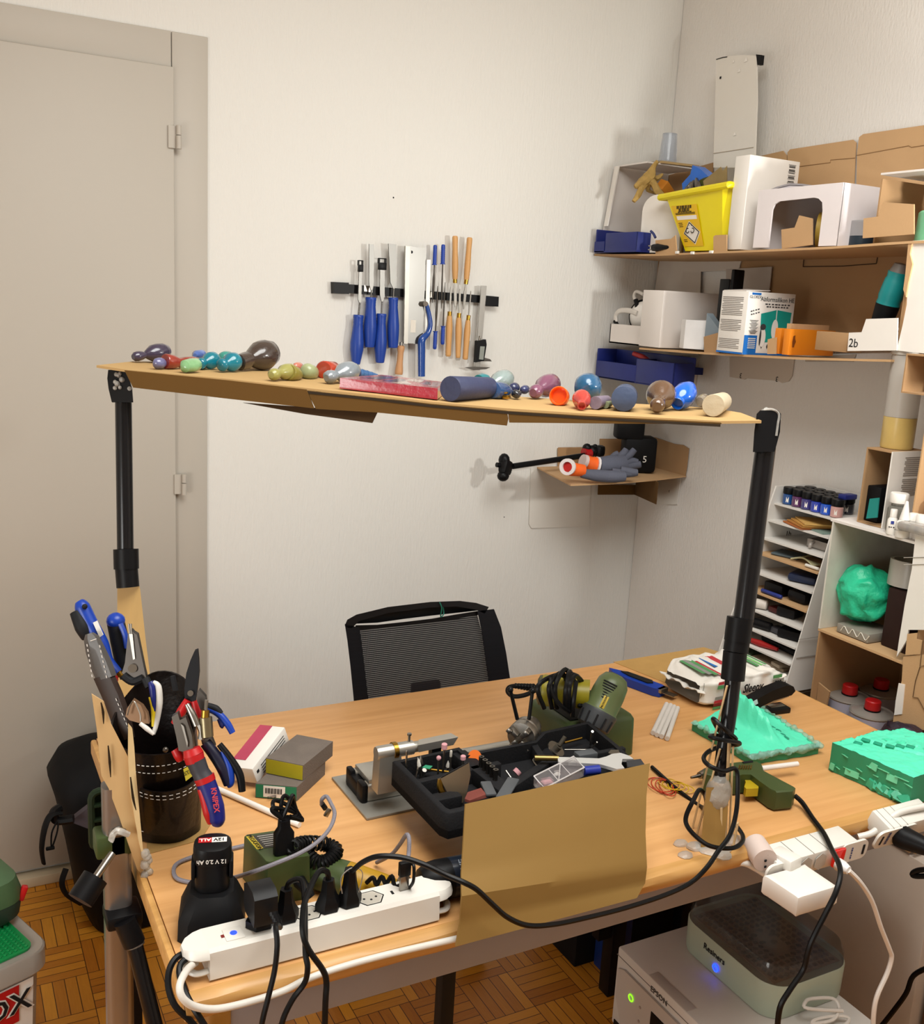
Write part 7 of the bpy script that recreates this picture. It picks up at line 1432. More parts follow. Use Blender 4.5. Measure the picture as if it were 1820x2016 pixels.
solo(B().cyl(tr_(1150, 1518, ZTop+.003), tr_(1180, 1515, ZTop+.003), .007, n=16), 'bottle_top', mat('#1f2f8a', .35), 'round blue bottle top partly hidden under the white spanner', 'bottle')
solo(B().prism([tr_(x, y, ZTop+.010) for x, y in ((1234, 1497), (1262, 1494), (1272, 1508), (1236, 1510))], (0, 0, -.006)), 'grey_block', mat('#2c2d30', .6), 'dark grey wedge in the jaw of the white spanner', 'wedge')
solo(B().cyl(tr_(1167, 1440, FL_+.045), tr_(1163, 1466, FL_+.004), .0022, n=8), 'drill_shank', STEEL, 'steel drill shank standing under the heat gun nozzle', 'drill bit')
solo(B().cyl(tr_(1176, 1461, FL_+.03), tr_(1162, 1478, FL_+.004), .0012, n=8), 'steel_pin', STEEL, 'thin steel pin leaning in the right compartment', 'pin')
lie('long thin steel mandrel lying in the right compartment', 'mandrel', 'mandrel', (1112, 1476), (1160, 1476), .0012, STEEL, .014)
lie('brass twist drill at the back of right compartment', 'drill_bit', 'drill bit', (1112, 1462), (1146, 1453), .0018, BRASS, .012)
bar('black tapered sanding mandrel in the right compartment', 'sanding_drum', 'sanding drum', (1135, 1490), (1172, 1484), .018, .012, GREY, .026)
solo(B().tube([tr_(1062, 1513, FL_+.02), tr_(1050, 1497, FL_+.025), tr_(1056, 1492, FL_+.03)], .0011, n=6), 'hex_key', STEEL, 'thin bent steel hex key in the tray centre', 'hex key')
solo(B().prism([tr_(x, y, ZTop+.002) for x, y in ((1198, 1482), (1203, 1476), (1218, 1476), (1222, 1484), (1210, 1488))], (0, 0, -.02)), 'steel_block', STEEL, 'small steel block behind the white spanner head', 'block')
# ---------------------------------------------------------------- back right of the desk
solo(B().prism([on(*p) for p in ((1208, 1304), (1386, 1275), (1470, 1300), (1328, 1352))], (0, 0, .0012)), 'brown_sheet', mat('#b38c50', .6), 'brown card sheet lying at the back right desk corner', 'sheet')
t = thing('cutter_knife', 'big blue and black cutter knife lying on the brown sheet edge', 'knife', on(1255, 1345)); a, c = on(1197, 1322, .010), on(1306, 1362, .010); ux = (c-a).normalized(); M = axes(a, ux); L = (c-a).length
kn = [(0, .004), (.02, -.010), (L*.45, -.017), (L*.9, -.017), (L, -.012), (L, .010), (L*.9, .016), (L*.5, .016), (L*.2, .012)]
build(B(M).prism([V((x, y, -.009)) for x, y in kn], (0, 0, .017)), 'knife_body', mat('#123a9c', .35), t)
build(B(M).prism([V((x, y, .0085)) for x, y in ((L*.22, .004), (L*.4, -.004), (L*.75, -.006), (L*.8, .004), (L*.74, .014), (L*.3, .013))], (0, 0, .002)), 'black_grip', BLK, t)
build(B(M).box((L+.012, .002, .0), (.034, .018, .0012)), 'blade', STEEL, t); build(B(M).box((L-.002, .0, .004), (.012, .026, .008), bev=.001), 'collar', STEEL, t)
# wipes pack
a = on(1392, 1399, .001); c = on(1544, 1369, .001); d_ = on(1318, 1347, .001); ux = (c-a).normalized(); M = axes(a, ux); LW = (c-a).length; dw = (M.inverted() @ d_).y; hW = .062
t = thing('wipes_pack', 'white wipes pack printed Sleepy lying behind the right pole', 'wipes pack', M @ V((LW/2, dw/2, 0)))
def bagp(u, v, e=0):
    """u along, v around"""
    end = 1-abs(2*u-1)**6*.55; a_ = 2*math.pi*v; cx, sy = math.cos(a_), math.sin(a_); k = .32
    x_ = (abs(cx)**k)*(1 if cx > 0 else -1); z_ = (abs(sy)**k)*(1 if sy > 0 else -1)
    wv = .0025*noise.noise(V((u*9, cx*2, sy*2)))*3
    return M @ V((u*LW*1.02-.004, dw/2+(dw/2*end**.4+e+wv)*x_, hW/2+(hW/2*(end if z_ > 0 else end**.3)+e+(wv if z_ > 0 else 0))*z_))
BAGM = mat('#e3ded6', .4, var=.03, bump=.25, bscale=30)
build(B().grid(lambda u, v: bagp(u, v), 34, 48), 'pack_body', BAGM, t, ang=60)
for uu, sg in ((0, -1), (1, 1)):
    x0 = uu*LW*1.02-.004
    build(B().grid(lambda u, v: M @ V((x0-sg*.006+sg*.020*u, dw*(.08+.84*v), hW*(.48+.1*u)+.003*math.sin(v*14+uu)+.002*math.sin(v*31))), 3, 24, .0015), 'pack_seal', BAGM, t)
ft = lambda x, z, e=.0025: M @ V((x*LW, -e-.0015, z*hW)); tt_ = lambda x, y, e=.0016: M @ V((x*LW, y*dw, hW+e))
LB = {'g': mat('#4f8f58', .5), 'r': mat('#b5323c', .5), 'k': mat('#8a8a84', .5), 'b': mat('#1f6ab4', .5), 'd': mat('#7a1f28', .5), 'lg': mat('#79c46e', .5)}
for i, (z0, z1, c_) in enumerate(((.84, .94, 'r'), (.70, .82, 'g'), (.34, .44, 'k'), (.22, .32, 'r'), (.13, .21, 'd'), (.02, .11, 'g'))): 
    build(B().add([ft(.10-.05*(1-z0), z0), ft(.26-.03*(1-z0), z0), ft(.26-.03*(1-z1), z1), ft(.10-.05*(1-z1), z1)], [[0, 1, 2, 3]]), 'label_band', LB[c_], t)
for i, (x0, x1, y0, y1, c_) in enumerate(((.06, .10, .25, .8, 'g'), (.10, .15, .2, .8, 'k'), (.15, .20, .15, .8, 'g'), (.20, .23, .08, .7, 'r'), (.30, .39, .40, .78, 'b'), (.39, .48, .45, .80, 'r'), (.58, .74, .55, .72, 'lg'), (.72, .76, .2, .9, 'g'), (.78, .81, .2, .9, 'lg'), (.83, .86, .2, .9, 'g'))):
    build(B().add([tt_(x0, y0), tt_(x1, y0), tt_(x1+.02, y1), tt_(x0+.02, y1)], [[0, 1, 2, 3]]), 'label_band', LB[c_], t)
for (z0, z1, c_) in ((.72, .84, 'g'), (.56, .69, 'k'), (.42, .53, 'r')): build(B().add([ft(.80, z0), ft(.95 if c_ != 'g' else .92, z0), ft(.95 if c_ != 'g' else .92, z1), ft(.80, z1)], [[0, 1, 2, 3]]), 'label_band', LB[c_], t)
b = B().text('Sleepy', .025, ft(.53, .55, .0045), ux, (0, 0, 1), shear=.35, bold=.0006, sx=.85); b.line(ft(.55, .28, .0045), ux, (0, 0, 1), .035, .003, 5); b.line(ft(.87, .62, .0045), ux, (0, 0, 1), .02, .004, 3); build(b, 'lettering', INK, t)
build(B().tube([bagp(.0, .52, .001)*.85+bagp(.03, .5, .001)*.15, bagp(.02, .48, .002), bagp(.02, .40, .002), bagp(.03, .36, .002)], .0006, n=4), 'print_line', mat('#77746e', .6), t)
# stapler
t = thing('stapler', 'black stapler lying open on the desk before the wipes pack', 'stapler', on(1500, 1402)); a, c = on(1462, 1409), on(1545, 1398); M = axes(a, c-a); L = (c-a).length
build(B(M).box((L*.5, 0, .006), (L*1.04, .034, .012), bev=.003), 'base', BLACK, t)
build(B(M).box((L*.78, 0, .0125), (L*.34, .014, .002), bev=.0006), 'anvil', STEEL, t)
build(B(M).prism([V((x, -.013, z)) for x, z in ((-.008, .012), (-.006, .028), (.02, .038), (L*.55, .052), (L*.88, .060), (L*1.04, .055), (L*1.10, .045), (L*1.02, .037), (L*.6, .030), (.02, .016))], (0, .026, 0)), 'arm', BLACK, t)
build(B(M).prism([V((x, -.008, z)) for x, z in ((L*.3, .022), (L*.98, .038), (L*1.0, .032), (L*.32, .016))], (0, .016, 0)), 'magazine', STEEL, t)
build(B(M).cyl((0, -.018, .022), (0, .018, .022), .010, n=18), 'hinge', BLACK, t); build(B(M).box((.014, -.0132, .030), (.018, .0006, .010), rot=(0, -22, 0)), 'label', mat('#c9ccd2', .5), t)
# glue sticks
for i, (a, c, lab) in enumerate((((1313, 1386), (1286, 1443), 'leftmost'), ((1321, 1388), (1294, 1447), 'second from left'), ((1328, 1391), (1303, 1450), 'third from left'), ((1335, 1394), (1314, 1454), 'rightmost'))):
    solo(B().cyl(on(*a, .0052), on(*c, .0052), .0046, n=12), 'glue_stick', mat('#dfd9d2', .35, trans=.15), '%s white glue stick of the four lying on desk' % lab, 'glue stick', 'white glue sticks on the desk')
# moulds
TE = mat('#58e0b8', .42, var=.06, sss=.1, bump=.2, bscale=80); TD = mat('#2a8a62', .5, var=.08); FILM = mat('#a8dccb', .3, trans=.4, alpha=.6, var=.3, bump=.5, bscale=90)
def slab(lab, corners, H, fn, nu, nv, z0=.0008, drop=None):
    P = [on(*p, z0) for p in corners]          # A, B along u; D, C along v
    t = thing('silicone_mould', lab, 'silicone mould', sum(P, V((0, 0, 0)))/4, 'teal silicone moulds')
    bl_ = lambda u, v: P[0]*(1-u)*(1-v)+P[1]*u*(1-v)+P[3]*(1-u)*v+P[2]*u*v
    def edge(u, v): 
        p = bl_(u, v); n_ = noise.noise_vector(V((u*7, v*7, H*50)))*.003; n_.z = 0; return p+n_
    build(B().grid(lambda u, v: edge(u, v)+V((0, 0, fn(u, v))), nu, nv), 'mould_top', TE, t, ang=50)
    b = B(); K = 24; bd = [(k/K, 0) for k in range(K)]+[(1, k/K) for k in range(K)]+[(1-k/K, 1) for k in range(K)]+[(0, 1-k/K) for k in range(K)]
    dr = lambda u, v: 0 if drop is None else drop(u, v)
    r0 = [edge(u, v)+V((0, 0, dr(u, v))) for u, v in bd]; r1 = [edge(u, v)+V((0, 0, fn(u, v))) for u, v in bd]; r2 = [p.lerp(q_, .5)+noise.noise_vector(p*60)*.0012 for p, q_ in zip(r0, r1)]
    b.loft([r0, r2, r1], caps=False); build(b, 'mould_side', TD, t, ang=50); return t, bl_, edge
def f1(u, v):
    h = .015+.004*noise.noise(V((u*5, v*5, 1)))+.0015*noise.noise(V((u*22, v*22, 3)))
    du = u-.47-.04*math.sin(v*6); k = max(0, min(1, (v-.08)/.62)); k = k*k*(3-2*k); c = max(0, min(1, (.97-v)/.10))
    r = .056*math.exp(-(abs(du)/(.065-.02*v))**3)*k*c*(1-.28*math.exp(-(du/.022)**2)*(v < .8)); w_ = .016*math.exp(-(du/.24)**2)*min(1, v*2)
    return h+r+w_
t, bl_, edge = slab('teal silicone mould half with a tall folded ridge beside the pole', ((1480, 1506), (1612, 1484), (1500, 1408), (1363, 1438)), .02, f1, 40, 40)
b = B()
for k in range(26): 
    u = k/25; p = edge(u, .0)+V((0, 0, f1(u, 0)+.001)); b.sph(p, (.008+.004*random.random(), .006, .004+.003*random.random()), 7)
for k in range(22): p = edge(1 if k % 2 else 0, k/21)+V((0, 0, f1(1 if k % 2 else 0, k/21)+.001)); b.sph(p, (.006, .008, .003+.004*random.random()), 7)
b.noise(.005, 110); build(b, 'silicone_film', FILM, t, ang=60)
for k, (u, v) in enumerate(((.72, .30), (.74, .40), (.76, .5), (.70, .22), (.26, .62), (.28, .72))): 
    p = edge(u, v)+V((0, 0, f1(u, v)+.0004)); build(B().sph(p, (.003, .007, .0012), 8), 'slit', mat('#148a6c', .5), t)
def f2(u, v):
    h = .052+.002*noise.noise(V((u*6, v*6, 2)))+.0022*noise.noise(V((u*16, v*40, 5)))
    g_ = abs(v-.30-.10*u-.35*u*u); h -= .006*math.exp(-(g_/.025)**2)
    for k in range(6): 
        if abs(u-.22-.13*k) < .022 and abs(v-.52-.05*k+.0*u) < .03: h -= .010
    if u < .25 and v > .75: h += -.006
    return h
d2 = lambda u, v: .004+.010*max(0, math.sin(v*3.0))*0
t, bl_, edge = slab('thick teal silicone mould block at the front right desk corner', ((1632, 1515), (1772, 1478), (1925, 1540), (1790, 1588)), .05, lambda u, v: f2(v, u), 44, 44)
b = B()
for k in range(16):
    v = .05+.9*k/15; p = edge(0, v); b.box(p+V((-.001, 0, .008+.035*random.random())), (.002, .010+.018*random.random(), .0012+.01*(k % 4 == 0)), rot=(0, 10, random.random()*30-15))
build(b, 'seam_flash', mat('#6cc79a', .5), t)
b = B()
for k in range(9): p = edge(.02, .55+.05*k); b.box(p+V((-.003, 0, .006+.006*random.random())), (.012, .014, .016), rot=(random.random()*50, random.random()*50, random.random()*60))
b.noise(.004, 60); build(b, 'torn_edge', mat('#35a67d', .45, trans=.1), t)
for x_, y_ in ((1729, 1464), (1753, 1469), (1773, 1469), (1793, 1470), (1690, 1463), (1705, 1457)):
    p = on(x_, y_, .0535); build(B().box(p, (.011, .014, .003), rot=(0, 0, 25), bev=.001), 'notch', mat('#1f9a78', .5), t)
# glue gun
t = thing('glue_gun', 'dark green hot glue gun with yellow trigger lying on its side', 'glue gun', on(1500, 1560)); zg = .034; gg = lambda x, y, z=zg: on(x, y, z)
go = [(1386, 1516), (1402, 1508), (1455, 1501), (1490, 1500), (1500, 1505), (1505, 1519), (1567, 1552), (1562, 1558), (1530, 1561), (1518, 1556), (1496, 1540), (1479, 1527), (1462, 1527), (1450, 1530), (1400, 1527), (1386, 1524)]
top = [gg(*p) for p in go]; cg = sum(top, V((0, 0, 0)))/len(top); ins = [p.lerp(cg, .05)+V((0, 0, .002)) for p in top]
build(B().loft([[p+V((0, 0, -.031)) for p in [x.lerp(cg, .03) for x in top]], [p+V((0, 0, -.028)) for p in top], top, ins]), 'gun_body', PROX, t, ang=30)
build(B().cyl(gg(1392, 1521, .018), gg(1378, 1527, .018), .008, .006, n=16).cyl(gg(1378, 1527, .018), gg(1361, 1531, .018), .0032, .002, n=12), 'nozzle', STEEL, t)
build(B().prism([gg(x, y, .026) for x, y in ((1464, 1528), (1474, 1530), (1494, 1545), (1494, 1552), (1470, 1553), (1466, 1549), (1469, 1540))], (0, 0, -.014)), 'trigger', mat('#b39a1c', .4), t)
b = B()
for k in range(6): b.tube([gg(1455+k*4.6, 1514, zg+.003), gg(1457+k*4.6, 1507, zg+.003)], .0013, n=5)
build(b, 'vent_slots', BRASS, t); build(B().tube([gg(1463, 1502, zg+.0025), gg(1482, 1499.5, zg+.0025)], .0022, n=6), 'dark_slot', INK, t)
build(B().cyl(gg(1500, 1513, .022), gg(1571, 1504, .022), .0046, n=12), 'loaded_glue_stick', mat('#e2dcd6', .35), t)
build(B().tube([gg(1565, 1566, .018), on(1580, 1580, .012), on(1600, 1610, .006), on(1622, 1640, .004), at(1638, 1672, Y=.940), at(1652, 1700, Y=.900), at(1655, 1725, Y=.880), at(1645, 1760, Y=.87), at(1625, 1800, Y=.87), at(1600, 1850, Y=.87), at(1590, 1880, Y=.87), at(1582, 1910, Y=.87), at(1555, 1950, Y=.87), at(1536, 1985, Y=.87), at(1530, 2040, Y=.87)], .0040, n=8), 'cord', CABLE, t)
# wire
t = thing('wire_coil', 'loose coil of thin red and yellow wire on the desk', 'wire', on(1325, 1545)); b = B(); b2 = B()
def loop(b, cx, cy, rx, ry, ph, z): b.tube([on(cx+rx*math.cos(a)+ry*.4*math.sin(a), cy+ry*math.sin(a)+.12*rx*math.cos(a), .002+z*(1+math.sin(a+ph))) for a in [2*math.pi*k/14 for k in range(14)]], .0009, n=5, closed=True, res=3)
for i in range(4): loop(b, 1318+9*i, 1543+3*i, 20+2*(i % 2), 11-2*(i % 2), i, .003)
for i in range(4): loop(b2, 1300+5*i, 1545+2*i, 24-3*i, 14+2*(i % 2), i*2, .002)
build(b, 'yellow_wire', mat('#c9a21c', .4), t); build(b2, 'red_wire', mat('#b33a22', .4), t)
# ================================================================ under the desk, on the floor, chair
# power strips under the desk edge
t = thing('power_strip', 'white power strip with glowing red switch under the desk edge', 'power strip', at(1620, 1690, Y=.985))
yF = .952; yB2 = .996
fl, fr_ = at(1527, 1698, Y=yF), at(1713, 1645, Y=yF); u_ = (fr_-fl).normalized(); LL = (fr_-fl).length; M = axes(fl+V((0, 0, -.004)), u_, V((0, -.12, 1))); 
hs = .034
build(B(M).box((LL/2-.008, .021, -hs/2), (LL-.03, .042, hs), bev=.002), 'strip_body', PW, t)
build(B(M).prism([V((x+LL-.042, -.0015, y-hs/2)) for x, y in rr2(.060, hs, .012, 5, .012)], (0, .004, 0)), 'end_plate', PW, t)
build(B(M).prism([V((x-.004, -.0015, y-hs/2)) for x, y in rr2(.040, hs, .012, 5, .010)], (0, .004, 0)), 'end_plate', PW, t)
build(B(M).box((LL-.066, -.0035, -hs/2), (.022, .006, hs*.9), bev=.002), 'rocker_switch', mat('#a80c0a', .15, coat=.8, emit=.8), t)
for k in range(3): build(B(M).loft([[V((.036+.030*k+.013*math.cos(R_(60*j+30)), -.0020+e, -hs/2+.0150*math.sin(R_(60*j+30))*1.0)) for j in range(6)] for e in (0, .0005)]), 'socket', mat('#bdb8af', .45), t)
build(B(M).box((LL-.010, -.0022, -hs/2), (.004, .001, hs*.5)), 'end_slot', INK, t)
b = B(M); 
for k in range(4): b.box((.020+.030*k, .020, .0003), (.0008, .04, .0008))
build(b, 'seam', mat('#8f8a82', .6), t)
b = B(M).text('05', .008, (.006, -.003, -hs*.45), (0, 0, 1), (-1, 0, 0)); b.line((LL-.036, -.0024, -hs/2), (0, 0, 1), (-1, 0, 0), .022, .003, 5); build(b, 'lettering', mat('#2c3a7a', .6), t)
t = thing('plug_adapter', 'round white plug end with three dark slots under desk', 'plug', at(1505, 1694, Y=.97)); p = at(1507, 1694, Y=.965)
build(B().cyl(p, p+V((.012, .036, .004)), .0185, n=28), 'plug_disc', mat('#cbb9b0', .45), t)
for dx, dz in ((.004, .010), (.0, .0), (.001, -.010)): build(B().box(p+V((dx, -.001, dz)), (.004, .002, .0035), bev=.0008), 'slot', INK, t)
solo(B().tube([at(1440, 1696, Y=1.0), at(1468, 1699, Y=.99), at(1487, 1708, Y=.985), at(1510, 1722, Y=.975)], .0055, n=10), 'short_cord', PW, 'short white lead going into the round plug under the desk', 'cord')
t = thing('power_brick', 'square white power brick hanging from the under desk strip', 'adapter', at(1578, 1745, Y=.93))
zB_ = at(1572, 1768, Y=.885).z; cs = [at(x, y, Z=zB_) for x, y in ((1500, 1722), (1572, 1770), (1656, 1745), (1586, 1698))]
cc_ = sum(cs, V((0, 0, 0)))/4; ring = lambda k, z: [V((p.x, p.y, z)) for p in sum([[cc_+(cs[i]-cc_)*k*.93+(cs[i-1]-cs[i])*.09*k, cc_+(cs[i]-cc_)*k*.955, cc_+(cs[i]-cc_)*k*.93+(cs[(i+1) % 4]-cs[i])*.09*k] for i in range(4)], [])]
build(B().loft([ring(.93, zB_-.031), ring(1.0, zB_-.027), ring(1.0, zB_-.005), ring(.97, zB_-.001), ring(.9, zB_)]), 'brick', mat('#e3ddd5', .35, var=.02), t)
build(B().box(cc_+V((.012, .045, .006)), (.03, .04, .020), rot=(0, 0, 10), bev=.004), 'plug_head', PW, t)
t = thing('white_plug', 'small white plug with flat cord below the red switch', 'plug', at(1660, 1700, Y=.93)); p = at(1650, 1701, Y=.945); e = at(1672, 1714, Y=.925)
build(B().tube([p, p.lerp(e, .5), e], [.010, .0095, .006], n=12), 'plug_body', mat('#dcdad8', .35), t)
build(B().tube([e, at(1695, 1738, Y=.92), at(1718, 1775, Y=.92), at(1735, 1825, Y=.92), at(1752, 1868, Y=.92), at(1756, 1885, Y=.92), at(1748, 1915, Y=.92), at(1728, 1960, Y=.92), at(1721, 1995, Y=.92), at(1719, 2050, Y=.92)], .0038, n=8), 'cord', mat('#dad3cb', .4), t)
t = thing('power_strip', 'second white power strip with big black plug at right edge', 'power strip', at(1790, 1650, Y=.96))
fl, fr_ = at(1738, 1664, Y=.945), at(1850, 1632, Y=.945); u_ = (fr_-fl).normalized(); LL = (fr_-fl).length+.05; M = axes(at(1738, 1640, Y=.945), u_, V((0, -.35, 1))); 
build(B(M).prism([V((x+.04, -.001, y-.018)) for x, y in rr2(.09, .036, .012, 5)], (0, .004, 0)), 'end_plate', PW, t); build(B(M).box((.075, .022, -.016), (.11, .040, .034), bev=.002), 'strip_body', PW, t)
b = B(M)
for k in range(3): b.box((.028+.016*k, .021, .0012), (.0007, .04, .0006))
build(b, 'seam', mat('#8f8a82', .6), t)
b = B(M).line((.020, -.0018, -.016), (0, 0, 1), (-1, 0, 0), .026, .006, 9); build(b, 'lettering', mat('#2c3a7a', .6), t); build(B(M).box((.007, -.0016, -.018), (.003, .001, .018)), 'end_slot', INK, t)
t = thing('mains_plug', 'large angled black plug in the right under desk strip', 'plug', at(1800, 1655, Y=.93)); p = at(1786, 1652, Y=.938); e = at(1836, 1672, Y=.90)
build(B().tube([p+V((0, .012, 0)), p, e], [.019, .018, .013], n=14, sm=False), 'plug_body', BLACK, t); build(B().box(p.lerp(e, .35)+V((-.004, -.016, -.002)), (.016, .003, .002), rot=(0, 20, -30)), 'moulded_mark', mat('#8a8a8c', .5), t)
solo(B().tube([at(1690, 1648, Y=.985), at(1718, 1640, Y=.975), at(1745, 1618, Y=.97), at(1775, 1598, Y=.965), at(1830, 1586, Y=.96)], .0055, n=10), 'white_lead', PW, 'thick white lead running right between the two under desk strips', 'cord')
solo(B().tube([at(1840, 1712, X=1.4), at(1812, 1713, X=1.4), at(1798, 1719, X=1.4), at(1803, 1725, X=1.4), at(1840, 1724, X=1.4)], .0045, n=8), 'cord_loop', CABLE, 'small black cord loop at the right frame edge below the desk', 'cord')
solo(B().tube([at(1728, 2030, X=1.66), at(1760, 1990, X=1.66), at(1785, 1955, X=1.66), at(1800, 1920, X=1.66), at(1840, 1900, X=1.66)], .005, n=8), 'floor_cord', CABLE, 'black cord hanging at the bottom right by the cabinet', 'cord')
# printer
zp = .30; a = at(1236, 1880, Z=zp); px0 = a.x; py1 = a.y+.03; py0 = py1-.375; pxw = .30
t = thing('printer', 'white EPSON printer under the desk with a green status light', 'printer', V((px0+pxw/2, (py0+py1)/2, .13)))
PRW = mat('#cfcbc5', .45, var=.02); PRG = mat('#b9b2ab', .5, var=.02)
build(B().box((px0+pxw/2, (py0+py1)/2, zp-.085), (pxw, py1-py0, .17), bev=.004), 'printer_body', PRW, t)
build(B().prism([V((px0-.0005, y, z)) for y, z in ((py1-.012, zp-.040), (py1-.012, zp-.10), (py1-.035, zp-.15), (py0+.01, zp-.15), (py0+.01, zp-.032), (py1-.03, zp-.032))], (-.005, 0, 0)), 'control_panel', PRG, t)
build(B().box((px0-.0056, py1-.17, zp-.095), (.003, .10, .075), bev=.001), 'display', BLACK, t)
build(B().loft([[V((px0-.0065-.001*e, py1-.060+r*math.cos(a_), zp-.072+r*math.sin(a_))) for a_ in [2*math.pi*k/24 for k in range(24)]] for e, r in ((0, .0075), (1, .0075), (1, .0055), (0, .0055))], caps=False), 'status_light', mat('#7fd81a', .4, emit=2.5), t)
for z_ in (-.07, -.10): build(B().cyl((px0-.006, py1-.088, zp+z_-.003), (px0-.0066, py1-.088, zp+z_-.003), .003, n=12), 'button', mat('#a08f88', .5), t)
b = B().text('EPSON', .016, (px0-.0006, py1-.13, zp-.020), (0, -1, 0), (0, 0, 1), bold=.0002); build(b, 'lettering', mat('#3a3a3a', .5), t)
build(B().box((px0+.012, py1-.15, zp+.0005), (.022, .11, .001), bev=.0004), 'lid_recess', PRG, t)
build(B().box((px0+pxw/2, (py0+py1)/2, zp-.018), (pxw+.0015, py1-py0+.0015, .0012)), 'lid_seam', mat('#6a645e', .6), t)
build(B().box((px0-.0004, (py0+py1)/2, zp-.163), (.003, py1-py0-.02, .012)), 'paper_slot', BLACK, t)
solo(B().box((px0+pxw/2, (py0+py1)/2, .064), (pxw-.02, py1-py0-.04, .128), bev=.004), 'low_stool', BLACKM, 'low black stand under the printer', 'stand')
# curing box
zd = zp+.001; c1 = at(1333, 1862, Z=zd); c2 = at(1505, 2005, Z=zd); dx0 = (c1.x+c2.x)/2; dyA = c1.y+.012; dyB = c2.y-.02; dxw = .205
t = thing('heating_box', 'pale green heated box with smoked clear lid on the printer', 'appliance', V((dx0+dxw/2, (dyA+dyB)/2, zd)))
cxm, cym = dx0+dxw/2, (dyA+dyB)/2; wX, wY = dxw, dyA-dyB
RRn = lambda k, r, z: [V((x, y, z)) for x, y in rr2(wX*k, wY*k, r, 7, cxm, cym)]
build(B().loft([RRn(.96, .04, zd), RRn(.985, .045, zd+.006), RRn(1, .048, zd+.064), RRn(.985, .047, zd+.067), RRn(.97, .046, zd+.063)]), 'box_body', mat('#a9b4a2', .45, var=.05), t)
build(B().box((cxm, cym, zd+.0650), (wX*.80, wY*.84, .001)), 'grid_plate', mat('#8c7968', .5), t)
b = B(); gm = mat('#33291f', .6)
for i in range(16):
    for j in range(11):
        u = (i+.5)/16; v = (j+.5)/11
        if (u-.5)**2+(v-.5)**2 < .02 or (abs(u-.3) < .06 and abs(v-.5) < .1): continue
        b.box((cxm+(v-.5)*wX*.76, cym+(u-.5)*wY*.82, zd+.0661), (wX*.045, wY*.030, .0012), rot=(0, 0, 35*math.sin(u*9+v*4)))
for a_ in range(5): b.sph((cxm+.02*math.cos(a_*1.26), cym+.02*math.sin(a_*1.26), zd+.0662), (.008, .006, .001), 8)
build(b, 'grid_holes', gm, t)['kind'] = 'stuff'
SMK = mat('#4c4540', .12, trans=.2, coat=.5, alpha=.40, var=.02)
b = B().loft([RRn(.985, .047, zd+.0675), RRn(.97, .046, zd+.088), RRn(.92, .043, zd+.101), RRn(.84, .038, zd+.104), RRn(.6, .03, zd+.1045)]); build(b, 'smoked_lid', SMK, t)
b = B().text('Resiners', .017, (dx0-.0008, cym+.022, zd+.044), (0, -1, 0), (0, 0, 1), bold=.0002); build(b, 'lettering', INK, t)
b = B().tube([V((dx0-.0012, cym+.014+.0065*math.cos(R_(a_)), zd+.020+.0065*math.sin(R_(a_)))) for a_ in range(110, 431, 32)], .0013, n=6).tube([V((dx0-.0012, cym+.014, zd+.021)), V((dx0-.0012, cym+.014, zd+.028))], .0013, n=6); build(b, 'power_light', mat('#1838ff', .3, emit=6), t)
solo(B().tube([at(x, y, Z=zd+.004+h_) for x, y, h_ in ((1660, 1990, .02), (1590, 1985, .03), (1587, 1972, .035), (1600, 1966, .035), (1640, 1966, .03), (1652, 1985, .02), (1640, 2008, .01), (1600, 2015, .008), (1610, 2006, .012), (1650, 2000, .012), (1672, 2005, .006), (1660, 2020, .004), (1620, 2022, .004))], .0032, n=8), 'white_cable', mat('#d6d0c8', .4), 'white cable coiled at the corner of the heated box', 'cable')
# dark boxes behind
solo(B().box((1.46, 1.80, .24), (.36, .20, .48), bev=.004), 'storage_box', mat('#0d0f12', .6), 'large black box standing below desk at the back', 'box')
solo(B().box((1.36, 1.665, .22), (.06, .06, .44), bev=.004), 'blue_folder', mat('#0f2a66', .5), 'dark blue upright folder beside the black box under desk', 'folder')
# backpack
t = thing('backpack', 'black backpack slumped on the floor against the door', 'backpack', V((.40, 2.30, 0)))
YB = 2.34; bp_ = lambda x, y: at(x, y, Y=YB)
rows = [(1822, 190, 330, .10), (1805, 172, 335, .13), (1760, 152, 338, .145), (1690, 136, 335, .15), (1620, 120, 330, .145), (1580, 112, 325, .135), (1540, 98, 318, .12), (1505, 118, 312, .10), (1478, 165, 300, .06), (1466, 205, 290, .03)]
rings = []
for y, xa, xb, dpt in rows:
    pa, pb_ = bp_(xa, y), bp_(xb, y); cx = (pa.x+pb_.x)/2; hw = (pb_.x-pa.x)/2; z = max(0.002, pa.z)
    rings.append([V((cx+hw*(abs(math.cos(a_))**.6)*(1 if math.cos(a_) > 0 else -1), min(2.525, YB+.03+dpt*(abs(math.sin(a_))**.6)*(1 if math.sin(a_) > 0 else -1)), z+.012*math.cos(a_)*0)) for a_ in [2*math.pi*k/28 for k in range(28)]])
NYL = mat('#0e0e10', .7, var=.3, scale=12, bump=.3, bscale=25)
b = B().loft(rings); b.noise(.006, 9); 
for i, p in enumerate(b.v): p.z = max(p.z, .001); p.y = min(p.y, 2.52)
build(b, 'bag_body', NYL, t, ang=70)
build(B().prism([at(x, y, Y=2.18) for x, y in ((138, 1618), (185, 1582), (205, 1575), (215, 1600), (215, 1640), (185, 1636))], (.002, .02, 0)), 'grey_panel', mat('#4a4248', .8), t)
build(B().tube([at(118, 1600, Y=2.16), at(100, 1605, Y=2.15), at(88, 1630, Y=2.15), at(82, 1670, Y=2.15), at(86, 1700, Y=2.15)], [.012, .010, .011, .010, .009], n=8, flat=.4), 'strap', NYL, t)
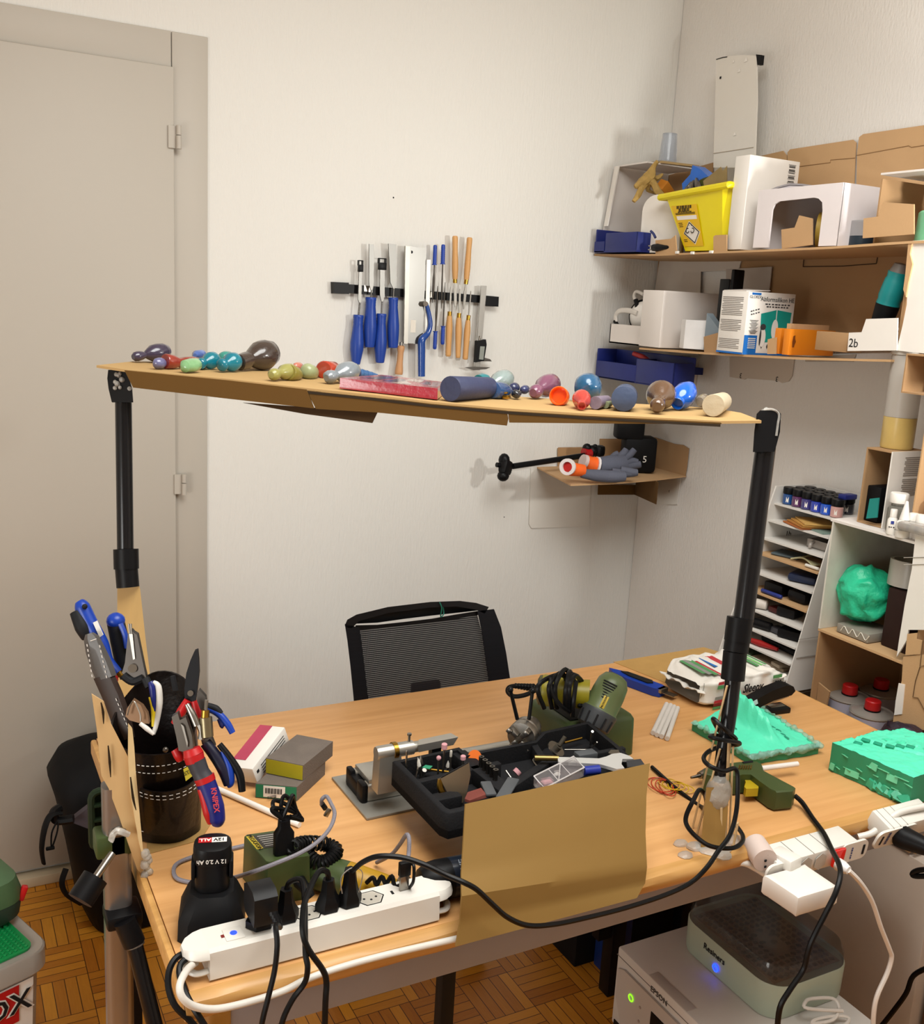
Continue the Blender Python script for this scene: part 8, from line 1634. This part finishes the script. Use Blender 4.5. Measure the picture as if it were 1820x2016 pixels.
build(B().tube([at(112, 1618, Y=2.15), at(102, 1640, Y=2.15), at(102, 1668, Y=2.15), at(112, 1640, Y=2.15), at(115, 1620, Y=2.15)], .002, n=6).box(at(99, 1670, Y=2.15), (.018, .008, .007), bev=.002), 'drawcord', NYL, t)
build(B().tube([at(118, 1590, Y=2.17), at(106, 1600, Y=2.16), at(112, 1615, Y=2.16), at(145, 1612, Y=2.15)], .010, n=8), 'buckle', BLACK, t)
build(B().tube([at(130, 1710, Y=2.17), at(122, 1738, Y=2.16), at(132, 1762, Y=2.16), at(160, 1780, Y=2.16)], .008, n=8, flat=.5), 'strap', NYL, t)
# clamp post
PXc, PYc = .192, 1.285; pz_ = lambda y, x=243: at(x, y, Y=PYc-.02).z
t = thing('clamp_post', 'grey metal post with green clamp and knob at the desk corner', 'clamp post', V((PXc, PYc, 0)))
GM = mat('#8f8a86', .3, .75, var=.05); hp_ = pz_(1555)
build(B().loft([[V((PXc+x-.0*(z), PYc+y, z)) for x, y in rr2(.036, .030, .010, 4)] for z in (0, hp_)]), 'post', GM, t)
z0, z1 = pz_(1690), pz_(1645); build(B().box((PXc-.005, PYc+.003, (z0+z1)/2), (.046, .036, z1-z0), bev=.004), 'clamp_block', PROX, t)
build(B().sph((PXc, PYc-.012, z1+.004), (.013, .013, .008), 12), 'bolt', STEEL, t)
build(B().cyl((PXc-.010, PYc-.03, (z0+z1)/2), (PXc-.036, PYc-.05, z0-.004), .005, n=12), 'lever', STEEL, t); build(B().cyl((PXc-.034, PYc-.048, z0-.002), (PXc-.055, PYc-.062, z0-.022), .017, n=18), 'knob', BLACK, t)
fa = at(200, 1612, Y=PYc+.06)
b = B()
b.tube([V((x, fa.y, z)) for x, z in rr2(.05, .085, .010, 3, fa.x+.012, fa.z)], .005, n=8, closed=True, sm=False); b.box((fa.x+.012, fa.y+.008, fa.z), (.044, .004, .08)); 
for k in range(3): b.box((fa.x+.012, fa.y, fa.z-.022+.022*k), (.044, .010, .003))
build(b, 'ribbed_bracket', mat('#1c2818', .5), t)
build(B().tube([V((PXc-.012, PYc-.03, z1+.002)), V((PXc-.004, PYc-.03, z1+.014)), V((PXc+.012, PYc-.028, z1+.004))], .004, n=7).noise(.002, 90), 'glue_blob', GLUE, t)
t = thing('support_tube', 'black tube clamped to the grey post sloping down to right', 'tube', at(300, 2016, D=1.2))
a = at(255, 1818, Y=PYc-.035); e = at(330, 2120, Y=PYc-.10)
build(B().cyl(a, e, .0105, n=18), 'tube', TUBEM, t); b = B().box((PXc+.004, PYc-.012, a.z+.002), (.046, .046, .020), bev=.004).cyl(a+V((-.006, .0, .006)), a.lerp(e, .13), .0145, n=16); build(b, 'collar', BLACK, t)
build(B().cyl(a.lerp(e, .135), a.lerp(e, .145), .0128, n=18), 'wire_tie', STEEL, t)
# brick tub
zl = .30; a = at(104, 1862, Z=zl); fx = at(0, 1910, Z=zl); sx_ = at(48, 1800, Z=zl); M = axes(a, a-fx); wT = .36; dT = .27
M = axes(a, (fx-a)); ysgn = 1 if (M.inverted() @ sx_).y > 0 else -1
TUBC = mat('#c9c3ba', .25, trans=.35, var=.03, alpha=.8)
t = thing('brick_tub', 'clear building brick tub with red BLOX label, bottom left', 'tub', M @ V((wT/2, ysgn*dT/2, -zl)))
L2 = lambda pts, z: [M @ V((x, ysgn*y, z)) for x, y in pts]
RT = lambda k, r, z: L2([(wT/2+x, dT/2+y) for x, y in rr2(wT*k, dT*k, r, 5)], z)
build(B().loft([RT(.86, .03, -zl+.001), RT(.92, .03, -.04), RT(.92, .03, -.035), RT(.90, .028, -.04), RT(.84, .028, -zl+.004)]), 'tub_body', TUBC, t)
build(B().loft([RT(.97, .035, -.045), RT(1, .04, -.04), RT(1, .04, -.004), RT(.98, .038, 0), RT(.9, .03, -.002)]), 'lid_rim', TUBC, t)
GRN = mat('#0f8a48', .4, var=.05)
build(B().prism(RT(.86, .02, -.001), (0, 0, .004)), 'stud_plate', GRN, t)
b = B(); n1, n2 = 30, 24
for i in range(n1):
    for j in range(n2):
        x = wT*(.09+.82*(i+.5)/n1); y = dT*(.09+.82*(j+.5)/n2)
        if i < 20: b.lathe([(.0034, 0), (.0034, .0022), (.003, .0026)], M @ V((x, ysgn*y, .003)), (0, 0, 1), 7)
build(b, 'studs', GRN, t)['kind'] = 'stuff'
build(B().prism(L2([(wT*.05, dT*.95), (wT*.95, dT*.95), (wT*.95, dT*.985), (wT*.05, dT*.985)], .001), (0, 0, .004)), 'red_edge', REDP, t)
ff = lambda x, z, e=0: M @ V((wT*.05+x, ysgn*(dT*.035-.001-e)-ysgn*(-.0)+ysgn*dT*.02*(-z/zl), z))
lab = B().prism([ff(.018, -.05, .002), ff(.30, -.05, .002), ff(.30, -.25, .002), ff(.026, -.25, .002)], M.to_3x3() @ V((0, -ysgn*.0006, 0))); build(lab, 'label', WHITE, t)
build(B().prism([ff(.046, -.052, .004), ff(.27, -.052, .004), ff(.27, -.128, .004), ff(.048, -.128, .004)], M.to_3x3() @ V((0, -ysgn*.0006, 0))), 'red_label', REDP, t)
xd = -(M.to_3x3() @ V((1, 0, 0))); b = B().text('BLOX', .058, ff(.100, -.088, .006), xd, (0, 0, 1), bold=.003); build(b, 'lettering_outline', WHITE, t)
b = B().text('BLOX', .058, ff(.100, -.088, .0075), xd, (0, 0, 1), bold=.0006); build(b, 'lettering', INK, t)
b = B()
for k in range(6): b.tube([ff(.028+.004*k, -.15-.007*k, .004), ff(.045, -.142-.008*k, .004)], .002, n=5)
build(b, 'label_print', mat('#8a5a3a', .6), t)
# drill case on tub
t = thing('tool_case', 'green rounded power tool case lying on the brick tub lid', 'case', M @ V((.2, ysgn*.16, .006)))
cz = M @ V((0, 0, .0075)); ca = at(60, 1742, Z=cz.z+.05)
GC1 = mat('#4c6a48', .45, var=.06); GC2 = mat('#26382c', .5)
gx = (fx-a).normalized(); gy = M.to_3x3() @ V((0, ysgn, 0))
o_ = V((ca.x, ca.y, cz.z+.001))+gy*.045+gx*.015
rg = lambda k, z, sh=0: [o_+gx*(.14+x*k)+gy*(.02+y*k+sh)+V((0, 0, z)) for x, y in rr2(.27, .20, .04, 5)]
build(B().loft([rg(.86, 0), rg(.97, .012), rg(1, .040), rg(.985, .044)]), 'lower_shell', GC2, t)
build(B().loft([rg(1, .0445), rg(1, .060), rg(.94, .090), rg(.80, .100)]), 'upper_shell', GC1, t)
build(B().box(o_+gx*.01+gy*(-.065)+V((0, 0, .052)), (.012, .012, .03), rot=(0, 20, 0), bev=.003), 'red_latch', mat('#c4161c', .3), t)
# ---------------------------------------------------------------- chair
t = thing('office_chair', 'black office chair with mesh back standing behind the desk', 'chair', V((1.0, 2.0, 0)))
YC = 1.86; ch = lambda x, y, dy=0: at(x, y, Y=YC+dy)
outer = [(697, 1386), (690, 1320), (683, 1255), (679, 1232), (684, 1218), (705, 1207), (760, 1196), (860, 1186), (930, 1183), (958, 1187), (974, 1200), (985, 1230), (995, 1280), (1005, 1340), (1012, 1400), (1018, 1450), (705, 1450)]
O = [ch(*p) for p in outer]; 
hole = [(706, 1228), (712, 1221), (760, 1208), (840, 1197), (905, 1193), (936, 1199), (930, 1203), (880, 1210), (800, 1219), (750, 1226)]
fm = mat('#101114', .5)
fr1 = [(697, 1386), (690, 1320), (683, 1255), (679, 1232), (684, 1218), (705, 1207), (760, 1196), (860, 1186), (930, 1183), (958, 1187), (974, 1200), (985, 1230), (995, 1280), (1005, 1340), (1012, 1400)]
ctop = lambda x: 1
def sheetc(poly_l, poly_r, n, th, curve=.03):
    pass
# top rail with its narrow grip slot
up_ = [(679, 1232), (684, 1220), (702, 1210), (764, 1195), (848, 1185), (906, 1183), (938, 1187), (963, 1195)]; lo_ = [(690, 1240), (697, 1233), (707, 1223), (764, 1207), (848, 1196), (900, 1194), (935, 1200), (955, 1208)]
b = B().loft([[ch(*u), ch(*l), ch(l[0], l[1], .022), ch(u[0], u[1], .022)] for u, l in zip(up_, lo_)]); build(b, 'top_rail', mat('#1b1c1f', .38), t)
s1 = [(700, 1228), (743, 1226), (800, 1218), (850, 1212), (896, 1207), (940, 1202)]; s0 = [(700, 1222), (743, 1210), (800, 1200), (850, 1194), (896, 1192), (940, 1198)]
b = B().loft([[ch(u[0], u[1], .024), ch(l[0], l[1], .024), ch(l[0], l[1], .032), ch(u[0], u[1], .032)] for u, l in zip(s0, s1)]); build(b, 'grip_back', fm, t)
lo1 = [(700, 1231), (743, 1230), (800, 1224), (850, 1218), (896, 1210), (940, 1203), (960, 1204)]; lo2 = [(700, 1240), (743, 1236), (800, 1231), (850, 1225), (896, 1219), (940, 1211), (962, 1212)]
b = B().loft([[ch(u[0], u[1], .006), ch(l[0], l[1], .006), ch(l[0], l[1], .020), ch(u[0], u[1], .020)] for u, l in zip(lo1, lo2)]); build(b, 'lower_rail', fm, t)
for s_, pts in (('l', [((679, 1228), (708, 1236)), ((684, 1260), (712, 1262)), ((690, 1310), (718, 1312)), ((696, 1370), (725, 1372)), ((703, 1450), (732, 1450))]), ('r', [((940, 1203), (973, 1199)), ((948, 1240), (987, 1235)), ((955, 1290), (997, 1285)), ((962, 1340), (1005, 1338)), ((970, 1450), (1020, 1450))])):
    b = B().loft([[ch(*u), ch(*l), ch(l[0], l[1], .018), ch(u[0], u[1], .018)] for u, l in pts]); build(b, 'side_band', mat('#17181d', .75, var=.3, scale=3, stretch=(1, 1, 260)), t)
def meshmat():
    m = bpy.data.materials.new('chair mesh'); m.use_nodes = True; n = m.node_tree.nodes; L = m.node_tree.links; bs = n['Principled BSDF']
    tc = n.new('ShaderNodeTexCoord'); sp_ = n.new('ShaderNodeSeparateXYZ'); L.new(tc.outputs['Object'], sp_.inputs[0])
    def ma(op, a, c):
        q_ = n.new('ShaderNodeMath'); q_.operation = op
        for i, x in enumerate((a, c)):
            if isinstance(x, (int, float)): q_.inputs[i].default_value = x
            else: L.new(x, q_.inputs[i])
        return q_.outputs[0]
    PT = .0044
    fx_ = ma('FRACT', ma('DIVIDE', ma('ADD', sp_.outputs[0], 10), PT*.62), 0); fz = ma('FRACT', ma('DIVIDE', ma('ADD', sp_.outputs[2], ma('MULTIPLY', sp_.outputs[0], .0)), PT), 0)
    hol = ma('MULTIPLY', ma('GREATER_THAN', fx_, .60), ma('GREATER_THAN', fz, .70))
    bs.inputs['Base Color'].default_value = lin('#1a1a20'); bs.inputs['Roughness'].default_value = .8; L.new(ma('SUBTRACT', 1, hol), bs.inputs['Alpha']); return m
b = B().add([ch(x, y, .009) for x, y in ((708, 1238), (800, 1230), (880, 1220), (940, 1210), (948, 1240), (955, 1290), (962, 1340), (970, 1450), (732, 1450), (725, 1372), (718, 1312), (712, 1262))], [list(range(12))]); build(b, 'mesh_back', meshmat(), t)
build(B().tube([ch(866, 1186, -.004), ch(870, 1197, -.004), ch(868, 1214, .0), ch(874, 1208, .006), ch(872, 1192, .010)], .0013, n=6), 'green_tie', mat('#1f7a66', .6), t)
pc = ch(850, 1400); cx0 = pc.x
build(B().box((cx0, YC+.20, .47), (.46, .44, .06), bev=.025), 'seat', BLACKM, t)
build(B().box((cx0, YC+.035, .52), (.07, .02, .34), bev=.006), 'back_bracket', fm, t); build(B().cyl((cx0, YC+.2, .10), (cx0, YC+.2, .44), .025), 'gas_column', fm, t)
for k in range(5):
    a_ = R_(72*k+10); e_ = V((cx0+.27*math.cos(a_), YC+.2+.27*math.sin(a_), .075)); build(B().tube([V((cx0, YC+.2, .10)), e_], [.022, .016], n=8), 'base_arm', fm, t); build(B().cyl(e_+V((0, -.015, -.045)), e_+V((0, .015, -.045)), .029, n=16), 'caster', BLACKM, t)
# ================================================================ sub-parts: small pieces hang under the part they sit on
SUB = {'emblem': ['jar_glass'], 'stitching': ['leather_body', 'sheath_top'], 'rivet': ['front_pocket'], 'yellow_label': ['front_pocket'], 'barcode': ['label', 'box_body'],
 'lettering': ['power_plate', 'end_plate', 'strip_body', 'box_body', 'printer_body', 'battery_body', 'blue_grip', 'bottle_body', 'label', 'brand_plate', 'pack_body', 'body', 'case', 'red_label', 'under_flap'],
 'barcode_label': ['handle'], 'blade_cap': ['blade'], 'display': ['slider', 'control_panel'], 'thumb_screw': ['slider'], 'hang_hole': ['handle', 'blade'],
 'status_light': ['control_panel'], 'button': ['control_panel'], 'lid_recess': ['printer_body'], 'power_light': ['box_body'], 'grid_holes': ['grid_plate'], 'studs': ['stud_plate'],
 'chuck_jaw': ['chuck'], 'chuck_bar': ['chuck'], 'brass_ring': ['tailstock'], 'lock_screw': ['tailstock'], 'vent_slot': ['nozzle_guard'], 'air_slots': ['motor_housing'],
 'slit': ['mould_top'], 'notch': ['mould_top'], 'slot': ['plug_disc'], 'label_print': ['hazard_label', 'label'], 'white_diamond': ['hazard_label'], 'hinge': ['door_leaf'],
 'end_slot': ['end_plate'], 'moulded_mark': ['plug_body'], 'finger': ['palm'], 'cuff_inside': ['cuff'], 'label_band': ['pack_body'], 'print_line': ['pack_body'],
 'bare_steel': ['bar'], 'red_stripe': ['blue_grip'], 'joint': ['jaws'], 'pivot': ['jaws'], 'pivot_screw': ['jaws'], 'release_tab': ['battery_body'], 'brand_strip': ['housing'],
 'blue_light': ['strip_body'], 'indicator': ['strip_body'], 'switch': ['strip_body'], 'nozzle_slot': ['nozzle_shell'], 'brass_edge': ['nozzle_shell'], 'colour_swirl': ['slab'], 'hang_slot': ['carton'], 'figure_picture': ['box_body'], 'mould_picture': ['box_body'], 'side_print': ['box_body'], 'white_print': ['box_body']}
base = lambda o: o.name.split('.')[0]
for root in [o for o in C.objects if o.parent is None and o.children]:
    kids = list(root.children)
    for o in kids:
        if o.children or base(o) not in SUB: continue
        for nm in SUB[base(o)]:
            tg = [k for k in kids if base(k) == nm and k is not o and k.parent is root]
            if tg: o.parent = tg[0]; break
